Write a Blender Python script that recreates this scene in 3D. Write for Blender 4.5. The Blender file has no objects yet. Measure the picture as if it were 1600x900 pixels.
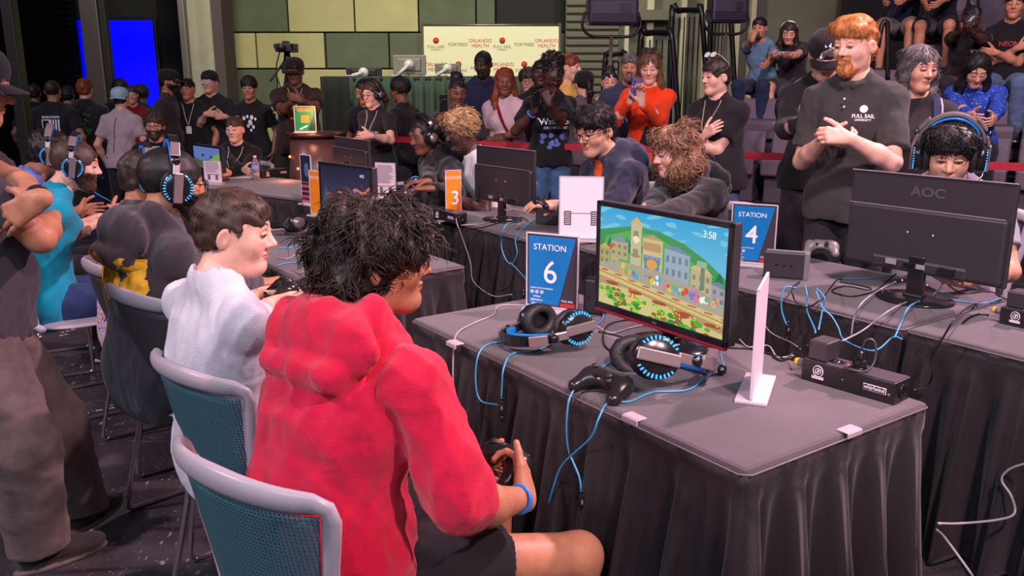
import bpy, bmesh, math, random
import numpy as np
from mathutils import Vector, Matrix, Euler
from mathutils.bvhtree import BVHTree

# ------------------------------------------------------------------ camera, light, exposure
SC = bpy.context.scene
COL = SC.collection
FOC = 1350.0; CAM_H = 1.60; PITCH = math.atan(330.0 / FOC)
cam_d = bpy.data.cameras.new('camera'); cam = bpy.data.objects.new('camera', cam_d); COL.objects.link(cam)
cam_d.sensor_width = 36.0; cam_d.lens = 36.0 * FOC / 1600.0; cam_d.clip_start = .05; cam_d.clip_end = 100
cam.location = (0, 0, CAM_H); cam.rotation_euler = (math.pi / 2 - PITCH, 0, 0)
SC.camera = cam
SC.view_settings.view_transform = 'Standard'; SC.view_settings.look = 'None'
SC.view_settings.gamma = 1.0; SC.view_settings.use_curve_mapping = False
SC.view_settings.exposure = 0.0
wd = bpy.data.worlds.new('world'); SC.world = wd; wd.use_nodes = True
wd.node_tree.nodes['Background'].inputs[0].default_value = (.50, .46, .62, 1)
wd.node_tree.nodes['Background'].inputs[1].default_value = 0.12

def spot(name, loc, target, power, color, size=1.2, angle=90, blend=.6):
    l = bpy.data.lights.new(name, 'SPOT'); l.energy = power; l.color = color
    l.spot_size = math.radians(angle); l.spot_blend = blend; l.shadow_soft_size = size
    o = bpy.data.objects.new(name, l); COL.objects.link(o); o.location = loc
    o.rotation_euler = (Vector(target) - Vector(loc)).to_track_quat('-Z', 'Y').to_euler(); return o
def area(name, loc, target, power, color, sx, sy):
    l = bpy.data.lights.new(name, 'AREA'); l.shape = 'RECTANGLE'; l.size = sx; l.size_y = sy
    l.energy = power; l.color = color
    o = bpy.data.objects.new(name, l); COL.objects.link(o); o.location = loc
    o.rotation_euler = (Vector(target) - Vector(loc)).to_track_quat('-Z', 'Y').to_euler(); return o
# rig over the hall: pink-white stage keys from the right and the back, cool wash from behind, warm wash on the panels
spot('stage_key', (4.2, 4.4, 5.4), (.2, 2.6, .8), 2250, (1.0, .60, .72), .16, 80)
spot('stage_key_near', (3.2, -1.2, 5.0), (.0, 1.75, .75), 1150, (1.0, .66, .68), .15, 34, .8)
spot('stage_key_far', (1.5, -1.0, 5.4), (1.2, 6.2, 1.1), 1900, (1.0, .72, .76), .25, 66)
spot('stage_key_side', (-5.5, 1.2, 5.0), (-.6, 3.6, .8), 900, (1.0, .68, .74), .3, 75)
area('cool_wash', (-2.0, -2.5, 4.6), (0, 3.0, .6), 190, (.70, .80, 1.0), 3, 2)
spot('left_crowd_fill', (-6.5, 5.0, 5.4), (-4.2, 9.0, 1.2), 420, (.85, .75, .95), .4, 80)  # extra fill spot, added to brighten the standing crowd on the left
spot('panel_wash', (-2.5, 7.5, 6.2), (-1.2, 14, 3.0), 1480, (1.0, .97, .66), .4, 90)
spot('banner_wash', (1.6, 8.5, 6.0), (.2, 13.2, 2.0), 520, (1.0, 1.0, .72), .3, 50)
spot('crowd_warm', (.6, 10.8, 4.6), (-.3, 8.0, 1.3), 90, (1.0, .62, .35), .3, 70)
spot('bleacher_wash', (3.0, 3.0, 6.0), (5.0, 8.5, 1.4), 900, (.95, .68, .82), .4, 80)

# ------------------------------------------------------------------ pixel <-> place (1600x900 frame)
cP, sP = math.cos(PITCH), math.sin(PITCH)
def ray(px, py):
    x, u = px - 800.0, 450.0 - py
    return np.array([x, FOC * cP + u * sP, -FOC * sP + u * cP])
def onz(px, py, z):
    d = ray(px, py); t = (z - CAM_H) / d[2]; return Vector((d[0] * t, d[1] * t, z))
def onY(px, py, Y):
    d = ray(px, py); t = Y / d[1]; return Vector((d[0] * t, Y, CAM_H + d[2] * t))
R = math.radians

# ------------------------------------------------------------------ materials
MATS = {}
def mat(name, color=(.5, .5, .5), rough=.6, metal=0., bump=0., bscale=60., var=0., vscale=8., emit=None, estr=1., spec=.5,
        stretch=None, alpha=1., trans=0., color2=None, attr=None, sheen=0., sss=0.):
    if name in MATS: return MATS[name]
    m = bpy.data.materials.new(name); m.use_nodes = True; MATS[name] = m
    nt = m.node_tree; N = nt.nodes; L = nt.links; b = N['Principled BSDF']
    c = (*color, 1)
    b.inputs['Base Color'].default_value = c; b.inputs['Roughness'].default_value = rough
    b.inputs['Metallic'].default_value = metal; b.inputs['Specular IOR Level'].default_value = spec
    if sheen: b.inputs['Sheen Weight'].default_value = sheen; b.inputs['Sheen Roughness'].default_value = .5
    if sss:
        b.inputs['Subsurface Weight'].default_value = sss; b.inputs['Subsurface Radius'].default_value = (.012, .005, .003); b.inputs['Subsurface Scale'].default_value = 1.
    if trans: b.inputs['Transmission Weight'].default_value = trans; b.inputs['IOR'].default_value = 1.3
    if alpha < 1: b.inputs['Alpha'].default_value = alpha
    tc = N.new('ShaderNodeTexCoord'); mp = N.new('ShaderNodeMapping'); L.new(tc.outputs['Object'], mp.inputs[0])
    if stretch: mp.inputs['Scale'].default_value = stretch
    if var or color2:
        n = N.new('ShaderNodeTexNoise'); n.inputs['Scale'].default_value = vscale; n.inputs['Detail'].default_value = 4
        L.new(mp.outputs[0], n.inputs['Vector'])
        r = N.new('ShaderNodeValToRGB'); r.color_ramp.elements[0].position = .35; r.color_ramp.elements[1].position = .65
        if color2: a_, b_ = color, color2
        else: a_ = tuple(x * (1 - var) for x in color); b_ = tuple(min(1, x * (1 + var)) for x in color)
        r.color_ramp.elements[0].color = (*a_, 1); r.color_ramp.elements[1].color = (*b_, 1)
        L.new(n.outputs['Fac'], r.inputs[0]); L.new(r.outputs[0], b.inputs['Base Color'])
    if attr:
        at_ = N.new('ShaderNodeAttribute'); at_.attribute_name = attr
        L.new(at_.outputs['Color'], b.inputs['Base Color'])
        if emit: L.new(at_.outputs['Color'], b.inputs['Emission Color']); b.inputs['Emission Strength'].default_value = estr
    elif emit:
        b.inputs['Emission Color'].default_value = (*emit, 1); b.inputs['Emission Strength'].default_value = estr
    if bump:
        n = N.new('ShaderNodeTexNoise'); n.inputs['Scale'].default_value = bscale; n.inputs['Detail'].default_value = 5
        L.new(mp.outputs[0], n.inputs['Vector'])
        bp = N.new('ShaderNodeBump'); bp.inputs['Strength'].default_value = bump; bp.inputs['Distance'].default_value = .01
        L.new(n.outputs['Fac'], bp.inputs['Height']); L.new(bp.outputs[0], b.inputs['Normal'])
    return m
def S(r, g, b):                                   # sRGB 0..255 -> linear
    return tuple(((v / 255) / 12.92 if v / 255 <= .04045 else ((v / 255 + .055) / 1.055) ** 2.4) for v in (r, g, b))

# ------------------------------------------------------------------ object helpers
def newobj(name, me, parent=None, loc=None):
    o = bpy.data.objects.new(name, me); COL.objects.link(o)
    if parent: o.parent = parent
    if loc is not None: o.location = loc
    return o
def thing(name, label, cat, loc=(0, 0, 0), rotz=0., group=None):
    o = bpy.data.objects.new(name, None); COL.objects.link(o); o.empty_display_size = .1
    o.location = loc; o.rotation_euler = (0, 0, rotz); o['label'] = label; o['category'] = cat
    if group: o['group'] = group
    return o
def tag(o, label, cat, group=None, kind=None):
    if label: o['label'] = label
    if cat: o['category'] = cat
    if group: o['group'] = group
    if kind: o['kind'] = kind
    return o
class MB:
    """collects shapes into one mesh; one material index per shape"""
    def __init__(s): s.v = []; s.f = []; s.m = []; s.sm = []
    def add(s, vs, fs, mi=0, smooth=False):
        n = len(s.v); s.v += [tuple(v) for v in vs]; s.f += [tuple(i + n for i in f) for f in fs]
        s.m += [mi] * len(fs); s.sm += [smooth] * len(fs); return s
    def box(s, c, d, rot=None, mi=0, bev=0., taper=1.):
        hx, hy, hz = d[0] / 2, d[1] / 2, d[2] / 2
        M = Euler(rot).to_matrix() if rot is not None and not isinstance(rot, Matrix) else rot
        if bev > 0:
            bm = bmesh.new(); bmesh.ops.create_cube(bm, size=1)
            for v in bm.verts:
                t = taper if v.co.z > 0 else 1
                v.co = Vector((v.co.x * d[0] * t, v.co.y * d[1] * t, v.co.z * d[2]))
            bmesh.ops.bevel(bm, geom=list(bm.edges), offset=min(bev, min(d) * .49), segments=2, affect='EDGES', profile=.5)
            vs = [v.co.copy() for v in bm.verts]; fs = [[v.index for v in f.verts] for f in bm.faces]; bm.free()
        else:
            vs = [Vector((x * hx * (taper if z > 0 else 1), y * hy * (taper if z > 0 else 1), z * hz)) for x in (-1, 1) for y in (-1, 1) for z in (-1, 1)]
            fs = [(0, 1, 3, 2), (4, 6, 7, 5), (0, 4, 5, 1), (2, 3, 7, 6), (0, 2, 6, 4), (1, 5, 7, 3)]
        c = Vector(c)
        return s.add([(M @ v if M else v) + c for v in vs], fs, mi, False)
    def tube(s, pts, r, n=8, mi=0, caps=True, closed=False):
        P = [Vector(p) for p in pts]; m = len(P)
        rs = r if isinstance(r, (list, tuple)) else [r] * m
        vs = []; up = None
        for i in range(m):
            if closed: t = P[(i + 1) % m] - P[i - 1]
            else: t = P[min(i + 1, m - 1)] - P[max(i - 1, 0)]
            t = t.normalized() if t.length > 1e-9 else Vector((0, 0, 1))
            if up is None:
                up = Vector((0, 0, 1)) if abs(t.z) < .9 else Vector((1, 0, 0))
            a = (up - t * up.dot(t))
            a = a.normalized() if a.length > 1e-6 else t.orthogonal().normalized()
            b = t.cross(a); up = a
            for k in range(n):
                q = 2 * math.pi * k / n; vs.append(P[i] + (a * math.cos(q) + b * math.sin(q)) * rs[i])
        fs = []
        for i in range(m if closed else m - 1):
            j = (i + 1) % m
            for k in range(n): fs.append((i * n + k, i * n + (k + 1) % n, j * n + (k + 1) % n, j * n + k))
        if caps and not closed: fs += [tuple(range(n - 1, -1, -1)), tuple((m - 1) * n + k for k in range(n))]
        return s.add(vs, fs, mi, True)
    def cyl(s, a, b, r, r2=None, n=20, mi=0):
        return s.tube([a, b], [r, r if r2 is None else r2], n, mi)
    def lathe(s, prof, n=28, mi=0, c=(0, 0, 0), M=None):
        vs = []; fs = []; c = Vector(c)
        for (r, z) in prof:
            for k in range(n):
                q = 2 * math.pi * k / n; v = Vector((r * math.cos(q), r * math.sin(q), z)); vs.append((M @ v if M else v) + c)
        for i in range(len(prof) - 1):
            for k in range(n): fs.append((i * n + k, i * n + (k + 1) % n, (i + 1) * n + (k + 1) % n, (i + 1) * n + k))
        fs += [tuple(range(n - 1, -1, -1)), tuple((len(prof) - 1) * n + k for k in range(n))]
        return s.add(vs, fs, mi, True)
    def torus(s, c, R0, r, n=28, m=8, M=None, mi=0, sc=(1, 1, 1)):
        c = Vector(c); pts = []
        for k in range(n):
            q = 2 * math.pi * k / n; v = Vector((R0 * math.cos(q) * sc[0], R0 * math.sin(q) * sc[1], 0)); pts.append((M @ v if M else v) + c)
        return s.tube(pts, r, m, mi, closed=True)
    def ell(s, c, r, n=16, m=10, mi=0, M=None):
        vs = []; fs = []; c = Vector(c)
        for i in range(1, m):
            a = math.pi * i / m
            for k in range(n):
                q = 2 * math.pi * k / n
                v = Vector((r[0] * math.sin(a) * math.cos(q), r[1] * math.sin(a) * math.sin(q), r[2] * math.cos(a))); vs.append((M @ v if M else v) + c)
        for i in range(m - 2):
            for k in range(n): fs.append((i * n + k, (i + 1) * n + k, (i + 1) * n + (k + 1) % n, i * n + (k + 1) % n))
        t = Vector((0, 0, r[2])); vs.append((M @ t if M else t) + c); vs.append((M @ -t if M else -t) + c); q = len(vs)
        for k in range(n):
            fs.append((q - 2, k, (k + 1) % n)); fs.append((q - 1, (m - 2) * n + (k + 1) % n, (m - 2) * n + k))
        return s.add(vs, fs, mi, True)
    def prism(s, poly, z0, z1, M=None, c=(0, 0, 0), mi=0):
        """poly in local xy, extruded in z, then M and c"""
        n = len(poly); c = Vector(c)
        vs = [Vector((x, y, z)) for z in (z0, z1) for x, y in poly]
        fs = [tuple(range(n - 1, -1, -1)), tuple(range(n, 2 * n))] + [(i, (i + 1) % n, n + (i + 1) % n, n + i) for i in range(n)]
        return s.add([(M @ v if M else v) + c for v in vs], fs, mi, False)
    def quad(s, a, b, c, d, mi=0): return s.add([a, b, c, d], [(0, 1, 2, 3)], mi)
    def build(s, name, mats, parent=None, loc=None, smooth=None):
        me = bpy.data.meshes.new(name); me.from_pydata(s.v, [], s.f)
        if not isinstance(mats, (list, tuple)): mats = [mats]
        for m in mats: me.materials.append(m)
        me.polygons.foreach_set('material_index', s.m)
        me.polygons.foreach_set('use_smooth', s.sm if smooth is None else [smooth] * len(s.f))
        me.update()
        return newobj(name, me, parent, loc)
def npmesh(name, V, F, mats, parent=None, smooth=True, mi=None):
    """mesh from numpy arrays, F is (n,4) or (n,3)"""
    me = bpy.data.meshes.new(name); nf, k = F.shape
    me.vertices.add(len(V)); me.vertices.foreach_set('co', np.ascontiguousarray(V, np.float32).ravel())
    me.loops.add(nf * k); me.loops.foreach_set('vertex_index', np.ascontiguousarray(F, np.int32).ravel())
    me.polygons.add(nf); me.polygons.foreach_set('loop_start', np.arange(nf, dtype=np.int32) * k)
    me.polygons.foreach_set('use_smooth', np.full(nf, smooth))
    if not isinstance(mats, (list, tuple)): mats = [mats]
    for m in mats: me.materials.append(m)
    if mi is not None: me.polygons.foreach_set('material_index', np.ascontiguousarray(mi, np.int32))
    me.update(calc_edges=True); me.validate()
    return newobj(name, me, parent)
def smooth_pts(pts, n=8):
    """Catmull-Rom through points"""
    P = [Vector(p) for p in pts]; P = [P[0] * 2 - P[1]] + P + [P[-1] * 2 - P[-2]]; out = []
    for i in range(1, len(P) - 2):
        for k in range(n):
            t = k / n; a, b, c, d = P[i - 1], P[i], P[i + 1], P[i + 2]
            out.append(.5 * ((2 * b) + (c - a) * t + (2 * a - 5 * b + 4 * c - d) * t * t + (3 * b - 3 * c + d - a) * t ** 3))
    out.append(P[-2]); return out
def text(body, size, name, m, parent=None, loc=(0, 0, 0), M=None, align='CENTER', ext=.0004, sx=1., bold=0.):
    """raised lettering as a mesh; local x along the line, y up, z out"""
    cu = bpy.data.curves.new(name, 'FONT'); cu.body = body; cu.size = size; cu.extrude = ext; cu.align_x = align; cu.align_y = 'CENTER'; cu.offset = bold; cu.resolution_u = 4
    t = bpy.data.objects.new(name, cu); COL.objects.link(t)
    me = bpy.data.meshes.new_from_object(t, depsgraph=bpy.context.evaluated_depsgraph_get())
    bpy.data.objects.remove(t); bpy.data.curves.remove(cu)
    me.name = name; T = Matrix.Translation(Vector(loc)) @ (M.to_4x4() if M else Matrix()) @ Matrix.Diagonal((sx, 1, 1, 1))
    me.transform(T); me.materials.clear(); me.materials.append(m)
    return newobj(name, me, parent)
def basis(x, y, z=None):
    """matrix whose columns are x, y, z axes"""
    x = Vector(x).normalized(); y = Vector(y).normalized(); z = Vector(z).normalized() if z is not None else x.cross(y).normalized()
    return Matrix((x, y, z)).transposed()
def copy_tree(o, parent=None):
    c = o.copy(); COL.objects.link(c); c.parent = parent
    for ch in list(o.children): copy_tree(ch, c)
    return c
# ------------------------------------------------------------------ implicit surfaces: smooth unions meshed by surface nets
V3 = lambda *a: np.array(a, float)
def nrm(v): v = np.asarray(v, float); return v / (np.linalg.norm(v) + 1e-12)
def cap(a, b, ra, rb=None, k=.02, front=None, rho=1., op='u', cuts=None):
    rb = ra if rb is None else rb; a = np.asarray(a, float); b = np.asarray(b, float)
    return dict(t='c', a=a, b=b, ra=ra, rb=rb, k=k, op=op, front=None if front is None else nrm(front), rho=rho, cuts=cuts)
def elp(c, r, k=.02, A=None, op='u', cuts=None):
    return dict(t='e', c=np.asarray(c, float), r=np.asarray(r, float), A=np.eye(3) if A is None else np.asarray(A, float), k=k, op=op, cuts=cuts)
def xf(prims, Rm, t):
    out = []
    for p in prims:
        q = dict(p)
        if p['t'] == 'c':
            q['a'] = Rm @ p['a'] + t; q['b'] = Rm @ p['b'] + t
            if p['front'] is not None: q['front'] = Rm @ p['front']
        else: q['c'] = Rm @ p['c'] + t; q['A'] = Rm @ p['A']
        if p['cuts']: q['cuts'] = [(Rm @ np.asarray(c) + t, Rm @ np.asarray(n)) for c, n in p['cuts']]
        out.append(q)
    return out
def pbb(p, m):
    if p['t'] == 'c':
        w = max(p['rho'], 1.)
        lo = np.minimum(p['a'] - p['ra'] * w, p['b'] - p['rb'] * w); hi = np.maximum(p['a'] + p['ra'] * w, p['b'] + p['rb'] * w)
    else:
        e = np.sqrt(((p['A'] * p['r']) ** 2).sum(1)); lo = p['c'] - e; hi = p['c'] + e
    return lo - m, hi + m
def pdist(p, X, Y, Z):
    if p['t'] == 'c':
        a, b = p['a'], p['b']; ab = b - a; L2 = ab @ ab + 1e-12
        qx, qy, qz = X - a[0], Y - a[1], Z - a[2]
        t = np.clip((qx * ab[0] + qy * ab[1] + qz * ab[2]) / L2, 0, 1)
        qx = qx - t * ab[0]; qy = qy - t * ab[1]; qz = qz - t * ab[2]
        r = p['ra'] + (p['rb'] - p['ra']) * t
        if p['front'] is not None:
            f = p['front']; s = qx * f[0] + qy * f[1] + qz * f[2]; g = s * (1 / p['rho'] - 1)
            ux, uy, uz = qx + g * f[0], qy + g * f[1], qz + g * f[2]
            l = np.sqrt(ux * ux + uy * uy + uz * uz) + 1e-9
            sn = (s / p['rho']) / l
            d = (l - r) / np.sqrt(1 + sn * sn * (1 / p['rho'] ** 2 - 1))
        else: d = np.sqrt(qx * qx + qy * qy + qz * qz) - r
    else:
        qx, qy, qz = X - p['c'][0], Y - p['c'][1], Z - p['c'][2]; A = p['A']; r = p['r']
        u = (qx * A[0, 0] + qy * A[1, 0] + qz * A[2, 0]); v = (qx * A[0, 1] + qy * A[1, 1] + qz * A[2, 1]); w = (qx * A[0, 2] + qy * A[1, 2] + qz * A[2, 2])
        k0 = np.sqrt((u / r[0]) ** 2 + (v / r[1]) ** 2 + (w / r[2]) ** 2); k1 = np.sqrt((u / r[0] ** 2) ** 2 + (v / r[1] ** 2) ** 2 + (w / r[2] ** 2) ** 2) + 1e-9
        d = k0 * (k0 - 1) / k1
    if p['cuts']:
        for c, n in p['cuts']:
            n = nrm(n); d = np.maximum(d, (X - c[0]) * n[0] + (Y - c[1]) * n[1] + (Z - c[2]) * n[2])
    return d
def field(prims, lo, hi, h, disp=None):
    lo = np.asarray(lo, float); hi = np.asarray(hi, float)
    n = np.maximum(np.ceil((hi - lo) / h).astype(int) + 1, 3)
    ax = [(lo[i] + h * np.arange(n[i])) for i in range(3)]
    V = np.full(n, .2, np.float32)
    for p in prims:
        m = p['k'] * 1.2 + 4 * h + (.0 if p['op'] == 'u' else .01); a, b = pbb(p, m)
        i0 = np.clip(np.floor((a - lo) / h).astype(int), 0, n); i1 = np.clip(np.ceil((b - lo) / h).astype(int) + 1, 0, n)
        if (i1 <= i0).any(): continue
        sl = tuple(slice(i0[i], i1[i]) for i in range(3))
        d = pdist(p, ax[0][sl[0]][:, None, None], ax[1][sl[1]][None, :, None], ax[2][sl[2]][None, None, :])
        W = V[sl]; k = max(p['k'], 1e-4)
        if p['op'] == 'u':
            hh = np.maximum(k - np.abs(W - d), 0) / k; V[sl] = np.minimum(W, d) - hh * hh * k * .25
        else:
            d = -d; hh = np.maximum(k - np.abs(W - d), 0) / k; V[sl] = np.maximum(W, d) + hh * hh * k * .25
    if disp is not None:
        idx = np.nonzero(np.abs(V) < .045)
        P = np.stack([ax[i][idx[i]] for i in range(3)], 1)
        V[idx] = V[idx] + disp(P).astype(np.float32)
    V[0] = V[-1] = .2; V[:, 0] = V[:, -1] = .2; V[:, :, 0] = V[:, :, -1] = .2
    return V, lo
def snets(V, lo, h):
    s = V < 0; c = np.zeros(tuple(np.array(V.shape) - 1), np.int8)
    nx, ny, nz = V.shape
    for i in (0, 1):
        for j in (0, 1):
            for k in (0, 1): c += s[i:nx - 1 + i, j:ny - 1 + j, k:nz - 1 + k]
    act = (c > 0) & (c < 8); I = np.argwhere(act)
    idx = np.full(act.shape, -1, np.int64); idx[act] = np.arange(len(I))
    cor = [(i, j, k) for i in (0, 1) for j in (0, 1) for k in (0, 1)]
    cv = [V[I[:, 0] + a, I[:, 1] + b, I[:, 2] + d] for a, b, d in cor]
    pos = np.zeros((len(I), 3)); cnt = np.zeros(len(I))
    for x in range(8):
        for y in range(x + 1, 8):
            if sum(abs(cor[x][q] - cor[y][q]) for q in range(3)) != 1: continue
            va, vb = cv[x], cv[y]; m = (va < 0) != (vb < 0)
            t = np.where(m, va / np.where(m, va - vb, 1), 0)
            A = np.array(cor[x], float); B = np.array(cor[y], float)
            pos += m[:, None] * (A + t[:, None] * (B - A)); cnt += m
    P = lo + h * (I + pos / cnt[:, None])
    fs = []
    for axis in range(3):
        a, b = [(1, 2), (2, 0), (0, 1)][axis]
        sl0 = [slice(None)] * 3; sl1 = [slice(None)] * 3; sl0[axis] = slice(0, -1); sl1[axis] = slice(1, None)
        s0 = s[tuple(sl0)]; s1 = s[tuple(sl1)]; E = np.argwhere(s0 != s1)
        if len(E) == 0: continue
        E = E[(E[:, a] > 0) & (E[:, b] > 0) & (E[:, a] < V.shape[a] - 1) & (E[:, b] < V.shape[b] - 1)]
        def cell(da, db):
            C = E.copy(); C[:, a] += da; C[:, b] += db; return idx[C[:, 0], C[:, 1], C[:, 2]]
        q = np.stack([cell(-1, -1), cell(0, -1), cell(0, 0), cell(-1, 0)], 1)
        flip = ~s[E[:, 0], E[:, 1], E[:, 2]]
        q[flip] = q[flip][:, ::-1]; fs.append(q)
    F = np.concatenate(fs) if fs else np.zeros((0, 4), int); F = F[(F >= 0).all(1)]
    return P, F
def bounds(prims, m=.03):
    bb = [pbb(p, m) for p in prims if p['op'] == 'u']
    return np.min([b[0] for b in bb], 0), np.max([b[1] for b in bb], 0)
def implicit(prims, h, disp=None, m=.03, lohi=None):
    lo, hi = lohi if lohi else bounds(prims, m)
    V, lo = field(prims, lo, hi, h, disp); return snets(V, lo, h)
def waves(seed, amp, scale, n=7, warp=1.5, ridge=False, dirs=None, aniso=(1, 1, 1)):
    """soft procedural folds as sums of warped sines"""
    rg = np.random.RandomState(seed); K = rg.randn(n, 3); K /= np.linalg.norm(K, axis=1)[:, None]
    K = K * np.array(aniso) * (scale * rg.uniform(.6, 1.6, (n, 1))); ph = rg.uniform(0, 6.28, n); K2 = rg.randn(n, 3) * scale * .35
    def f(P):
        o = np.zeros(len(P))
        for i in range(n):
            s = np.sin(P @ K[i] + ph[i] + warp * np.sin(P @ K2[i] + ph[-i]))
            o += (1 - 2 * np.abs(s)) * .7 if ridge else s
        return o * amp / n ** .5
    return f
def rotm(yaw=0, pitch=0, roll=0):
    """yaw about z (+ turns to the person's left), pitch + looks down, roll + tips to the right"""
    return np.array(Matrix.Rotation(R(yaw), 3, 'Z') @ Matrix.Rotation(R(-pitch), 3, 'X') @ Matrix.Rotation(R(roll), 3, 'Y'))

# ------------------------------------------------------------------ hands
def hand_prims(wr, d, n, right=True, curl=(35, 35, 30), spread=6, thumb=(.75, .55, .2), thumb_curl=25, grow=1., finger=None):
    """wr wrist, d towards the knuckles, n palm normal; curl = bend at the three joints; finger = per-finger factor on curl"""
    d = nrm(d); n = nrm(np.asarray(n) - d * (np.asarray(n) @ d)); s = np.cross(d, n) if right else np.cross(n, d)   # thumb side
    g = grow; P = []
    P.append(cap(wr - d * .01, wr + d * .03 * g, .021 * g, .025 * g, .02, front=n, rho=.72))
    offs = [.030, .010, -.010, -.028]; lens = [.070, .078, .072, .056]; rad = [.0085, .0088, .0083, .0074]; kn = [.093, .097, .092, .083]
    finger = finger or (1, 1, 1, 1)
    for i in range(4):
        b = wr + d * kn[i] * g + s * offs[i] * g * .95
        P.append(cap(wr + d * .022 * g + s * offs[i] * .55 * g, b, .0145 * g, .0115 * g, .014))
        a = 0; p = b; dirr = nrm(d + s * math.tan(R(spread * (1.5 - i) / 1.5)) )
        for j, fr in enumerate((.46, .30, .24)):
            a += curl[j] * finger[i]; dd = dirr * math.cos(R(a)) + n * math.sin(R(a)); q = p + dd * lens[i] * fr * g
            P.append(cap(p, q, rad[i] * g * (1.08 - .1 * j), rad[i] * g * (1.0 - .1 * j), .003)); p = q
    tb = wr + d * .028 * g + s * .022 * g; t1 = nrm(s * thumb[0] + d * thumb[1] + n * thumb[2]); p = tb + t1 * .042 * g
    P.append(cap(tb, p, .0155 * g, .0115 * g, .014))
    t2 = nrm(t1 * math.cos(R(thumb_curl)) + nrm(d * .8 + n * .5 - s * .25) * math.sin(R(thumb_curl))); q = p + t2 * .032 * g
    P.append(cap(p, q, .0108 * g, .0098 * g, .003)); t3 = nrm(t2 + nrm(d + n * .4 - s * .3) * math.sin(R(thumb_curl)) * .8)
    P.append(cap(q, q + t3 * .024 * g, .0098 * g, .008 * g, .003))
    return P

# ------------------------------------------------------------------ heads (origin between the ears, face towards +y)
def head_prims(w=1., jaw=1., nose=1., fat=0.):
    E = []
    E += [elp((0, -.012, .035), (.075 * w, .096, .087), .02), elp((0, .022, .012), (.066 * w, .072, .075), .03)]
    E += [cap((-.030 * w * jaw, .010, -.055), (-.012, .062, -.088), .033 + fat, .020, .04), cap((.030 * w * jaw, .010, -.055), (.012, .062, -.088), .033 + fat, .020, .04)]
    E += [cap((0, .045, -.02), (0, .058, -.078), .046 * jaw, .026 * jaw, .035), elp((0, .074, -.088), (.018, .014, .014), .018)]
    E += [elp((.036 * w, .060, -.020), (.024 + fat, .022, .024 + fat), .03), elp((-.036 * w, .060, -.020), (.024 + fat, .022, .024 + fat), .03)]
    E += [cap((-.034 * w, .080, .032), (.034 * w, .080, .032), .011, .011, .022)]
    for sx in (-1, 1): E.append(elp((.030 * sx, .101, .010), (.019, .015, .012), .014, op='s'))
    E += [cap((0, .086, .022), (0, .108 + .004 * nose, -.018), .0075, .0115, .013)]
    for sx in (-1, 1): E.append(elp((.0125 * sx, .098, -.023), (.0075, .010, .0075), .008))
    E += [elp((0, .0925, -.0465), (.022, .009, .0055), .006), elp((0, .0905, -.0575), (.019, .009, .0065), .006)]
    E.append(cap((-.019, .1015, -.0518), (.019, .1015, -.0518), .0022, .0022, .004, op='s'))
    for sx in (-1, 1):
        A = np.array(Euler((R(-12), R(8 * sx), R(22 * sx))).to_matrix())
        E.append(elp((.079 * w * sx, -.008, -.002), (.009, .019, .031), .006, A)); E.append(elp((.090 * w * sx, -.003, .003), (.008, .010, .018), .004, A, op='s'))
    return E
def lip_eye_slots(V, F, Rm, t):
    """material index per face: 0 skin, 1 lips, 2 brow/lash colour"""
    C = (V[F].mean(1) - t) @ Rm
    m = np.zeros(len(F), int); x, y, z = np.abs(C[:, 0]), C[:, 1], C[:, 2]
    m[(x < .021 * (1 - ((z + .052) / .013) ** 2).clip(0)) & (y > .083) & (z > -.066) & (z < -.040)] = 1
    arch = .0365 + .006 * np.sin((x - .012) / .038 * 3.14) - .03 * (x - .03).clip(0)
    m[(x > .011) & (x < .050) & (np.abs(z - arch) < .0038) & (y > .055)] = 2
    return m

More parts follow.
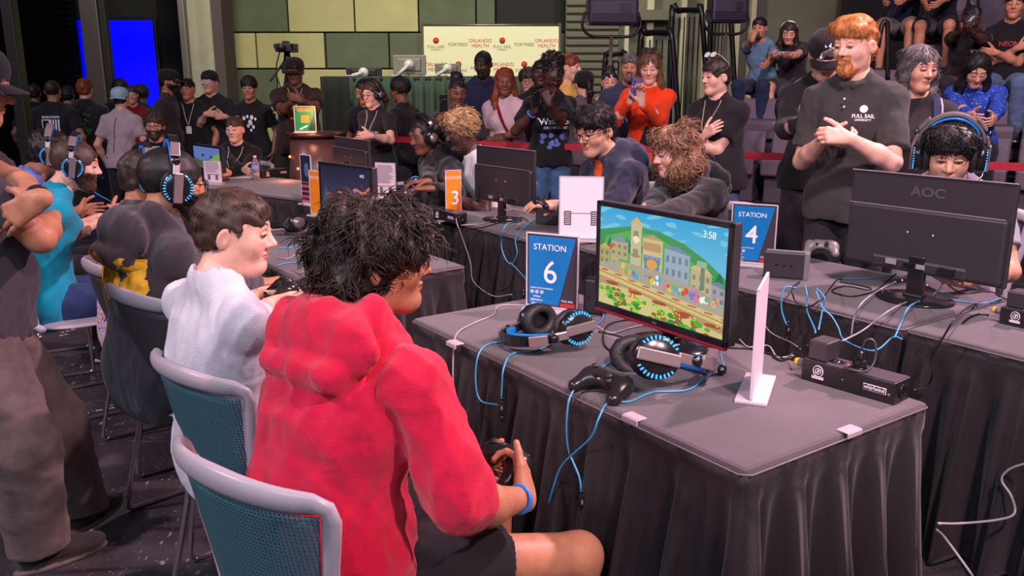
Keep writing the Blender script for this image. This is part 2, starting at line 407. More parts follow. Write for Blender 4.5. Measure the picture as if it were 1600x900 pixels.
# ------------------------------------------------------------------ hair
def hair_prims(style, w=1.):
    """returns (prims, displacement amplitude, waves scale)"""
    face = lambda y=.128, z=-.038, r=(.076, .074, .098): elp((0, y, z), r, .012, op='s')
    ear = [elp((.088 * s, .012, -.012), (.030, .030, .040), .01, op='s') for s in (-1, 1)]
    nape = [elp((0, .02, -.13), (.12, .14, .095), .012, op='s')]
    if style == 'buzz': return [elp((0, -.012, .036), (.0790 * w, .1005, .092), .01), elp((0, .022, .03), (.0715 * w, .080, .074), .02), face(.125), *ear, *nape]
    if style == 'short': return [elp((0, -.012, .040), (.086 * w, .106, .098), .01), elp((0, .028, .058), (.074, .072, .062), .02), elp((0, -.05, -.01), (.068, .055, .06), .02), face(), *ear, *nape]
    if style == 'crop': return [elp((0, -.012, .040), (.0815 * w, .103, .094), .01), elp((0, .036, .060), (.066, .066, .058), .02), elp((0, -.05, -.01), (.066, .052, .05), .02), face(.13, -.04, (.074, .074, .104)), *ear, *nape]
    if style == 'quiff': return [elp((0, -.010, .045), (.085 * w, .104, .098), .01), elp((.02, .045, .085), (.070, .060, .045), .03), elp((-.035, .045, .075), (.05, .06, .045), .02), elp((0, -.05, -.01), (.068, .052, .05), .02), face(.138), *ear, *nape]
    if style == 'mop': return [elp((0, -.015, .052), (.112 * w, .124, .106), .01), elp((0, .045, .085), (.090, .072, .06), .03), elp((0, -.05, .0), (.100, .075, .080), .03), elp((.05, .03, .04), (.05, .05, .04), .02), elp((-.05, .03, .04), (.05, .05, .04), .02), face(.145, -.045, (.074, .085, .11)), elp((0, .03, -.15), (.13, .16, .128), .012, op='s')]
    if style == 'bob': return [elp((0, -.020, .030), (.108 * w, .118, .112), .01), elp((0, -.03, -.065), (.115, .105, .075), .04), elp((.07, .02, -.06), (.045, .055, .07), .03), elp((-.07, .02, -.06), (.045, .055, .07), .03), elp((0, .13, -.05), (.060, .085, .115), .012, op='s')]
    if style in ('long', 'longside'):
        L = [elp((0, -.014, .038), (.089 * w, .106, .098), .01)]
        for s in (-1, 1): L += [cap((.066 * s, .0, .02), (.086 * s, .005, -.13), .034, .036, .03), cap((.086 * s, .005, -.13), (.090 * s, .060, -.30), .036, .022, .03)]
        L += [cap((0, -.06, .0), (0, -.08, -.26), .075, .060, .04, front=(0, 1, 0), rho=.6), elp((0, .140, -.045), (.070, .100, .124), .010, op='s'), elp((0, .03, -.12), (.06, .07, .06), .01, op='s')]
        return L
    if style == 'pony': return [elp((0, -.014, .038), (.084 * w, .105, .096), .01), face(.13), *ear, elp((0, .03, -.13), (.12, .13, .095), .012, op='s'), cap((0, -.115, .03), (0, -.165, -.08), .034, .030, .01), cap((0, -.165, -.08), (.0, -.15, -.19), .030, .014, .02)]
    if style == 'bun': return [elp((0, -.014, .038), (.082 * w, .103, .094), .01), face(.13), *ear, *nape, elp((0, -.07, .125), (.062, .062, .056), .01)]
    if style == 'puff': return [elp((0, -.014, .038), (.082 * w, .103, .094), .01), face(.13), *ear, *nape, elp((0, -.055, .115), (.095, .085, .072), .01)]
    if style == 'afro': return [elp((0, -.01, .060), (.100 * w, .110, .100), .01), face(.14), *ear, *nape]
    if style == 'cropcurl': return [elp((0, -.005, .070), (.088 * w, .104, .090), .01), elp((0, .045, .095), (.070, .062, .050), .02), face(.145), *ear, elp((0, .0, -.10), (.12, .16, .10), .012, op='s')]
def locks(V, F, seed, n, L, r, curl, flow=(0, -.3, -1), lift=.3, seg=5, keep=None, rnd=.3, bend=4.6, crown=(0, -.02, .13)):
    """tapered strands growing from a hair volume, head frame"""
    rg = np.random.RandomState(seed)
    if keep is None: keep = lambda C: ~((C[:, 1] > .045) & (np.abs(C[:, 0]) < .070) & (C[:, 2] < .070))
    fn = np.cross(V[F[:, 1]] - V[F[:, 0]], V[F[:, 2]] - V[F[:, 0]]); fn /= np.linalg.norm(fn, axis=1)[:, None] + 1e-9
    C = V[F].mean(1); ok = np.ones(len(C), bool) if keep is None else keep(C)
    ix = rg.choice(np.nonzero(ok)[0], n); P = C[ix]; N = fn[ix]
    away = P - np.array(crown); away /= np.linalg.norm(away, axis=1)[:, None] + 1e-9
    D = away * .8 + np.array(flow) * .7 + rg.randn(n, 3) * rnd
    D -= N * (D * N).sum(1)[:, None]; D /= np.linalg.norm(D, axis=1)[:, None] + 1e-9
    B = np.cross(N, D); ph = rg.uniform(0, 6.28, n); LL = L * rg.uniform(.5, 1.3, n); cc = curl * rg.uniform(.5, 1.4, n) * rg.choice([-1, 1], n)
    rr = r * rg.uniform(.6, 1.3, n); ks = 3; VV = []; 
    for j in range(seg + 1):
        t = j / seg
        c = P - N * .004 - N * (bend * (LL * t) ** 2)[:, None] + D * (LL * t)[:, None] + N * (lift * LL * (t - 1.1 * t * t))[:, None] + B * (cc * (np.sin(ph + t * 4.2) - np.sin(ph)))[:, None] + N * (np.abs(cc) * .6 * np.sin(ph * 2 + t * 4))[:, None] * t
        rad = rr * (1 - t) ** .6 * (1 if j < seg else .0) + .0002
        for q in range(ks):
            a = 2 * math.pi * q / ks
            VV.append(c + (B * math.cos(a) * 1.0 + N * math.sin(a) * .55) * rad[:, None])
    VV = np.stack(VV, 1)                                     # n, (seg+1)*ks, 3
    f = []
    for j in range(seg):
        for q in range(ks): f.append((j * ks + q, j * ks + (q + 1) % ks, (j + 1) * ks + (q + 1) % ks, (j + 1) * ks + q))
    f = np.array(f); FF = (f[None] + (np.arange(n) * (seg + 1) * ks)[:, None, None]).reshape(-1, 4)
    return VV.reshape(-1, 3), FF
# ------------------------------------------------------------------ people
SKINS = {}
def skin(name, c, lip=None):
    if name not in SKINS:
        SKINS[name] = (mat('skin_' + name, c, .48, var=.10, vscale=22, bump=.10, bscale=220, sss=.15, spec=.42),
                       mat('lips_' + name, lip or (c[0] * .80, c[1] * .50, c[2] * .50), .4, spec=.5))
    return SKINS[name]
def skin_of(k):
    return {'fair': lambda: skin('fair', S(232, 178, 158)), 'light': lambda: skin('light', S(214, 158, 132)), 'tan': lambda: skin('tan', S(188, 128, 98)),
            'olive': lambda: skin('olive', S(170, 116, 88)), 'brown': lambda: skin('brown', S(128, 82, 62)), 'dark': lambda: skin('dark', S(78, 50, 40))}[k]()
def hairmat(k):
    c = {'black': (.012, .010, .011), 'dark': (.034, .022, .018), 'brown': (.060, .034, .022), 'chestnut': (.14, .070, .038), 'ginger': (.50, .19, .055),
         'blond': (.45, .28, .13), 'grey': (.10, .09, .09), 'auburn': (.20, .04, .015), 'curlbrown': (.25, .13, .075)}[k]
    return mat('hair_' + k, c, .50, bump=.18, bscale=90, var=.35, vscale=40, stretch=(1, 1, .3), spec=.38)
def clothmat(c, kind='cotton'):
    nm = 'cloth_%s_%d_%d_%d' % (kind, *[int(v * 2000) for v in c])
    if kind == 'denim': return mat(nm, c, .85, bump=.35, bscale=260, var=.22, vscale=14, sheen=.1, spec=.2)
    if kind == 'fleece': return mat(nm, c, .92, bump=.45, bscale=420, var=.09, vscale=18, sheen=.25, spec=.15)
    return mat(nm, c, .88, bump=.28, bscale=240, var=.07, vscale=10, sheen=.12, spec=.2)
EYEW = lambda: mat('eye_white', (.42, .38, .37), .3); EYED = lambda: mat('eye_iris', (.035, .020, .014), .12)

def ik(Sh, T, l1, l2, pole):
    v = T - Sh; L = np.linalg.norm(v)
    if L > (l1 + l2) * .995: T = Sh + v / L * (l1 + l2) * .995; v = T - Sh; L = np.linalg.norm(v)
    u = v / L; a = (l1 * l1 - l2 * l2 + L * L) / (2 * L); hgt = math.sqrt(max(l1 * l1 - a * a, 0))
    p = np.asarray(pole, float); p = nrm(p - u * (p @ u)); return Sh + u * a + p * hgt, T

def biggest(V, F):
    lab = np.arange(len(V))
    for _ in range(400):
        m = lab[F].min(1); new = lab.copy()
        for k in range(4): np.minimum.at(new, F[:, k], m)
        new = new[new]
        if (new == lab).all(): break
        lab = new
    u, c = np.unique(lab[F[:, 0]], return_counts=True); F = F[lab[F[:, 0]] == u[c.argmax()]]; used = np.unique(F); mp = np.zeros(len(V), int); mp[used] = np.arange(len(used)); return V[used], mp[F]
def smesh(name, prims, h, mats, parent, disp=None, m=.03, slots=None, lohi=None):
    V, F = implicit(prims, h, disp, m, lohi)
    if len(F) == 0: return None, V, F
    o = npmesh(name, V, F, mats, parent, True, slots(V, F) if slots else None); return o, V, F

def decal(me_V, me_F, root_parent, name, m, origin, normal, up, body=None, size=.05, poly=None, off=.0025, sx=1., bold=0.):
    """flat print laid on a garment: text or polygons projected on the cloth"""
    n = Vector(normal).normalized(); u = Vector(up); u = (u - n * u.dot(n)).normalized(); x = u.cross(n)
    if body is not None:
        cu = bpy.data.curves.new(name, 'FONT'); cu.body = body; cu.size = size; cu.align_x = 'CENTER'; cu.align_y = 'CENTER'; cu.resolution_u = 2; cu.offset = bold
        t = bpy.data.objects.new(name, cu); COL.objects.link(t)
        me = bpy.data.meshes.new_from_object(t, depsgraph=bpy.context.evaluated_depsgraph_get()); bpy.data.objects.remove(t); bpy.data.curves.remove(cu)
        bm = bmesh.new(); bm.from_mesh(me); bpy.data.meshes.remove(me)
    else:
        bm = bmesh.new()
        for pl in poly:
            vs = [bm.verts.new((a, b, 0)) for a, b in pl]; bm.faces.new(vs)
    bmesh.ops.triangulate(bm, faces=bm.faces[:])
    for _ in range(3):
        es = [e for e in bm.edges if e.calc_length() > .018]
        if es: bmesh.ops.subdivide_edges(bm, edges=es, cuts=1); bmesh.ops.triangulate(bm, faces=bm.faces[:])
    bv = BVHTree.FromPolygons(me_V.tolist(), me_F.tolist()); O = Vector(origin)
    dead = []
    for v in bm.verts:
        p = O + x * v.co.x * sx + u * v.co.y + n * .25
        hit, nn, ix, dd = bv.ray_cast(p, -n, .6)
        if hit is None: dead.append(v); continue
        v.co = hit + n * off
    if dead: bmesh.ops.delete(bm, geom=dead, context='VERTS')
    out = bpy.data.meshes.new(name); bm.to_mesh(out); bm.free(); out.materials.append(m)
    return newobj(name, out, root_parent)

SHOE_CACHE = {}
def shoe(root, p, yaw, col, q, sole=(.5, .5, .5)):
    key = (col, sole, q)
    if key not in SHOE_CACHE:
        P = [elp((0, .02, .052), (.040, .085, .040), .02), elp((0, .115, .036), (.045, .075, .032), .03), elp((0, -.03, .06), (.036, .045, .055), .02), cap((0, -.03, .08), (0, -.025, .125), .042, .044, .02),
             elp((0, .05, .012), (.047, .145, .020), .006), elp((0, 0, -.06), (.3, .3, .06), .003, op='s')]
        V, F = implicit(P, .006 if q < .01 else .012)
        me_o = npmesh('shoe', V, F, [clothmat(col), mat('sole_%d' % int(sole[0] * 1000), sole, .6)], None, True, (V[F].mean(1)[:, 2] < .022).astype(int))
        SHOE_CACHE[key] = me_o.data; bpy.data.objects.remove(me_o)
    o = newobj('shoe', SHOE_CACHE[key], root); o.location = p; o.rotation_euler = (0, 0, yaw); return o

def person(label, top, Y, face, sit=False, scale=None, floor=0., lean=4, hunch=4, twist=0, tilt=0, head=(0, 0, 0), neckf=6, w=1., fat=1., bust=0., sk='light',
           hair='short', hc='dark', hw=1., tufts=None, beard=None, shirt='tee', sc=(.05, .05, .055), sk_sleeve=None, hem=None, folds=.004, pants='jeans', pc=(.03, .03, .035),
           shoes=(.02, .02, .02), solec=(.5, .5, .5), R_=None, L_=None, legs=None, q=2, jaw=1., eyes=True, lids=.4, group=None, neckc=None, toe=(0, 0), shortk=.93, hood=False, hoodup=.0, seed=1, skullw=1., hairdisp=None, cat='person', hfat=0., feet=True, shirtkind='cotton'):
    """q 0 near, 1 middle, 2 far.  Local frame: x right, y forward, z up."""
    hb = (.0065, .010, .014)[q]; hh = (.0030, .0045, .0062)[q]; hd = (.0028, .0042, .0060)[q]; hs = (.0062, .010, .014)[q]
    up0 = V3(0, math.sin(R(lean)), math.cos(R(lean))); up1 = V3(math.sin(R(tilt)), math.sin(R(lean + hunch)), math.cos(R(lean + hunch)))
    pel = V3(0, 0, .56 if sit else .95); waist = pel + up0 * .11; chest = waist + (up0 + up1) / 2 * .19; nb = chest + up1 * .215
    Rt = np.array(Matrix.Rotation(R(twist), 3, 'Z')); side = Rt @ V3(1, 0, 0) + V3(0, 0, -math.sin(R(tilt)) * .8); side = nrm(side); fr = nrm(np.cross(up1, side)) 
    nk = R(lean * .6 + hunch * 1.2 + neckf); ho = nb + V3(math.sin(R(tilt)) * .12, math.sin(nk) * .15, math.cos(nk) * .15)
    Rh = Rt @ rotm(*head); shw = .166 * w
    hx = {'mop': .03, 'afro': .035, 'puff': .05, 'bun': .045, 'bob': .018, 'cropcurl': .035}.get(hair, .005)
    crown = ho + Rh @ V3(0, -.012, .10); crown[2] += .03 + hx
    pt = onY(top[0], top[1], Y); s = scale or (pt.z - floor) / crown[2]
    if scale: floor = pt.z - crown[2] * scale
    Mz = Matrix.Rotation(R(face), 3, 'Z'); c2 = Mz @ Vector((crown[0], crown[1], 0)) * s
    rloc = Vector((pt.x - c2.x, pt.y - c2.y, floor)); Mi = np.array(Mz.transposed())
    def toL(v): return Mi @ (np.array(v) - np.array(rloc)) / s
    def tgt(v):                       # a place given as (pixel x, pixel y, distance) -> local
        return toL(onY(v[0], v[1], v[2])) if abs(v[0]) > 3 or abs(v[1]) > 3 else np.asarray(v, float)
    def dirL(sp, k): 
        v = sp.get(k + 'w'); return None if v is None else Mi @ np.array(v, float)
    if legs: legs = {k: tuple(tgt(q_) for q_ in v) for k, v in legs.items()}
    # arms
    arms = {}
    for k, sg, spec in (('R', 1, R_), ('L', -1, L_)):
        Sh = chest + up1 * .132 + side * shw * sg + fr * -.008; spec = dict(spec or {})
        T = tgt(spec['t']) if 't' in spec else Sh + V3(.07 * sg, .06, -.50); pole = spec.get('pole', (.55 * sg, -.5, -.8))
        Sh = Sh + (T - Sh) / (np.linalg.norm(T - Sh) + .01) * .015
        El, T = ik(Sh, T, .285, .255, dirL(spec, 'pole') if 'polew' in spec else pole); d = dirL(spec, 'd') if 'dw' in spec else spec.get('d'); d = nrm(T - El) if d is None else nrm(d)
        n = dirL(spec, 'n') if 'nw' in spec else spec.get('n', (-sg, 0, 0)); arms[k] = (sg, Sh, El, T, d, n, spec)
    # legs
    lg = {}
    for k, sg in (('R', 1), ('L', -1)):
        hip = pel + V3(.088 * sg, .02 if sit else 0, -.04)
        dft = (V3(.14 * sg, .46, .53), V3(.14 * sg, .44, .09)) if sit else (V3(.105 * sg, .035, .50), V3(.12 * sg, -.01, .085))
        kn, an = (legs or {}).get(k, dft); lg[k] = (sg, hip, np.asarray(kn, float), np.asarray(an, float))
    def torso(o, z=1.):
        P = [cap(pel - side * .07, pel + side * .07, (.112 * fat + o), None, .05, front=(0, 1, 0), rho=.86),
             cap(pel + up0 * .02, waist, .128 * fat + o, .122 * fat + o, .05, front=fr, rho=.80),
             cap(waist - side * .02, chest - side * .0, .122 * fat + o, .138 * w * (.5 + .5 * fat) + o, .06, front=fr, rho=.74),
             cap(chest - side * .045 * w, chest + side * .045 * w, .105 * (.5 + .5 * fat) + o, None, .06, front=fr, rho=.92),
             cap(chest + up1 * .085 - side * .075 * w, chest + up1 * .085 + side * .075 * w, .078 + o, None, .06, front=fr, rho=.95),
             cap(chest + up1 * .130 - side * (shw - .02), nb + up1 * .012 - side * .02, .046 + o * .9, .046 + o * .7, .04), cap(chest + up1 * .130 + side * (shw - .02), nb + up1 * .012 + side * .02, .046 + o * .9, .046 + o * .7, .04)]
        if fat > 1.08: P.append(elp(pel + up0 * .08 + fr * .05, (.14 * fat + o, .11 * fat + o, .14 + o), .05))
        if bust: 
            for s_ in (-1, 1): P.append(elp(chest + fr * (.095 + o * .6) + side * .07 * s_ + up1 * .01, (.058 * bust + o, .05 * bust + o, .062 * bust + o), .04))
        return P
    def upper(k, o, o2):
        sg, Sh, El, T, d, n, sp = arms[k]; return [elp(Sh, (.050 + o,) * 3, .035), cap(Sh, El, .046 * (.5 + .5 * fat) + o, .039 * (.5 + .5 * fat) + o2, .03)]
    body = torso(0.) + [cap(nb - up1 * .03, ho + Rh @ V3(0, -.018, -.045), .058 * (.6 + .4 * fat) + hfat * .5, .054 + hfat * .6, .025)]
    for k in 'RL':
        sg, Sh, El, T, d, n, sp = arms[k]; body += upper(k, 0, 0)
        if sit: body.append(cap(lg[k][1], lg[k][2], .085, .058, .03))
        else: body.append(cap(lg[k][1], lg[k][2], .085, .056, .03))
        body += [cap(lg[k][2], lg[k][3], .055, .036, .03), elp(lg[k][2] + (lg[k][3] - lg[k][2]) * .3 + V3(0, -.02, 0), (.05, .05, .10), .03)]
        fa = .55 + .45 * fat; body += [cap(El, El + (T - El) * .35, .039 * fa, .041 * fa, .02), cap(El + (T - El) * .35, T, .041 * fa, .0250, .02, front=n, rho=.85)]
    hp = xf(head_prims(skullw, jaw, fat=hfat), Rh, ho); neckp = body[-20:]; hands = {}
    for k in 'RL':
        sg, Sh, El, T, d, n, sp = arms[k]
        if sp.get('hide'): continue
        hands[k] = hand_prims(T, d, n, k == 'R', sp.get('curl', (22, 25, 18)), sp.get('spread', 5), sp.get('thumb', (.75, .6, .25)), sp.get('tc', 20), sp.get('g', 1.), sp.get('finger'))
    skm, lipm = skin_of(sk); hm = hairmat(hc)
    root = bpy.data.objects.new('person', None); COL.objects.link(root); tag(root, label, cat, group)
    # body: the trunk and limbs, then finer head and hands of the same surface
    parts = []; V, F = implicit(body, hb); parts.append((V, F, np.zeros(len(F), int)))
    allb = body + hp; lo, hi = bounds([p for p in hp if p['op'] == 'u'], .02); lo[2] -= .03
    neck = [p for p in body if p['t'] == 'c' and abs(p['b'] - (ho + Rh @ V3(0, -.018, -.045))).max() < 1e-6]
    V, F = implicit(neck + hp, hh, lohi=(lo, hi)); parts.append((V, F, lip_eye_slots(V, F, Rh, ho)))
    for k in hands:
        sg, Sh, El, T, d, n, sp = arms[k]; V, F = implicit([cap(El, El + (T - El) * .35, .039 * fa, .041 * fa, .02), cap(El + (T - El) * .35, T, .041 * fa, .0250, .02, front=n, rho=.85)] + hands[k], hd,
                                                        lohi=tuple((lambda b: (b[0], b[1]))(bounds(hands[k], .02)))); parts.append((V, F, np.zeros(len(F), int)))
    off = 0; VV = []; FF = []; MM = []
    for V, F, M in parts: VV.append(V); FF.append(F + off); MM.append(M); off += len(V)
    npmesh('body', np.concatenate(VV), np.concatenate(FF), [skm, lipm, hm], root, True, np.concatenate(MM))
    if eyes:
        for sg in (-1, 1):
            c = ho + Rh @ V3(.030 * sg, .0812, .0100); dirv = Rh @ V3(0, 1, -.35 * lids)
            mb = MB(); mb.ell(c, (.0135,) * 3, 12, 8, 0); mb.ell(c + nrm(dirv) * .0082, (.0068,) * 3, 10, 6, 1); mb.build('eye', [EYEW(), EYED()], root)
            A = MB(); l0 = [ho + Rh @ V3((.030 + x) * sg, .0935 - abs(x) * .2 - x * .12, .0190 - .005 * lids - 12 * x * x) for x in (-.017, -.009, 0, .009, .017)]
            A.tube(l0, [.003, .0052, .0062, .0052, .003], 8).build('eyelid', skm, root)
            B_ = MB(); B_.tube([p + Rh @ V3(0, .0040, -.0050) for p in l0], [.0006, .0012, .0015, .0012, .0006], 5).build('eyelash', hm, root)
    # hair
    if hair:
        hpz = hair_prims(hair, hw); amp, scl = hairdisp or {'mop': (.012, 75), 'bob': (.012, 62), 'afro': (.008, 150), 'puff': (.009, 130), 'cropcurl': (.012, 110), 'long': (.004, 60), 'longside': (.006, 60)}.get(hair, (.0010, 110) if hair == 'buzz' else (.0035, 110))
        V, F = implicit(hpz, hh * 1.15, waves(seed, amp, scl, 9, 1.2, hair in ('afro', 'cropcurl')), m=.03)
        if tufts:
            nl, ll, rl, cl = tufts[:4]; kw = dict(tufts[4]) if len(tufts) > 4 else {}
            V2, F2 = locks(V, F, seed + 5, nl, ll, rl, cl, **kw); F = np.concatenate([F, F2 + len(V)]); V = np.concatenate([V, V2])
        V = V @ Rh.T + ho; npmesh('hair', V, F, hm, root)
    if beard:
        o = .0048 if beard[0] == 'full' else .0042; bp = []
        for p_ in head_prims(skullw, jaw, fat=hfat)[:8]:
            p_ = dict(p_); p_['cuts'] = None
            if p_['t'] == 'c': p_['ra'] += o; p_['rb'] += o
            else: p_['r'] = p_['r'] + o
            bp.append(p_)
        bp += [elp((0, .0925, -.0465), (.026, .0135, .010), .008), elp((0, .0905, -.0575), (.022, .012, .011), .008), elp((0, .078, -.096), (.024, .018, .020), .02)]
        bp += [elp((0, .05, .046), (.14, .16, .074), .006, op='s'), elp((0, .112, -.051), (.0185, .03, .0095), .004, op='s'), elp((0, .115, -.014), (.019, .026, .0235), .004, op='s'), elp((0, -.085, 0), (.14, .095, .2), .008, op='s'), elp((0, -.02, -.14), (.08, .085, .060), .01, op='s')]
        if beard[0] != 'full':
            rr_ = (.042, .056, .048) if beard[0] == 'chin' else (.044, .065, .058)
            bp += [elp((sg * .062, .045, -.040), rr_, .008, op='s') for sg in (-1, 1)]
        V, F = biggest(*implicit(bp, hh, waves(seed + 3, .0016, 260, 7))); V = V @ Rh.T + ho; npmesh('beard', V, F, hairmat(beard[1]), root)
    # shirt
    info = {}
    if shirt:
        o = {'tee': .016, 'polo': .018, 'hoodie': .026, 'long': .014, 'jacket': .024, 'tank': .012}[shirt]
        sp_ = torso(o); hz = hem if hem is not None else (-.02 if sit else -.10)
        sp_ += [cap(waist, pel + V3(0, 0, hz), .126 * fat + o, .128 * fat + o * 1.2, .05, front=(0, 1, 0), rho=.86),
                cap(pel + V3(0, 0, hz * .7) - side * .062, pel + V3(0, 0, hz * .7) + side * .062, .126 * fat + o * 1.2, None, .05, front=(0, 1, 0), rho=.90)]
        for k in 'RL':
            sg, Sh, El, T, d, n, sp = arms[k]; pu = sp.get('push', 1.)
            if shirt in ('tee', 'polo'):
                e = Sh + (El - Sh) * (.68 if shirt == 'tee' else .80); sp_ += [elp(Sh, (.050 + o,) * 3, .035), cap(Sh, e, .048 * (.4 + .6 * fat) + o, .050 * (.4 + .6 * fat) + o * 1.1, .03, cuts=[(e, El - Sh)])]
            elif shirt != 'tank' and pu < .1:
                e = Sh + (El - Sh) * .90; sp_ += [elp(Sh, (.050 + o,) * 3, .035), cap(Sh, e, .047 * (.5 + .5 * fat) + o, .046 * (.5 + .5 * fat) + o, .03, cuts=[(e, El - Sh)])]
                for j in range(4): c = Sh + (El - Sh) * (.87 - .075 * j); sp_.append(dict(cap(c - nrm(El - Sh) * .005, c + nrm(El - Sh) * .005, .047 * (.5 + .5 * fat) + o * 1.28, None, .010)))
            elif shirt != 'tank':
                sp_ += upper(k, o, o + .004); e = El + (T - El) * (.93 * pu if pu < 1 else .97)
                sp_ += [cap(El, e, .040 + o, (.028 + o * .75) if pu >= 1 else .044 + o, .03, cuts=[(e, T - El)])]
                if pu < 1:
                    for j in range(3): c = El + (T - El) * (.93 * pu - .05 - .075 * j); sp_.append(dict(cap(c - d * .006, c + d * .006, .043 + o * 1.15, None, .012)))
        sp_.append(cap(nb - up1 * .06, nb + up1 * .004, (.066 + o * .8) * (.7 + .3 * fat), (.060 + o * .7) * (.7 + .3 * fat), .03))
        if hood:
            ub = -fr; c0 = nb + ub * .045 + up1 * .005
            sp_ += [cap(nb - side * .085 + fr * .035 - up1 * .01, c0 - side * .075 + up1 * .03, .034, .042, .03), cap(nb + side * .085 + fr * .035 - up1 * .01, c0 + side * .075 + up1 * .03, .034, .042, .03),
                    cap(c0 - side * .075 + up1 * .03, c0 + side * .075 + up1 * .03, .044, .044, .03), elp(c0 + ub * .062 - up1 * .045, (.185, .054, .100), .022, np.stack([side, -ub, up1], 1)),
                    cap(c0 + ub * .088 - up1 * .115 - side * .100, c0 + ub * .088 - up1 * .115 + side * .100, .040, .040, .014)]
            sp_.append(elp(nb + up1 * .09 + fr * .005, (.062, .078, .085), .012, np.stack([side, fr, up1], 1), op='s'))
        else:
            a = np.stack([side, fr, up1], 1); sp_.append(elp(nb + up1 * .055 + fr * .022, (.064, .080, .058 if shirt != 'polo' else .050), .006, a, op='s'))
            if shirt in ('polo', 'jacket'):
                ring = [nb + side * .066 * math.cos(t) + fr * (.072 * math.sin(t) + .002) + up1 * (.012 - .020 * math.sin(t)) for t in np.linspace(math.pi / 2 + .35, math.pi * 2.5 - .35, 12)]
                for a_, b_ in zip(ring[:-1], ring[1:]): sp_.append(cap(a_ + fr * .004, b_ + fr * .004, .019, .019, .006))
        # hem cut
        hc_ = pel + V3(0, 0, hz - .0); sp_.append(elp(hc_ - V3(0, 0, .5), (.9, .9, .5), .006, op='s') if not sit else elp(hc_ - V3(0, 0, .5), (.6, .32, .5), .01, op='s'))
        if sit and hem is None: sp_ = [p for p in sp_ if not (p['op'] == 's' and p['t'] == 'e' and p['r'][2] == .5)]
        w1 = waves(seed, folds * .55, 13, 8, 1.8, aniso=(1.4, 1.4, .6)); w2_ = waves(seed + 9, folds * 1.15, 17, 6, 2.6, True, aniso=(1.6, 1.6, .45)); w3_ = waves(seed + 19, folds * .5, 42, 6, 2.0, True, aniso=(1.3, 1.3, .7)); w2 = lambda P: -w2_(P) - w3_(P)
        lo_, hi_ = bounds(sp_, .03)
        def seams(P):
            if q or shirt not in ('hoodie', 'tee', 'polo'): return 0.
            d_ = np.zeros(len(P))
            for k in 'RL':
                sg, Sh = arms[k][0], arms[k][1]; c = Sh - side * sg * .030; n_ = nrm(side * sg + up1 * .25 + nrm(arms[k][2] - Sh) * .2); v = P - c; a_ = v @ n_
                d_ += np.where((np.linalg.norm(v, axis=1) < .17), .0045 * np.exp(-(a_ / .005) ** 2), 0)
            return d_
        so, V, F = smesh({'tee': 't_shirt', 'polo': 'polo_shirt', 'hoodie': 'hoodie', 'long': 'top', 'jacket': 'jacket', 'tank': 'top'}[shirt], sp_, hs, sc if isinstance(sc, list) else clothmat(sc, 'fleece' if shirt == 'hoodie' else shirtkind), root, lambda P: np.minimum(w1(P) + w2(P) + seams(P), o * .5), lohi=(lo_, hi_))
        info['shirt'] = (so, V, F)
    # trousers
    if pants:
        o = .016; pp = [cap(pel - side * .07, pel + side * .07, .112 * fat + o * .8, None, .04, front=(0, 1, 0), rho=.86), cap(pel, pel + up0 * .07, .120 * fat + o * .6, .118 * fat + o * .5, .04, front=(0, 1, 0), rho=.84)]
        for k in 'RL':
            sg, hip, kn, an = lg[k]
            if pants == 'shorts':
                e = hip + (kn - hip) * shortk; pp.append(cap(hip, e, .096 + o, .084 + o, .03, cuts=[(e, kn - hip)]))
            elif pants == 'skirt': pp.append(cap(hip, kn, .10 + o, .10 + o, .05))
            else:
                rr = {'jeans': (.066, .050), 'wide': (.085, .078), 'slim': (.058, .042)}[pants]
                e = kn + (an - kn) * 1.0; pp += [cap(hip, kn, .088 + o, rr[0] + o, .04), cap(kn, e, rr[0] + o, rr[1] + o, .03, cuts=[(e + V3(0, 0, -.015), (0, 0, -1))])]
        w3q = waves(seed + 4, folds * .8, 24, 8, 1.5, True, aniso=(.8, .8, 1.6)); w3 = lambda P: np.minimum(-w3q(P), .005)
        smesh({'shorts': 'shorts', 'skirt': 'skirt'}.get(pants, 'trousers'), pp, hs, clothmat(pc, 'denim' if pants in ('jeans', 'wide') else 'cotton'), root, w3)
    if feet:
        for k in 'RL':
            sg, hip, kn, an = lg[k]; dz = 0
            shoe(root, (an[0], an[1] + .01, max(an[2] - .085, 0)), -R(8 * sg) + R(toe[0] if k == 'R' else toe[1]), shoes, (.006, .012, .012)[q], solec)
    root.location = rloc; root.rotation_euler = (0, 0, R(face)); root.scale = (s, s, s)
    Mw = Matrix.Translation(root.location) @ Matrix.Rotation(R(face), 4, 'Z') @ Matrix.Scale(s, 4)
    info.update(root=root, M=Mw, Mh=Mw @ Matrix.Translation(Vector(ho)) @ Matrix(Rh.tolist()).to_4x4(), ho=ho, Rh=Rh, nb=nb, up1=up1, fr=fr, side=side, chest=chest, pel=pel, waist=waist, arms=arms, s=s, Mlh=Matrix.Translation(Vector(ho)) @ Matrix(Rh.tolist()).to_4x4(), lg=lg)
    if scale or s > 1.2 or s < .85: print('PERSON', label[:40], 'scale %.2f floor %.2f head z %.2f' % (s, floor, pt.z))
    return info

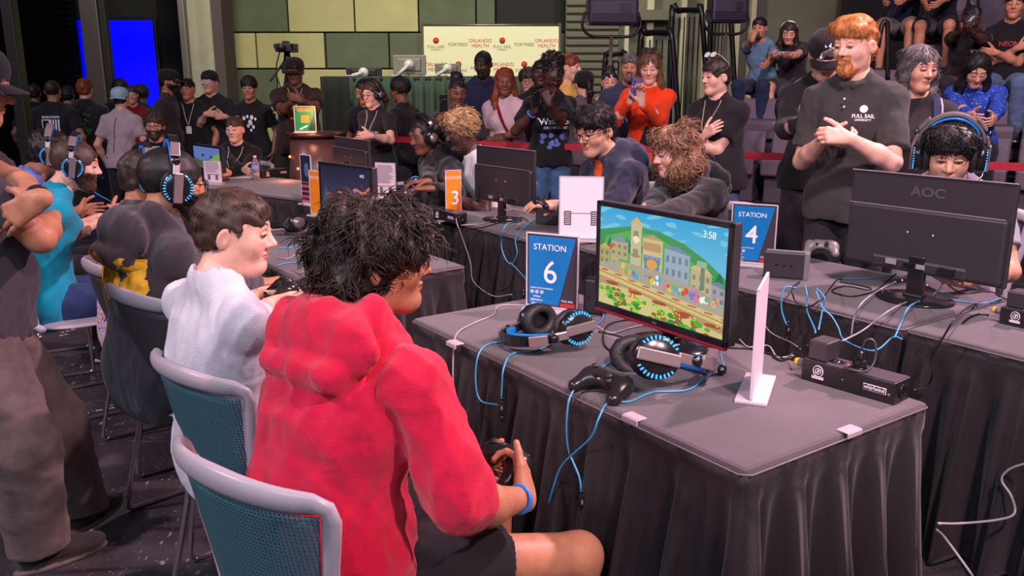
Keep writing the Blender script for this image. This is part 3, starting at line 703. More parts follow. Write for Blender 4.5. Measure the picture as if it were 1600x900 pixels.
def headpart(info, mb, name, mats, smooth=None):
    o = mb.build(name, mats, info['root'], smooth=smooth); o.matrix_local = info['Mlh']; return o
def glasses(info, col=(.01, .01, .01), sun=False, up=0.):
    mb = MB(); 
    for s in (-1, 1):
        pts = [Vector((s * .032 + .024 * math.copysign(abs(math.cos(t)) ** .6, math.cos(t)), .113 - .15 * abs(.024 * math.cos(t)) * 0, .008 + up + .018 * math.copysign(abs(math.sin(t)) ** .6, math.sin(t)))) for t in np.linspace(0, 2 * math.pi, 16, endpoint=False)]
        mb.tube(pts, .0020, 6, closed=True); mb.tube([(s * .056, .111, .016 + up), (s * .078, .09, .016 + up), (s * .083, .0, .010 + up), (s * .082, -.02, -.01 + up)], .0018, 6)
        if sun: mb.prism([(p.x, p.z) for p in pts], -.001, .001, M=Matrix(((1, 0, 0), (0, 0, -1), (0, 1, 0))), c=(0, .113, 0))
    mb.tube([(-.009, .114, .014 + up), (.009, .114, .014 + up)], .0018, 6)
    return headpart(info, mb, 'glasses', mat('glasses_frame_%d' % int(col[0] * 1000), col, .25))
def capwear(info, col=(.015, .015, .017), back=False, flat=False, w=1.):
    mb = MB(); prof = [(.088, -.005), (.093, .015), (.094, .04), (.088, .068), (.072, .092), (.045, .108), (.015, .114), (.001, .115)]
    pr = [(r * 1.06, z) for r, z in prof]; mb.lathe(pr, 24, 0, (0, -.012, .026)); v = mb.v
    mb.v = [(x * .95 * w, (y + .012) * 1.14 - .012, z) for x, y, z in v]; mb.ell((0, -.012, .142), (.008, .008, .004), 8, 6)
    c = headpart(info, mb, 'cap', clothmat(col)); sg = -1 if back else 1
    mb = MB(); n = 14; T = []; 
    for i in range(n + 1):
        a = math.pi * i / n; T.append((.088 * math.cos(a), math.sin(a)))
    for th in (0, 1):
        pass
    vs = []
    for t, zz in ((0, .003), (0, -.003)):
        for (x, sn) in T:
            vs.append((x * .98, sg * (.066 + .012 * sn), .030 + zz + (0 if flat else -.9 * x * x)))
        for (x, sn) in T:
            vs.append((x * .92, sg * (.070 + .088 * sn ** .7), .024 + zz + (0 if flat else -1.9 * x * x) - .008))
    m = n + 1; fs = []
    for i in range(n):
        fs += [(i, i + 1, m + i + 1, m + i), (2 * m + i, 3 * m + i, 3 * m + i + 1, 2 * m + i + 1), (m + i, m + i + 1, 3 * m + i + 1, 3 * m + i)]
    mb.add(vs, fs, 0, True); b = mb.build('brim', clothmat(col), c)
    return c
def lanyard(info, col=(.6, .6, .6), badge=None, y=.0):
    V, F = info['shirt'][1:]; bv = BVHTree.FromPolygons(V.tolist(), F.tolist()); fr = Vector(info['fr']); nb = Vector(info['nb']); ch = Vector(info['chest']); sd = Vector(info['side'])
    for_s = []
    for s in (1, -1):
        for t in np.linspace(0, 1, 9):
            p = nb + sd * (.07 * (1 - t) * s) + fr * .4 + (ch - nb) * (1.15 * t)
            hit = bv.ray_cast(p, -fr, .8)[0]
            if hit: for_s.append((s, t, hit + fr * .004))
    mb = MB(); A = [p for s, t, p in for_s if s == 1]; B_ = [p for s, t, p in for_s if s == -1]
    if len(A) > 1: mb.tube(A, .0042, 5)
    if len(B_) > 1: mb.tube(B_, .0042, 5)
    o = mb.build('lanyard', clothmat(col), info['root'])
    if badge and A:
        b = MB(); b.box(A[-1] + Vector((0, 0, -.045)) + fr * .004, (.062, .004, .085)); b.build('badge', mat('badge_%d' % int(badge[0] * 100), badge, .4), o)
    return o
# ------------------------------------------------------------------ the hall
def struct(o): o['kind'] = 'structure'; return o
U = Vector((.574, -.819, 0)); NV = Vector((.819, .574, 0)); ROWZ = math.atan2(-.819, .574)       # along the table rows, across them
BE = Vector((.86, -.51, 0)); BN = Vector((.51, .86, 0)); BZ = math.atan2(-.51, .86)               # along and up the bleachers

def floor_mat():
    m = bpy.data.materials.new('painted_black_floor'); m.use_nodes = True; nt = m.node_tree; N = nt.nodes; L = nt.links; b = N['Principled BSDF']
    tc = N.new('ShaderNodeTexCoord')
    def noise(sc, det, stretch=(1, 1, 1), rot=0.):
        mp = N.new('ShaderNodeMapping'); mp.inputs['Scale'].default_value = stretch; mp.inputs['Rotation'].default_value = (0, 0, rot); L.new(tc.outputs['Object'], mp.inputs[0])
        n = N.new('ShaderNodeTexNoise'); n.inputs['Scale'].default_value = sc; n.inputs['Detail'].default_value = det; L.new(mp.outputs[0], n.inputs[0]); return n.outputs['Fac']
    def ramp(src, a, b_, c0=(0, 0, 0, 1), c1=(1, 1, 1, 1)):
        r = N.new('ShaderNodeValToRGB'); r.color_ramp.elements[0].position = a; r.color_ramp.elements[1].position = b_; r.color_ramp.elements[0].color = c0; r.color_ramp.elements[1].color = c1; L.new(src, r.inputs[0]); return r.outputs[0]
    def math_(op, a, b_):
        q = N.new('ShaderNodeMath'); q.operation = op
        for i, v in enumerate((a, b_)):
            if isinstance(v, (int, float)): q.inputs[i].default_value = v
            else: L.new(v, q.inputs[i])
        return q.outputs[0]
    base = ramp(noise(3, 6), .3, .7, (.030, .025, .030, 1), (.066, .056, .064, 1))
    chips = math_('MULTIPLY', ramp(noise(38, 5, (1, .45, 1), .6), .62, .68), ramp(noise(2.2, 3), .42, .62))
    fine = math_('MULTIPLY', ramp(noise(120, 3, (1, .3, 1), .7), .66, .72), .55)
    long_ = math_('MULTIPLY', ramp(noise(22, 4, (.10, 1, 1), -.25), .68, .72), ramp(noise(1.7, 2), .5, .6))
    tot = math_('MAXIMUM', math_('MAXIMUM', chips, fine), long_)
    mx = N.new('ShaderNodeMix'); mx.data_type = 'RGBA'; L.new(tot, mx.inputs[0]); L.new(base, mx.inputs[6]); mx.inputs[7].default_value = (.42, .37, .36, 1); L.new(mx.outputs[2], b.inputs['Base Color'])
    L.new(ramp(noise(5, 5), .3, .7, (.28,) * 3 + (1,), (.5,) * 3 + (1,)), b.inputs['Roughness'])
    bp = N.new('ShaderNodeBump'); bp.inputs['Strength'].default_value = .25; bp.inputs['Distance'].default_value = .004; L.new(noise(60, 6), bp.inputs['Height']); L.new(bp.outputs[0], b.inputs['Normal'])
    return m
mb = MB(); mb.box((-1, 8.5, -.05), (17, 24, .1)); struct(mb.build('floor', floor_mat()))
# tape lines left on the floor
m_tape = mat('worn_tape', (.62, .56, .53), .5, var=.35, vscale=60, bump=.3)
for a, b in (((372, 403), (548, 362)), ((368, 400), (470, 378))): pass
def tape(p0, p1, w=.025):
    a, b = onz(*p0, .001), onz(*p1, .001); d = (b - a).normalized(); s = Vector((-d.y, d.x, 0)) * w / 2; mb = MB(); rg = random.Random(int(p0[0])); n = max(6, int((b - a).length / .04))
    for i in range(n):
        if rg.random() < .22: continue
        q0 = a + (b - a) * (i / n); q1 = a + (b - a) * ((i + rg.uniform(.6, 1.)) / n); s1 = s * rg.uniform(.5, 1.); z = Vector((0, 0, .0012))
        mb.quad(q0 - s1 + z, q1 - s + z, q1 + s1 + z, q0 + s + z)
    struct(mb.build('floor', m_tape))
tape((93, 525), (136, 515)); tape((96, 520), (118, 514)); tape((140, 545), (196, 530)); tape((150, 642), (185, 636), .02); tape((120, 693), (200, 677), .03); tape((110, 652), (140, 645), .02)

# back wall with its acoustic panels
WY = 14.0
wall_dark = mat('wall_dark', (.012, .012, .014), .9)
m_yel = mat('panel_yellow', S(178, 172, 126), .95, bump=.25, bscale=500, var=.05, vscale=3)
m_gry = mat('panel_grey_green', S(92, 100, 80), .95, bump=.25, bscale=500, var=.07, vscale=3)
m_blk = mat('panel_charcoal', S(38, 38, 36), .95, bump=.2, bscale=500)
wl = onY(340, 0, WY).x; wr = onY(884, 0, WY).x
mb = MB(); mb.box(((wl + wr) / 2, WY + .2, 2.6), (wr - wl, .2, 5.4)); wallb = struct(mb.build('wall_back', wall_dark))
zt = lambda py: onY(600, py, WY).z
rows = [(-60, 50, [(345, 453, m_gry), (454, 556, m_yel), (557, 655, m_yel), (656, 744, m_gry), (745, 774, m_gry), (776, 882, m_blk)]),
        (51, 107, [(345, 401, m_yel), (402, 508, m_yel), (510, 608, m_gry), (609, 661, m_gry), (662, 772, m_gry), (773, 882, m_gry)]),
        (108, 165, [(345, 430, m_gry), (431, 560, m_yel), (561, 661, m_yel), (662, 772, m_gry), (773, 882, m_yel)]),
        (166, 222, [(345, 455, m_yel), (456, 560, m_gry), (561, 661, m_gry), (662, 772, m_yel), (773, 882, m_gry)])]
for y0, y1, cs in rows:
    for x0, x1, m in cs:
        X0, X1, Z1, Z0 = onY(x0, 100, WY).x, onY(x1, 100, WY).x, zt(y0), zt(y1)
        mb = MB(); mb.box(((X0 + X1) / 2, WY + .06, (Z0 + Z1) / 2), (X1 - X0 - .012, .08, Z1 - Z0 - .012), bev=.012); mb.build('panel', m, wallb)
# pillar with its pale face, and the dark return beside it
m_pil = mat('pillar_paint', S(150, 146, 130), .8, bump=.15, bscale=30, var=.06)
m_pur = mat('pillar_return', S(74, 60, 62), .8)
PY = 12.2
def slabpx(name, x0, x1, Y, th, m, z0=0., z1=5., y=60, k=True):
    X0, X1 = onY(x0, y, Y).x, onY(x1, y, Y).x; mb = MB(); mb.box(((X0 + X1) / 2, Y + th / 2, (z0 + z1) / 2), (X1 - X0, th, z1 - z0), bev=.01)
    o = mb.build(name, m); return struct(o) if k else o
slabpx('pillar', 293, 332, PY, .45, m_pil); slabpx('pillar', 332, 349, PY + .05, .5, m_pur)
# glazed front on the left: frames of dark metal, with the lit lobby beyond
m_fr = mat('dark_aluminium', S(64, 60, 56), .45, metal=.5); m_frl = mat('bright_aluminium', S(125, 118, 108), .35, metal=.6); m_ink = mat('lobby_dark', (.006, .006, .012), .8)
GY = 11.2
def post(name, x0, x1, Y, th, m, k=True, y=60): return slabpx(name, x0, x1, Y, th, m, 0, 5, y, k)
post('door_1', 6, 24, 8.2, .12, m_fr); post('door_2', 128, 156, GY, .12, m_frl); post('door_2', 156, 168, GY + .05, .1, m_fr); post('door_3', 281, 291, GY + .6, .12, m_frl)
mb = MB(); mb.box((-5.6, GY + 1.2, 3.62 + .3), (5.4, .12, .16)); struct(mb.build('trim_1', mat('lilac_header', S(120, 120, 185), .6)))
# lobby: dark wall, roller shutter, concrete face and a big blue screen
LY = 17.0
mb = MB(); mb.box((-8.5, LY + .3, 2.8), (13, .2, 6)); struct(mb.build('wall_lobby', m_ink))
X0, X1 = onY(18, 60, LY - 1).x, onY(118, 60, LY - 1).x
mb = MB(); mb.box(((X0 + X1) / 2, LY - .9, 3.0), (X1 - X0, .06, 4.2))
for i in range(40): mb.box(((X0 + X1) / 2, LY - .96, 1.0 + i * .10), (X1 - X0 - .1, .05, .05), bev=.012)
struct(mb.build('door_4', mat('shutter_dark', S(16, 18, 26), .5, metal=.3)))
slabpx('wall_concrete', 96, 262, LY - .3, .2, mat('concrete_grey', S(62, 60, 58), .9, var=.15, vscale=3), 0, 5.5)
slabpx('wall_return', 250, 300, LY - .6, .2, mat('blue_grey_wall', S(34, 36, 48), .9), 0, 3.9)
t = thing('projection_screen', 'huge glowing plain blue screen in the lobby behind the glass', 'screen', onY(180, 90, LY - .6))
a = t.location
def sc_box(x0, x1, y0, y1):
    A, B = onY(x0, y0, LY - .6), onY(x1, y1, LY - .6); return ((A.x + B.x) / 2 - a.x, 0, (A.z + B.z) / 2 - a.z), (B.x - A.x, .05, A.z - B.z)
c, d = sc_box(112, 252, 32, 168); mb = MB(); mb.box(c, (d[0] + .12, .08, d[2] + .12), bev=.01); mb.build('frame', m_fr, t)
mb = MB(); mb.box((c[0], -.045, c[2]), (d[0], .012, d[2])); mb.build('screen_face', mat('blue_light', (.0, .0, .05), .5, emit=(.0, .0, 1.0), estr=1.05), t)

# right part of the back: shutter, grey-green walls, tall pale ribs
m_sh = mat('shutter_grey', S(88, 88, 74), .6, metal=.2); SY = 13.2
X0, X1 = onY(884, 60, SY).x, onY(968, 60, SY).x
mb = MB(); mb.box(((X0 + X1) / 2, SY + .1, 2.6), (X1 - X0, .06, 5.4))
for i in range(44): mb.box(((X0 + X1) / 2, SY + .05, .3 + i * .112), (X1 - X0, .06, .086), bev=.018)
struct(mb.build('door_5', m_sh))
mb = MB(); x = (onY(970, 60, SY).x + onY(1240, 60, SY).x) / 2; mb.box((x + 1.0, SY + .25, 2.6), (5.2, .2, 5.4)); struct(mb.build('wall_right_back', mat('wall_green_grey', S(96, 98, 82), .8, var=.12, vscale=1.5)))
m_rib = mat('pale_rib', S(168, 166, 140), .6)
for x0, x1 in ((976, 983), (1010, 1021), (1063, 1072), (1098, 1107), (1148, 1156), (1172, 1180)):
    slabpx('pillar', x0, x1, SY - .05, .2, m_rib)
mb = MB(); A = onY(985, 24, SY - .1); B = onY(1050, 34, SY - .1); mb.box(((A.x + B.x) / 2, SY - .1, A.z), (B.x - A.x, .25, .14)); struct(mb.build('trim_2', m_sh))
mb = MB(); A = BE * 2.2 + BN * 13.6; mb.box((A.x, A.y, 2.6), (9.5, .2, 5.6), rot=(0, 0, BZ)); struct(mb.build('wall_right', mat('black_drape_wall', S(20, 16, 22), .9, bump=.4, bscale=4)))
mb = MB(); mb.box((10.4, 5.5, 2.6), (.2, 17, 5.6)); struct(mb.build('wall_side', wall_dark))
mb = MB(); mb.box((-9.3, 6, 2.8), (.2, 22, 6)); struct(mb.build('wall_left', wall_dark))

# step-and-repeat banner
BY = 13.3
A, B = onY(662, 47, BY), onY(873, 40, BY); zb = .6
t = thing('backdrop_banner', 'white step-and-repeat banner printed with rows of small sponsor logos, hung before the back wall', 'banner', ((A.x + B.x) / 2, BY, zb)); W_ = B.x - A.x; Hh = (A.z + B.z) / 2 - zb + .02
mb = MB(); mb.box((0, 0, Hh / 2), (W_, .02, Hh)); ban = mb.build('banner_cloth', mat('banner_cloth', S(226, 224, 190), .8), t)
mb = MB(); 
for s in (-1, 1): mb.cyl((s * (W_ / 2 + .02), 0, -.6), (s * (W_ / 2 + .02), 0, Hh + .05), .022)
mb.cyl((-W_ / 2, 0, Hh + .02), (W_ / 2, 0, Hh + .02), .02); mb.build('frame', m_frl, t)
m_logo = mat('banner_ink', S(120, 118, 105), .8); m_red = mat('banner_red', S(190, 60, 40), .7); MF = basis((1, 0, 0), (0, 0, 1), (0, -1, 0)); k = 0
for r_ in range(6):
    for c_ in range(6):
        x = -W_ / 2 + .18 + c_ * (W_ - .36) / 5; z = Hh - .26 - r_ * .34; q = (c_ + r_ * 2) % 3
        if q == 0:
            mb = MB(); mb.lathe([(.045, 0), (.045, .004)], 16, 0, (x, -.012, z + .06), basis((1, 0, 0), (0, 0, 1), (0, -1, 0))); mb.build('emblem', m_red, t)
            text('FULL SAIL', .062, 'logo', m_logo, t, (x, -.014, z - .03), MF); text('UNIVERSITY', .03, 'logo', m_logo, t, (x, -.014, z - .075), MF)
        elif q == 1: text('FORTRESS', .065, 'logo', m_logo, t, (x, -.014, z), MF)
        else: text('ORLANDO\nHEALTH', .07, 'logo', m_red, t, (x, -.014, z + .02), MF)

# bleachers
m_deck = mat('bleacher_deck', S(34, 30, 36), .7); m_riser = mat('bleacher_riser', S(24, 21, 26), .6, bump=.1)
m_seat = mat('seat_plastic', S(92, 78, 92), .55, var=.08, vscale=3); m_seat2 = mat('seat_front', S(70, 62, 72), .6)
m_rail = mat('rail_black', (.012, .012, .014), .35, metal=.3)
bl = thing('bleachers', 'black telescopic bleacher steps rising behind the red belt barrier', 'bleachers', (0, 0, 0)); BROWS = [(7.95, .48), (8.62, .76), (9.29, 1.04), (9.96, 1.32), (10.63, 1.60), (11.30, 1.88)]
def bp(tt, nn, z=0.): v = BE * tt + BN * nn; return Vector((v.x, v.y, z))
for i, (nn, fz) in enumerate(BROWS):
    cc, ll = (.7, 6.8) if i < 3 else (1.43, 5.34); mb = MB(); c = bp(cc, nn - .1 + .36, 0); mb.box((c.x, c.y, fz / 2), (ll, .72, fz), rot=(0, 0, BZ)); mb.build('deck', m_deck, bl)
    mb = MB(); c = bp(cc, nn - .47, 0); mb.box((c.x, c.y, fz - .10), (ll, .03, .10), rot=(0, 0, BZ), bev=.008); mb.build('step_nosing', m_riser, bl)
seat0 = None; k = 0
for i, (nn, fz) in enumerate(BROWS):
    for j in range(12):
        tt = -2.35 + j * .50
        if i > 2 and tt < -1.1: continue
        if seat0 is None:
            seat0 = thing('bleacher_seat', 'grey-lilac moulded bleacher seat in a long row', 'seat', (0, 0, 0), BZ, 'grey-lilac seats along the bleachers')
            mb = MB(); mb.box((0, .05, .40), (.46, .38, .07), bev=.03); mb.box((0, -.12, .33), (.44, .05, .16), bev=.02); mb.build('seat', m_seat, seat0)
            mb = MB(); mb.box((0, .24, .52), (.44, .05, .22), rot=(R(-8), 0, 0), bev=.02); mb.build('backrest', m_seat, seat0)
            mb = MB(); mb.box((0, .06, .17), (.40, .22, .34), bev=.01); mb.build('base', m_seat2, seat0); s_ = seat0
        else: s_ = copy_tree(seat0)
        s_.location = bp(tt, nn + .06, fz); OR = ['first', 'second', 'third', 'fourth', 'fifth', 'sixth', 'seventh', 'eighth', 'ninth', 'tenth', 'eleventh', 'twelfth']; k = k + 1 if j and not (i > 2 and tt - .5 < -1.1) else 0
        s_['label'] = 'grey-lilac bleacher seat, %s row from the floor, %s from its left end' % (OR[i], OR[k])
def railing(label, pts, bars=0, z0=0., r=.022, grp=None):
    t = thing('handrail', label, 'handrail', pts[0], group=grp); P = [Vector(p) - Vector(pts[0]) for p in pts]
    mb = MB(); mb.tube(smooth_pts(P, 4), r, 8); mb.build('rail', m_rail, t); mb = MB()
    if bars:
        a, b = P[1], P[-2]
        for i in range(bars):
            q = a + (b - a) * ((i + .5) / bars); mb.tube([q, Vector((q.x, q.y, z0 - pts[0][2]))], .008, 6)
        mb.build('bars', m_rail, t)
    return t
def gate(label, x0, y0, x1, y1, Y, bars, yb=260):
    A, B = onY(x0, y0, Y), onY(x1, y1, Y); C_, D_ = onY(x0 - 6, yb, Y), onY(x1 + 14, yb, Y); k = .07
    railing(label, [(C_.x, Y, max(C_.z, .02)), (A.x, Y, A.z - k), (A.x + k, Y, A.z), (B.x - k, Y + .3, B.z), (B.x, Y + .3, B.z - k), (D_.x, Y + .3, max(D_.z, .02))], bars, max(C_.z, .1), .035 if bars > 4 else .028, None)
gate('tall black barred side rail of the bleachers, highest of the three', 1050, 17, 1106, 14, 10.6, 6)
gate('middle black barred side rail of the bleachers, behind the orange top', 1001, 52, 1058, 50, 9.9, 5)
gate('lowest black barred side rail, left of the other two', 945, 87, 985, 84, 9.8, 4)
gate('black barred rail under the right stage light, beside the seated man in blue', 1112, -10, 1150, -10, 10.8, 5)
for lab, p in (('curved black aisle rail beside the man in the black cap', [(1240, 190), (1218, 186), (1216, 160), (1238, 132), (1262, 118)]), ('upright black aisle rail behind the red-haired man', [(1372, 75), (1378, 40), (1386, 36), (1387, 70), (1387, 125)])):
    Y = 7.4 if p[0][0] < 1300 else 7.9; Q = [onY(x, y, Y) for x, y in p]; t = thing('handrail', lab, 'handrail', Q[0]); mb = MB(); mb.tube([q - Q[0] for q in smooth_pts(Q, 5)], .022, 8); mb.build('rail', m_rail, t)

# stage strip lights on stands
def striplight(label, px, py, Y, w, on):
    p = onY(px, py, Y); t = thing('stage_light', label, 'stage light', (p.x, p.y, 0), R(6)); z = p.z; mb = MB(); mb.box((0, 0, z), (w, .24, .27), bev=.03); 
    for i in range(5): mb.box((0, -.13, z - .10 + i * .02), (w * .9, .01, .006))
    mb.build('housing', mat('light_housing', S(40, 34, 58), .45), t)
    mb = MB(); mb.tube(smooth_pts([(-w / 2 - .02, 0, z), (-w / 2 - .05, 0, z - .14), (-w / 2 + .04, 0, z - .24), (0, 0, z - .25), (w / 2 - .04, 0, z - .24), (w / 2 + .05, 0, z - .14), (w / 2 + .02, 0, z)], 4), .016, 8); mb.build('yoke', m_rail, t)
    mb = MB(); mb.box((w * .22, -.125, z + .03), (w * .22, .012, .10), bev=.004); mb.box((w * .22, -.135, z + .03), (w * .1, .01, .05)); mb.build('control_panel', mat('dark_panel', (.01, .01, .012), .4), t)
    mb = MB(); mb.cyl((0, 0, .8), (0, 0, z - .25), .02); mb.cyl((0, 0, .0), (0, 0, .9), .028)
    for a in (0, 2.1, 4.2): mb.cyl((0, 0, .7), (.5 * math.cos(a), .5 * math.sin(a), .01), .014)
    mb.build('stand', m_frl, t)
striplight('violet-black strip stage light on a thin stand before the grey shutter', 956, 19, 9.6, .53, True)
striplight('violet-black strip stage light in the upper right, beside the bleachers', 1136, 16, 9.9, .40, True)

# ------------------------------------------------------------------ control desk with green drape, screens and camera
DY = 10.6
A, B = onY(512, 119, DY), onY(742, 117, DY); zt_ = A.z
t = thing('control_desk', 'long raised control desk hung with a dark green pleated drape', 'desk', ((A.x + B.x) / 2 + .45, DY, 0)); w_ = B.x - A.x + 1.0
mb = MB(); mb.box((0, .35, zt_ - .02), (w_, .8, .04), bev=.006); mb.build('desktop', mat('desk_top', (.02, .02, .02), .6), t)
V = []; F = []; n = 320; m_ = 8
for i in range(n + 1):
    s_ = i / n * w_; 
    for j in range(m_ + 1):
        q = j / m_; V.append((s_ - w_ / 2, -.05 - .035 * math.sin(s_ * 44 + .8 * math.sin(s_ * 5.1) + .3 * q) * (.5 + .5 * q) - .012 * math.sin(s_ * 97), zt_ - .01 - q * (zt_ - .03)))
for i in range(n):
    for j in range(m_): F.append((i * (m_ + 1) + j, i * (m_ + 1) + j + 1, (i + 1) * (m_ + 1) + j + 1, (i + 1) * (m_ + 1) + j))
o = npmesh('drape', np.array(V), np.array(F), mat('green_drape', S(44, 66, 52), .85, sheen=.2, bump=.2), t); md = o.modifiers.new('solid', 'SOLIDIFY'); md.thickness = .004
def curtain(name, label, px0, px1, py, Y, col, z1=None, amp=.03):
    A, B = onY(px0, py, Y), onY(px1, py, Y); z1 = A.z; w = B.x - A.x; V = []; F = []; n = 90; t = None
    for i in range(n + 1):
        s = i / n * w
        for j in range(9): q = j / 8; V.append((s, -amp * math.sin(s * 38 + math.sin(s * 6)) * (.4 + .6 * q), z1 * (1 - q) + .01))
    for i in range(n):
        for j in range(8): F.append((i * 9 + j, i * 9 + j + 1, (i + 1) * 9 + j + 1, (i + 1) * 9 + j))
    o = npmesh(name, np.array(V), np.array(F), mat(name + '_m', col, .9, sheen=.1), None); md = o.modifiers.new('solid', 'SOLIDIFY'); md.thickness = .004; o.location = (A.x, Y, 0); tag(o, label, 'drape')
curtain('black_drape', 'black drape closing the left end of the control desk', 500, 546, 121, 10.35, (.006, .007, .008))
def desk_monitor(label, px, py0, py1, wpx, Y, col, armed=False):
    p = onY(px, (py0 + py1) / 2, Y); w = wpx / 1350 * Y; h = (py1 - py0) / 1350 * Y; t = thing('monitor', label, 'monitor', (p.x, p.y, zt_)); z = p.z - zt_
    mb = MB(); mb.box((0, 0, z), (w, .03, h), bev=.008); mb.box((0, -.02, z), (w * .7, .02, h * .62), bev=.01); mb.build('screen_back', mat('mon_%d' % int(col[0] * 900), col, .5, metal=.2), t)
    mb = MB(); mb.lathe([(.06, 0), (.06, .03)], 16, 0, (0, -.03, z), MF); mb.cyl((0, -.05, z), (-.12, -.10, z * .2), .022); mb.cyl((-.12, -.1, z * .2), (-.12, .05, 0.005), .02); mb.box((-.12, .08, .008), (.2, .2, .012), bev=.004); mb.build('arm', mat('arm_white', S(190, 190, 185), .4), t)
desk_monitor('pale grey monitor back on a white arm, over the control desk', 640, 87, 116, 50, 10.7, S(120, 118, 108), True)
desk_monitor('small grey monitor back on the control desk before the banner', 700, 100, 115, 39, 10.7, S(105, 102, 92))
desk_monitor('low black monitor back at the left end of the control desk', 569, 106, 121, 54, 10.7, S(22, 22, 22))
# broadcast camera on a tripod
p = onY(448, 75, 9.9); t = thing('broadcast_camera', 'black video camera on a tripod behind the large man in the brown shirt', 'camera', (p.x, p.y, 0)); z = p.z; mk = mat('camera_black', (.014, .014, .016), .45)
mb = MB(); mb.box((0, 0, z), (.18, .34, .09), bev=.012); mb.box((0, -.02, z + .06), (.05, .16, .03), bev=.01); mb.build('camera_body', mk, t)
mb = MB(); mb.cyl((0, -.17, z), (0, -.27, z), .035, .042); mb.build('lens', mk, t); mb = MB(); mb.box((.11, -.05, z + .01), (.04, .12, .07), bev=.01); mb.box((-.11, 0, z + .02), (.05, .09, .05), bev=.01); mb.build('viewfinder', mk, t)
mb = MB(); mb.box((.04, -.1, z - .22), (.16, .05, .11), bev=.01); mb.build('monitor', mk, t)
mb = MB(); mb.cyl((0, 0, .9), (0, 0, z - .05), .03); mb.cyl((0, 0, z - .18), (0, 0, z - .04), .05, .03); mb.cyl((0, 0, z - .1), (-.12, -.3, z - .35), .012)
for a in (.5, 2.6, 4.7): mb.cyl((0, 0, z - .2), (.55 * math.cos(a), .55 * math.sin(a), .02), .016)
mb.tube(smooth_pts([(-.06, -.05, z - .02), (-.12, -.05, z - .25), (-.07, -.08, z - .55), (-.3, -.1, z - .8)], 5), .007, 6); mb.build('tripod', mk, t)
mb = MB(); mb.box((-.2, -.1, z - .78), (.10, .12, .16), bev=.02); mb.build('control_pack', mk, t)
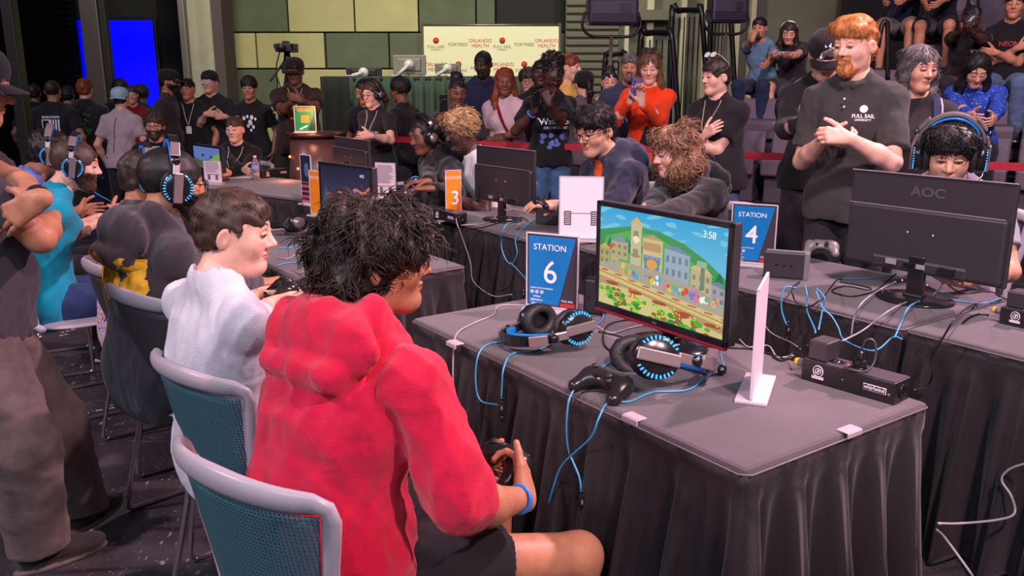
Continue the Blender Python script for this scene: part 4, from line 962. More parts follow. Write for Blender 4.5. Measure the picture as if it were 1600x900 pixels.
# ------------------------------------------------------------------ skirted tables
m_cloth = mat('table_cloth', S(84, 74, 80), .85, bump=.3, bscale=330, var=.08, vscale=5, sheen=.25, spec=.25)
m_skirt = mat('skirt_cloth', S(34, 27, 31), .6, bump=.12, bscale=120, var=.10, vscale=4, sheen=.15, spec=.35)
m_pipe = mat('skirt_piping', S(104, 94, 100), .45)
m_clip = mat('clip_plastic', S(200, 182, 190), .25, trans=.2)
def add_table(label, C, L, W_, seed=0, fine=True, clips=(), rz=ROWZ):
    t = thing('draped_table', label, 'table', (C[0], C[1], 0), rz); T = .75
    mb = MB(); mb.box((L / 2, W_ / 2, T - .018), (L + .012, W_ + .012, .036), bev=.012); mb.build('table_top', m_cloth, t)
    # skirt: pleats that open towards the floor
    per = 2 * (L + W_); ds = .007 if fine else .014; n = int(per / ds); m_ = 30 if fine else 16
    S_ = np.arange(n) / n * per; rg = np.random.RandomState(seed); ph = rg.uniform(0, 6.28, 8)
    r = .02
    bx = np.zeros(n); by = np.zeros(n); nx = np.zeros(n); ny = np.zeros(n)
    for i, s in enumerate(S_):
        if s < L: bx[i], by[i], nx[i], ny[i] = s, 0, 0, -1
        elif s < L + W_: bx[i], by[i], nx[i], ny[i] = L, s - L, 1, 0
        elif s < 2 * L + W_: bx[i], by[i], nx[i], ny[i] = L - (s - L - W_), W_, 0, 1
        else: bx[i], by[i], nx[i], ny[i] = 0, W_ - (s - 2 * L - W_), -1, 0
    kk = max(1, int(.03 / ds))                                     # round the corners of the normals
    ker = np.ones(2 * kk + 1) / (2 * kk + 1); pad = lambda a: np.concatenate([a[-kk:], a, a[:kk]])
    nx = np.convolve(pad(nx), ker, 'valid'); ny = np.convolve(pad(ny), ker, 'valid'); l = np.hypot(nx, ny); nx /= l; ny /= l
    N0 = int(per / .165); w0 = 2 * math.pi * N0 / per
    V = np.zeros((n, m_ + 1, 3))
    for j in range(m_ + 1):
        q = j / m_; z = T - .012 - (T - .022) * q ** .9; hq = max(0, (q - .07) / .93)
        a = w0 * S_ + .8 * np.sin(S_ * 2 * math.pi * 3 / per * 2 + ph[0]) * hq + .5 * np.sin(S_ * 2 * math.pi * 9 / per + ph[1] + 2 * q) * hq
        fold = np.tanh(3.0 * np.sin(a)) * .75 + .40 * np.sin(2 * a + ph[2] + 1.2 * q) + .30 * np.sin(3 * a + ph[3] - 1.5 * q) * hq
        am = .0022 + .045 * hq ** .5 + .018 * hq
        big = .012 * np.sin(S_ * 2 * math.pi * 5 / per + ph[4]) * hq
        off = .008 + .050 * hq + am * fold + big
        pinch = np.exp(-((np.mod(a / (2 * math.pi), 1) - .5) / .06) ** 2) * -.010 * (q > .07) * (1 - hq)
        V[:, j, 0] = bx + nx * (off + pinch); V[:, j, 1] = by + ny * (off + pinch); V[:, j, 2] = np.maximum(z, .004)
    idx = np.arange(n); F = []
    for j in range(m_): F.append(np.stack([idx * (m_ + 1) + j, idx * (m_ + 1) + j + 1, ((idx + 1) % n) * (m_ + 1) + j + 1, ((idx + 1) % n) * (m_ + 1) + j], 1))
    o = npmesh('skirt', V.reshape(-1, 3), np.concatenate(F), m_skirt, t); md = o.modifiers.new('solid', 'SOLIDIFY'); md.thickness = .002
    mb = MB(); e = .014; c = .02
    mb.tube([(c - e, -e, T - .012), (L - c + e, -e, T - .012), (L + e, -e + c, T - .012), (L + e, W_ + e - c, T - .012), (L - c + e, W_ + e, T - .012), (-e + c, W_ + e, T - .012), (-e, W_ + e - c, T - .012), (-e, -e + c, T - .012)], .0028, 6, closed=True)
    mb.build('piping', m_pipe, t)
    Mi = Matrix.Rotation(-ROWZ, 3, 'Z')
    for (px, py, a) in clips:
        p = Mi @ (onz(px, py, T) - Vector((C[0], C[1], T))); mb = MB(); mb.box((0, 0, .0025), (.058, .032, .004), bev=.0015); mb.box((0, -.018, -.004), (.058, .005, .014), bev=.0015)
        k = mb.build('skirt_clip', m_clip, t); k.location = (p.x, p.y, T); k.rotation_euler = (0, 0, R(a))
    return t
rowB0 = Vector((.33, 4.39, 0))
add_table('black skirted table in front, carrying the lit game monitor and two headsets', (-.352, 3.02), 1.52, .72, 1, True, ((1326, 672, 90), (992, 652, 0), (712, 536, 0)))
b1 = rowB0; add_table('black skirted table on the right, under the monitor seen from behind', (b1.x, b1.y), 1.80, .74, 2, True, ((1440, 478, 0),))
b2 = rowB0 + U * 1.84; add_table('black skirted table at the right edge, carrying the second power box', (b2.x, b2.y), 1.52, .74, 3, True)
b3 = Vector((.27, 4.33, 0)) - U * 1.72; add_table('black skirted table in the middle, holding the orange number three sign', (b3.x, b3.y), 1.66, .74, 4, True, ((688, 346, 0),))
t5 = Vector((-.23, 3.93, 0)) - NV * .72 - U * 1.52; add_table('black skirted table between the curly-haired players and the middle station', (t5.x, t5.y), 1.52, .72, 5, True, ((520, 442, 0),))
add_table('black skirted table far back on the left, before the black bomber jacket', (-2.80, 7.09), 1.62, .78, 6, False, (), math.atan2(-.55, .77))

# ------------------------------------------------------------------ painting helper for pictures shown on screens and prints
class Canvas:
    def __init__(s, w, h, col): s.w, s.h = w, h; s.a = np.zeros((h, w, 3)); s.a[:] = col; s.Y, s.X = np.mgrid[0:h, 0:w]; s.X = (s.X + .5) / w; s.Y = (s.Y + .5) / h
    def poly(s, pts, col):
        x, y = s.X, s.Y; ins = np.zeros(x.shape, bool); n = len(pts)
        for i in range(n):
            (x0, y0), (x1, y1) = pts[i], pts[(i + 1) % n]
            if y0 == y1: continue
            c = ((y0 > y) != (y1 > y)) & (x < (x1 - x0) * (y - y0) / (y1 - y0) + x0); ins ^= c
        s.a[ins] = col
    def ell(s, cx, cy, rx, ry, col): s.a[((s.X - cx) / rx) ** 2 + ((s.Y - cy) / ry) ** 2 < 1] = col
    def rect(s, x0, y0, x1, y1, col): s.a[(s.X >= x0) & (s.X < x1) & (s.Y >= y0) & (s.Y < y1)] = col
    def build(s, name, W_, H_, m, parent, M, loc):
        h, w = s.h, s.w; gx, gy = np.meshgrid(np.linspace(-W_ / 2, W_ / 2, w + 1), np.linspace(H_ / 2, -H_ / 2, h + 1)); V = np.stack([gx.ravel(), gy.ravel(), np.zeros(gx.size)], 1)
        V = V @ np.array(M).T + np.array(loc); i, j = np.meshgrid(np.arange(h), np.arange(w), indexing='ij'); a = (i * (w + 1) + j).ravel(); F = np.stack([a, a + w + 1, a + w + 2, a + 1], 1)
        o = npmesh(name, V, F, m, parent, False); at_ = o.data.attributes.new('paint', 'FLOAT_COLOR', 'CORNER')
        c = np.concatenate([s.a.reshape(-1, 3), np.ones((h * w, 1))], 1); at_.data.foreach_set('color', np.repeat(c, 4, axis=0).astype(np.float32).ravel()); return o
m_scr = mat('screen_light', (.0, .0, .0), .35, emit=(1, 1, 1), estr=1.0, attr='paint', spec=.3)
MATS['screen_light'].node_tree.nodes['Principled BSDF'].inputs['Base Color'].default_value = (0, 0, 0, 1)
for l in list(MATS['screen_light'].node_tree.links):
    if l.to_socket.name == 'Base Color': MATS['screen_light'].node_tree.links.remove(l)
m_print = mat('printed_card', (.5, .5, .5), .45, attr='paint')
def game_town(w=288, h=176):
    c = Canvas(w, h, S(70, 170, 214)); X, Y = c.X, c.Y; rg = random.Random(4)
    sky = np.array(S(60, 165, 215))[None, None] * (1 - Y[..., None]) + np.array(S(150, 212, 222))[None, None] * Y[..., None]; c.a[:] = sky
    cl = np.sin(X * 22 + np.sin(Y * 31) * 1.4) * np.sin(Y * 38 + X * 9) > .55; c.a[cl & (Y < .3)] = S(120, 195, 222)
    c.poly([(0, .24), (.12, .20), (.3, .14), (.5, .15), (.7, .22), (.86, .33), (1, .46), (1, .7), (0, .7)], S(70, 150, 90))
    c.poly([(.05, .30), (.25, .20), (.45, .19), (.62, .27), (.8, .40), (.8, .6), (0, .6)], S(96, 172, 96))
    for i in range(26):
        x = rg.uniform(0, 1); y = .24 + .2 * abs(x - .4) + rg.uniform(0, .1); r_ = rg.uniform(.012, .03); c.poly([(x - r_, y + .07), (x, y - .02), (x + r_, y + .07)], S(30, 120 + rg.randint(0, 30), 80))
    def bld(x0, x1, yt, yb, wall, roof, rh=.05, win=3, skew=0.):
        c.poly([(x0, yt), (x1, yt + skew), (x1, yb), (x0, yb)], wall); c.poly([(x0 - .01, yt), ((x0 + x1) / 2, yt - rh), (x1 + .01, yt + skew)], roof)
        for i in range(win):
            for j in range(2):
                a = x0 + (x1 - x0) * (i + .25) / win; b = a + (x1 - x0) * .45 / win; y = yt + (yb - yt) * (.15 + .4 * j) + skew * .5; c.rect(a, y, b, y + (yb - yt) * .2, tuple(v * .55 for v in wall))
    bld(.0, .09, .42, .62, S(176, 160, 112), S(196, 170, 110), .05, 2); bld(.10, .17, .44, .60, S(190, 172, 124), S(214, 184, 120), .05, 1); bld(.10, .25, .33, .50, S(180, 168, 130), S(130, 150, 168), .06, 3)
    bld(.27, .36, .12, .56, S(196, 186, 150), S(214, 176, 108), .07, 1); c.ell(.315, .27, .028, .035, S(236, 226, 186)); c.rect(.275, .42, .355, .435, S(150, 140, 110))
    bld(.37, .53, .24, .54, S(206, 188, 142), S(176, 158, 120), .05, 4); c.rect(.385, .27, .515, .35, S(186, 150, 104)); c.rect(.39, .42, .51, .53, S(96, 136, 176)); c.ell(.45, .48, .045, .05, S(222, 160, 80)); c.rect(.38, .40, .52, .415, S(120, 150, 190))
    bld(.55, .74, .29, .60, S(156, 172, 186), S(116, 140, 170), .04, 4, .03); bld(.75, .90, .42, .66, S(190, 176, 142), S(206, 184, 136), .07, 3, .04); bld(.90, 1.0, .52, .72, S(160, 160, 170), S(120, 132, 150), .03, 2, .04)
    c.poly([(0, .58), (.2, .52), (.5, .53), (.8, .60), (1, .70), (1, .80), (0, .66)], S(168, 164, 148))
    cols = [S(220, 200, 60), S(90, 170, 190), S(220, 120, 160), S(240, 236, 220), S(206, 90, 60), S(120, 180, 110), S(230, 170, 70), S(110, 130, 200)]
    for i in range(60):
        x = rg.uniform(.18, .95); y = .57 + (x - .2) * .14 + rg.uniform(-.02, .06); r_ = rg.uniform(.007, .018); c.ell(x, y, r_, r_ * 1.9, cols[rg.randrange(8)])
    c.ell(.10, .39, .016, .028, S(222, 90, 40)); c.rect(.82, .36, .85, .60, S(110, 140, 110)); c.rect(.79, .34, .86, .40, S(150, 180, 150))
    c.poly([(0, .62), (1, .80), (1, .90), (0, .72)], S(214, 190, 130)); c.poly([(0, .66), (1, .845), (1, .855), (0, .672)], S(160, 132, 84)); c.poly([(0, .71), (1, .885), (1, .90), (0, .726)], S(178, 150, 96))
    for i in range(9): x = i * .12 + .02; y = .635 + x * .18; c.ell(x + .03, y + .008, .035, .010, S(188, 110, 70))
    c.poly([(0, .726), (1, .90), (1, 1), (0, 1)], S(186, 148, 108)); c.poly([(0, .80), (.3, .78), (.6, .86), (1, .96), (1, 1), (0, 1)], S(206, 196, 130))
    for i in range(90):
        x = rg.uniform(0, 1); y = .80 + x * .12 + rg.uniform(0, .16); r_ = rg.uniform(.012, .032); c.ell(x, y, r_, r_ * .9, rg.choice([S(92, 170, 50), S(120, 196, 60), S(60, 140, 60), S(150, 206, 70), S(178, 84, 60)]))
    for i in range(5): c.ell(.12 + i * .2, .765 + i * .035, .06, .018, S(160, 82, 62))
    for i in range(28): c.ell(rg.uniform(0, 1), .84 + rg.uniform(0, .12), .006, .008, S(240, 220, 60))
    return c

# monitors ------------------------------------------------------------------
m_bez = mat('glossy_bezel', (.012, .012, .014), .18, spec=.6); m_plas = mat('black_plastic', (.036, .030, .036), .42, bump=.05, bscale=200); m_redacc = mat('red_trim', (.32, .01, .03), .25)
def monitor_axes(Lp, Rp):
    x = (Rp - Lp); x.z = 0; w = x.length; x.normalize(); return x, Vector((0, 0, 1)), w
def monitor(label, Lp, Rp, zt0, zt1, zb_, canvas=None, stand=True, basef=.0, accent=False, bezel=.016, th=.035, table=.75, hud=None):
    """Lp, Rp world x,y of the left and right edge as seen from the screen side; zt top, zb bottom"""
    x, z, w = monitor_axes(Vector((*Lp, 0)), Vector((*Rp, 0))); c = (Vector((*Lp, 0)) + Vector((*Rp, 0))) / 2; h = zt0 - zb_; y = z.cross(x)       # y points behind the screen
    t = thing('monitor', label, 'monitor', (c.x, c.y, table), math.atan2(x.y, x.x)); zc = (zt0 + zb_) / 2 - table
    mb = MB(); mb.box((0, th / 2, zc), (w, th, h), bev=.006); mb.box((0, th + .012, zc - .01), (w * .8, .03, h * .7), bev=.014); mb.build('screen_back', m_plas, t)
    mb = MB(); b = bezel
    for (cx, cz, sx_, sz_) in ((0, zc + h / 2 - b / 2, w, b), (0, zc - h / 2 + b * .7, w, b * 1.4), (-w / 2 + b / 2, zc, b, h), (w / 2 - b / 2, zc, b, h)): mb.box((cx, -.004, cz), (sx_, .012, sz_), bev=.003)
    mb.build('bezel', m_bez, t)
    if accent:
        mb = MB(); mb.box((0, -.002, zc - h / 2 - .004), (w * .99, .016, .012), bev=.004); mb.build('red_trim', m_redacc, t); text('AOC', .010, 'logo', mat('logo_grey', S(120, 120, 120), .3), t, (0, -.0112, zc - h / 2 + b * .6), MF)
    if canvas is not None:
        sc_ = canvas.build('screen_picture', w - 2 * b, h - 2.4 * b, m_scr, t, np.array(MF), (0, -.0045, zc + b * .2))
        for (tx, sz, fx, fz, col) in hud or ():
            text(tx, sz, 'screen_text', mat('hud_%d_%d' % (int(col[0] * 99), int(col[1] * 99)), (0, 0, 0), .4, emit=col, estr=.9), sc_, ((fx - .5) * (w - 2 * b), -.0056, zc + b * .2 + (.5 - fz) * (h - 2.4 * b)), MF)
    if stand:
        mb = MB(); mb.box((0, th + .03, zc * .55), (.055, .03, zc * 1.1), bev=.008); mb.box((0, th + .03, .02), (.07, .04, .03), bev=.01); mb.build('neck', m_bez, t)
        mb = MB(); mb.lathe([(.118, 0), (.124, .004), (.120, .011), (.04, .018), (.0, .018)], 40, 0, (0, th + .02, .0), Matrix.Diagonal((1.15, .9, 1))); mb.build('base', m_bez, t)
    return t, zc, w, h, th
hud = [('3:58', .030, .87, .09, (1, 1, 1)), ('97', .046, .68, .91, (.85, .03, .01)), ('31', .044, .30, .82, (.85, .06, .02))]
monitor('lit game monitor showing a cartoon town square, on the front table', (.293, 2.895), (.631, 2.413), 1.197, 1.197, .828, game_town(), True, accent=True, hud=hud)
def dusk(w=200, h=112):
    c = Canvas(w, h, S(40, 44, 70)); X, Y = c.X, c.Y; c.a[:] = np.array(S(34, 36, 62)) * (1 - Y[..., None]) + np.array(S(70, 66, 88)) * Y[..., None]
    c.a[(np.abs(Y - .62 + .22 * X + .05 * np.sin(X * 14)) < .06) & (X > .12)] = S(150, 66, 66); c.a[(np.abs(Y - .60 + .26 * X + .04 * np.sin(X * 20)) < .025) & (X > .2)] = S(205, 110, 90)
    c.poly([(0, .8), (.1, .35), (.14, .8)], S(60, 92, 110)); rg = random.Random(3)
    for i in range(60): a = i / 60 * 3.3 - .2; r_ = .20 + rg.uniform(-.03, .03); c.ell(.66 - .7 * r_ * math.cos(a), .78 - 1.6 * r_ * math.sin(a), .022, .035, S(104 + rg.randint(0, 40), 116, 214))
    for i in range(16): a = i / 16 * 3.1; c.ell(.66 - .09 * math.cos(a), .74 - .2 * math.sin(a), .02, .03, S(196, 120, 70))
    c.ell(.66, .84, .09, .16, S(52, 44, 60)); c.rect(0, .93, 1, 1, S(60, 50, 50)); return c
def green_field(w=120, h=68):
    c = Canvas(w, h, S(92, 112, 176)); c.a[c.Y > .5 + .15 * np.sin(c.X * 5)] = S(70, 92, 62); c.a[(c.Y > .25) & (c.X + c.Y > 1.15) & (c.Y < .6)] = S(120, 150, 90); c.ell(.35, .4, .05, .07, S(40, 50, 80)); c.ell(.65, .45, .05, .07, S(60, 50, 80)); return c
def twoP(a, b, Ya, Yb): A, B = onY(*a, Ya), onY(*b, Yb); return (A.x, A.y), (B.x, B.y), (A.z + B.z) / 2
p0, p1, z0 = twoP((499, 252), (581, 262), 4.75, 4.40); monitor('lit monitor showing a purple figure at dusk, behind the curly hair', p0, p1, z0, z0, .82, dusk(), True, hud=[('4:12', .022, .85, .12, (1, 1, 1))])
p0, p1, z0 = twoP((301, 224), (345, 230), 7.5, 7.1); monitor('small lit monitor with a blue and green picture, far back on the left', p0, p1, z0, z0, .83, green_field(), True)

def back_monitor(label, a, b, Ya, Yb, ybot, logo=None, table=.75, led=False, tilt=0.):
    A, B = onY(*a, Ya), onY(*b, Yb); w = (B - A); w.z = 0; wl_ = w.length; x = w.normalized(); c = (A + B) / 2; zt0 = (A.z + B.z) / 2; zb_ = onY((a[0] + b[0]) / 2, ybot, (Ya + Yb) / 2).z; h = zt0 - zb_
    t = thing('monitor', label, 'monitor', (c.x, c.y, table), math.atan2(x.y, x.x)); zc = (zt0 + zb_) / 2 - table; y0 = 0
    mb = MB(); mb.box((0, .014, zc), (wl_, .020, h), bev=.006); mb.box((0, -.006, zc - h * .16), (wl_ * .97, .030, h * .64), bev=.012); mb.box((0, -.008, zc - h * .42), (wl_ * .60, .034, h * .14), bev=.012); mb.build('screen_back', m_plas, t)
    mb = MB(); mb.box((0, .0, zc + h / 2), (wl_, .006, .004), bev=.001); mb.box((0, -.0235, zc + h * .165), (wl_ * .95, .003, .003)); mb.build('edge_strip', mat('edge_grey', S(150, 140, 148), .35), t)
    mb = MB(); mb.box((0, .026, zc), (wl_ * .96, .004, h * .94)); mb.build('screen_face', mat('screen_back_glow', (.02, .02, .03), .2, emit=(.3, .4, .6), estr=.5), t)
    s_ = wl_ / .636
    mb = MB()
    for sx_ in (-1, 1):
        for sz_ in (-.01, -.20): mb.ell((sx_ * .05 * s_ , -.0225, zc + sz_ * s_ - .02), (.0045, .002, .0045), 8, 6)
    mb.build('screws', mat('screw', S(210, 205, 205), .3, metal=.4), t)
    for xx, zz, w1_, h1_ in ((-.10, .40, .045, .022), (.02, .41, .035, .018)): mb = MB(); mb.box((xx * s_, -.031, zc - h * zz), (w1_ * s_, .002, h1_ * s_)); mb.build('port_label', mat('port_label', S(150, 145, 145), .5), t)
    for xx, w1_, h1_ in ((-.03, .03, .016), (.12, .06, .026)): mb = MB(); mb.box((xx * s_, -.031, zc - h * .405), (w1_ * s_, .012, h1_ * s_), bev=.002); mb.build('port', m_bez, t)
    if logo: text(logo, .05, 'logo', mat('logo_dim', S(96, 90, 96), .3, metal=.2), t, (0, .0030, zc + h * .33), MF, sx=1.25, bold=.0012)
    mb = MB(); mb.box((0, -.012, (zc - h * .3) / 2), (.065 * s_, .03, zc - h * .3), bev=.008); mb.box((0, -.012, .018), (.08 * s_, .045, .02), bev=.008); mb.build('neck', m_bez, t)
    mb = MB(); mb.lathe([(.128, 0), (.134, .004), (.130, .010), (.05, .016), (.0, .016)], 44, 0, (0, -.01, 0), Matrix.Diagonal((1.1 * s_, .95 * s_, 1))); mb.build('base', m_bez, t)
    return t
back_monitor('large black monitor seen from behind with its maker logo, on the right table', (1333, 265), (1592, 287), 3.55, 3.03, 428, 'AOC')
back_monitor('black monitor back beside the orange number three sign, middle table', (743, 229), (834, 233), 5.45, 5.0, 318, None)
back_monitor('black monitor back far behind, near the round lit table', (521, 213), (574, 219), 6.9, 6.4, 262, None)

# station signs ------------------------------------------------------------------
m_acr = mat('clear_acrylic', (.92, .90, .92), .06, trans=.85, spec=.6); m_white = mat('paper_white', S(236, 226, 232), .6); m_holder = mat('frosted_edge', S(214, 200, 208), .3, alpha=.9)
m_blue = mat('sign_blue', S(12, 112, 178), .35, color2=S(16, 120, 188), vscale=60, stretch=(1, .2, 1)); m_dkp = mat('sign_charcoal', S(62, 54, 62), .4); m_lw = mat('sign_white', S(244, 240, 246), .5); m_rs = mat('sign_red', S(196, 40, 44), .5); m_or = mat('sign_orange', S(236, 150, 36), .4, color2=S(228, 120, 30), vscale=4)
def holder(label, cat, p, x, w, h, build, base=.075, lean=0.):
    x = Vector((x[0], x[1], 0)).normalized(); t = thing('table_sign', label, cat, p, math.atan2(x.y, x.x))
    mb = MB(); mb.box((0, 0, .005), (w + .004, base, .010), bev=.002); mb.build('base', m_holder, t)
    mb = MB(); b = .005
    for (cx, cz, sx_, sz_) in ((0, h - b / 2, w, b), (0, .014, w, b), (-w / 2 + b / 2, h / 2 + .005, b, h - .01), (w / 2 - b / 2, h / 2 + .005, b, h - .01)): mb.box((cx, 0, cz), (sx_, .008, sz_), bev=.001)
    mb.build('frame', m_holder, t); build(t, w, h); return t
def station(num, col=m_blue, small=True, dark=m_dkp):
    def f(t, w, h):
        b = .006; x0, x1, z0, z1 = -w / 2 + b, w / 2 - b, .018, h - b; W0 = x1 - x0; H0 = z1 - z0
        mb = MB(); mb.box((0, 0, (z0 + z1) / 2), (W0, .004, H0)); card = mb.build('card', m_lw if dark is None else dark, t)
        mb = MB(); e = .006; mb.prism([(x0 + e, z0 + e), (x0 + W0 * .64, z0 + e), (x1 - e, z1 - e), (x0 + e, z1 - e)], -.0008, .0008, M=MF.copy(), c=(0, -.0028, 0)); mb.build('colour_field', col, card)
        M2 = MF; text('STATION', .030 * w / .2, 'lettering', m_lw, card, (x0 + W0 * .46, -.0045, z1 - .048 * h / .3), M2); text(num, .125 * h / .3, 'lettering', m_lw, card, (x0 + W0 * .47, -.0045, z1 - H0 * .53), M2, bold=.0002)
        if small:
            text('SHARE YOUR EXPERIENCE', .008, 'lettering', m_lw, card, (x0 + W0 * .30, -.0045, z0 + H0 * .245), M2)
            mb = MB()
            for i in range(3): mb.torus((x0 + W0 * (.10 + .10 * i), -.0045, z0 + H0 * .19), .0062, .0010, 14, 5, M2); mb.ell((x0 + W0 * (.10 + .10 * i), -.0045, z0 + H0 * .19), (.003, .001, .003), 8, 5)
            mb.build('icons', m_lw, card)
            for i, s_ in enumerate(('#fullsail', '@fullsailuniv', 'fullsail.edu')): text(s_, .010, 'lettering', m_lw, card, (x0 + W0 * .20, -.0045, z0 + H0 * (.125 - .05 * i)), M2)
            mb = MB(); mb.box((x1 - W0 * .17, -.003, z0 + .010), (W0 * .30, .002, .013)); mb.build('red_strip', m_rs, card); text('FULL SAIL', .011, 'lettering', m_lw, card, (x1 - W0 * .18, -.0045, z0 + .026), M2)
    return f
a, b = onz(825, 481, .75), onz(900, 491, .75); c = (a + b) / 2; holder('blue table sign reading station six, on the front table', 'sign', c, (b - a), .212, .292, station('6'))
a, b = onz(1140, 412, .75), onz(1208, 418, .75); c = (a + b) / 2; c.z = .75; holder('blue table sign reading station four, beside the right end of the lit game monitor', 'sign', c, (b - a), .205, .288, station('4'))
def orange(num): 
    def f(t, w, h):
        mb = MB(); mb.box((0, 0, h / 2 + .006), (w - .012, .004, h - .024)); card = mb.build('card', m_or, t); text('STATION', .026, 'lettering', m_lw, card, (0, -.0035, h * .84), MF)
        if num: text(num, .12, 'lettering', m_lw, card, (.01, -.0035, h * .42), MF, bold=.001)
        mb = MB(); mb.prism([(w / 2 - .007, .02), (w / 2 - .007, h * .5), (w / 2 - .05, .02)], -.0008, .0008, M=MF.copy(), c=(0, -.0028, 0)); mb.build('colour_field', mat('sign_deep_orange', S(220, 100, 30), .4), card)
    return f
c = onz(709, 342, .75); holder('orange table sign with the white number three, middle table', 'sign', c, (.9, .45), .105, .30, orange('3'))
c = onz(497, 352, .75); holder('plain orange table sign behind the white-shirted player', 'sign', onz(497, 338, .75), (.8, -.6), .13, .285, orange(''))
def sheet(lines=14, table_=True, col=S(232, 208, 216), big=False):
    mp = mat('sheet_%d' % int(col[1] * 999), col, .7); mi = mat('sheet_ink', S(110, 96, 104), .8)
    def f(t, w, h):
        mb = MB(); mb.box((0, 0, h / 2 + .006), (w - .012, .004, h - .024)); card = mb.build('card', mp, t); mb = MB(); rg = random.Random(5)
        if big:
            mb.box((0, -.003, h * .435), (w * .82, .001, .003))
            for sx_ in (-1, 1):
                mb.box((sx_ * w * .30, -.0028, h * .36), (w * .16, .001, h * .22))
        else:
            for i in range(lines): ww = w * rg.uniform(.55, .8); mb.box((-(w * .8 - ww) / 2, -.003, h * .93 - i * h * .45 / lines), (ww, .001, .0035))
            mb.box((0, -.003, h * .43), (w * .8, .001, .004))
            for sx_ in (-.22, .22): mb.box((sx_ * w, -.003, h * .30), (w * .15, .001, h * .22))
        mb.build('print', mi, card)
        if big:
            mb = MB()
            for sx_ in (-1, 1):
                for i in range(6): mb.box((sx_ * w * .30, -.0036, h * (.275 + i * .033)), (w * .11, .0006, .003))
            mb.build('print', mp, card)
    return f
c = onz(907, 377, .75); holder('large white information sheet in a stand behind the station six sign', 'sign', c, (1, -.12), .235, .345, sheet(big=True, col=S(244, 238, 244)))
c = onz(604, 318, .75); holder('pinkish printed information sheet in a stand, above the curly hair', 'sign', c, (1, -.35), .155, .28, sheet())
c = onz(333, 296, .75); holder('small printed sheet in a stand on the far left table', 'sign', onz(334, 288, .75), (1, -.3), .165, .19, sheet(8))
def flagposter(t, w, h):
    cv = Canvas(30, 50, S(30, 44, 66)); cv.a[(cv.Y > .55) & (np.sin(cv.Y * 60) > 0)] = S(190, 90, 110); cv.ell(.6, .3, .25, .15, S(90, 110, 140)); cv.build('card', w - .012, h - .02, m_print, t, np.array(MF), (0, -.003, h / 2 + .005))
holder('narrow dark poster with flag stripes, beside the purple figure monitor', 'sign', onz(481, 320, .75), (.75, -.65), .12, .34, flagposter)
# clear stand seen almost edge-on at the right of the front table
a, b = onz(1172, 634, .75), onz(1189, 588, .75); c = (a + b) / 2
def edgepaper(t, w, h):
    mb = MB(); mb.box((0, 0, h / 2 + .006), (w - .012, .003, h - .022)); card = mb.build('card', mat('sheet_pink', S(226, 196, 208), .6), t)
    mb = MB(); mb.prism([(-w * .2, h * .40), (w * .35, h * .35), (w * .35, h * .75), (w * .05, h * .80)], -.0008, .0008, M=MF.copy(), c=(0, -.0022, 0)); mb.build('colour_field', m_blue, card)
    mb = MB(); [mb.box((w * (-.05 + .22 * i), -.0024, h * .25), (w * .08, .001, h * .26)) for i in range(2)]; mb.build('print', m_dkp, card)
holder('clear T-shaped sign stand seen nearly edge-on, right end of the front table', 'sign', c, (a - b), .235, .315, edgepaper, .085)

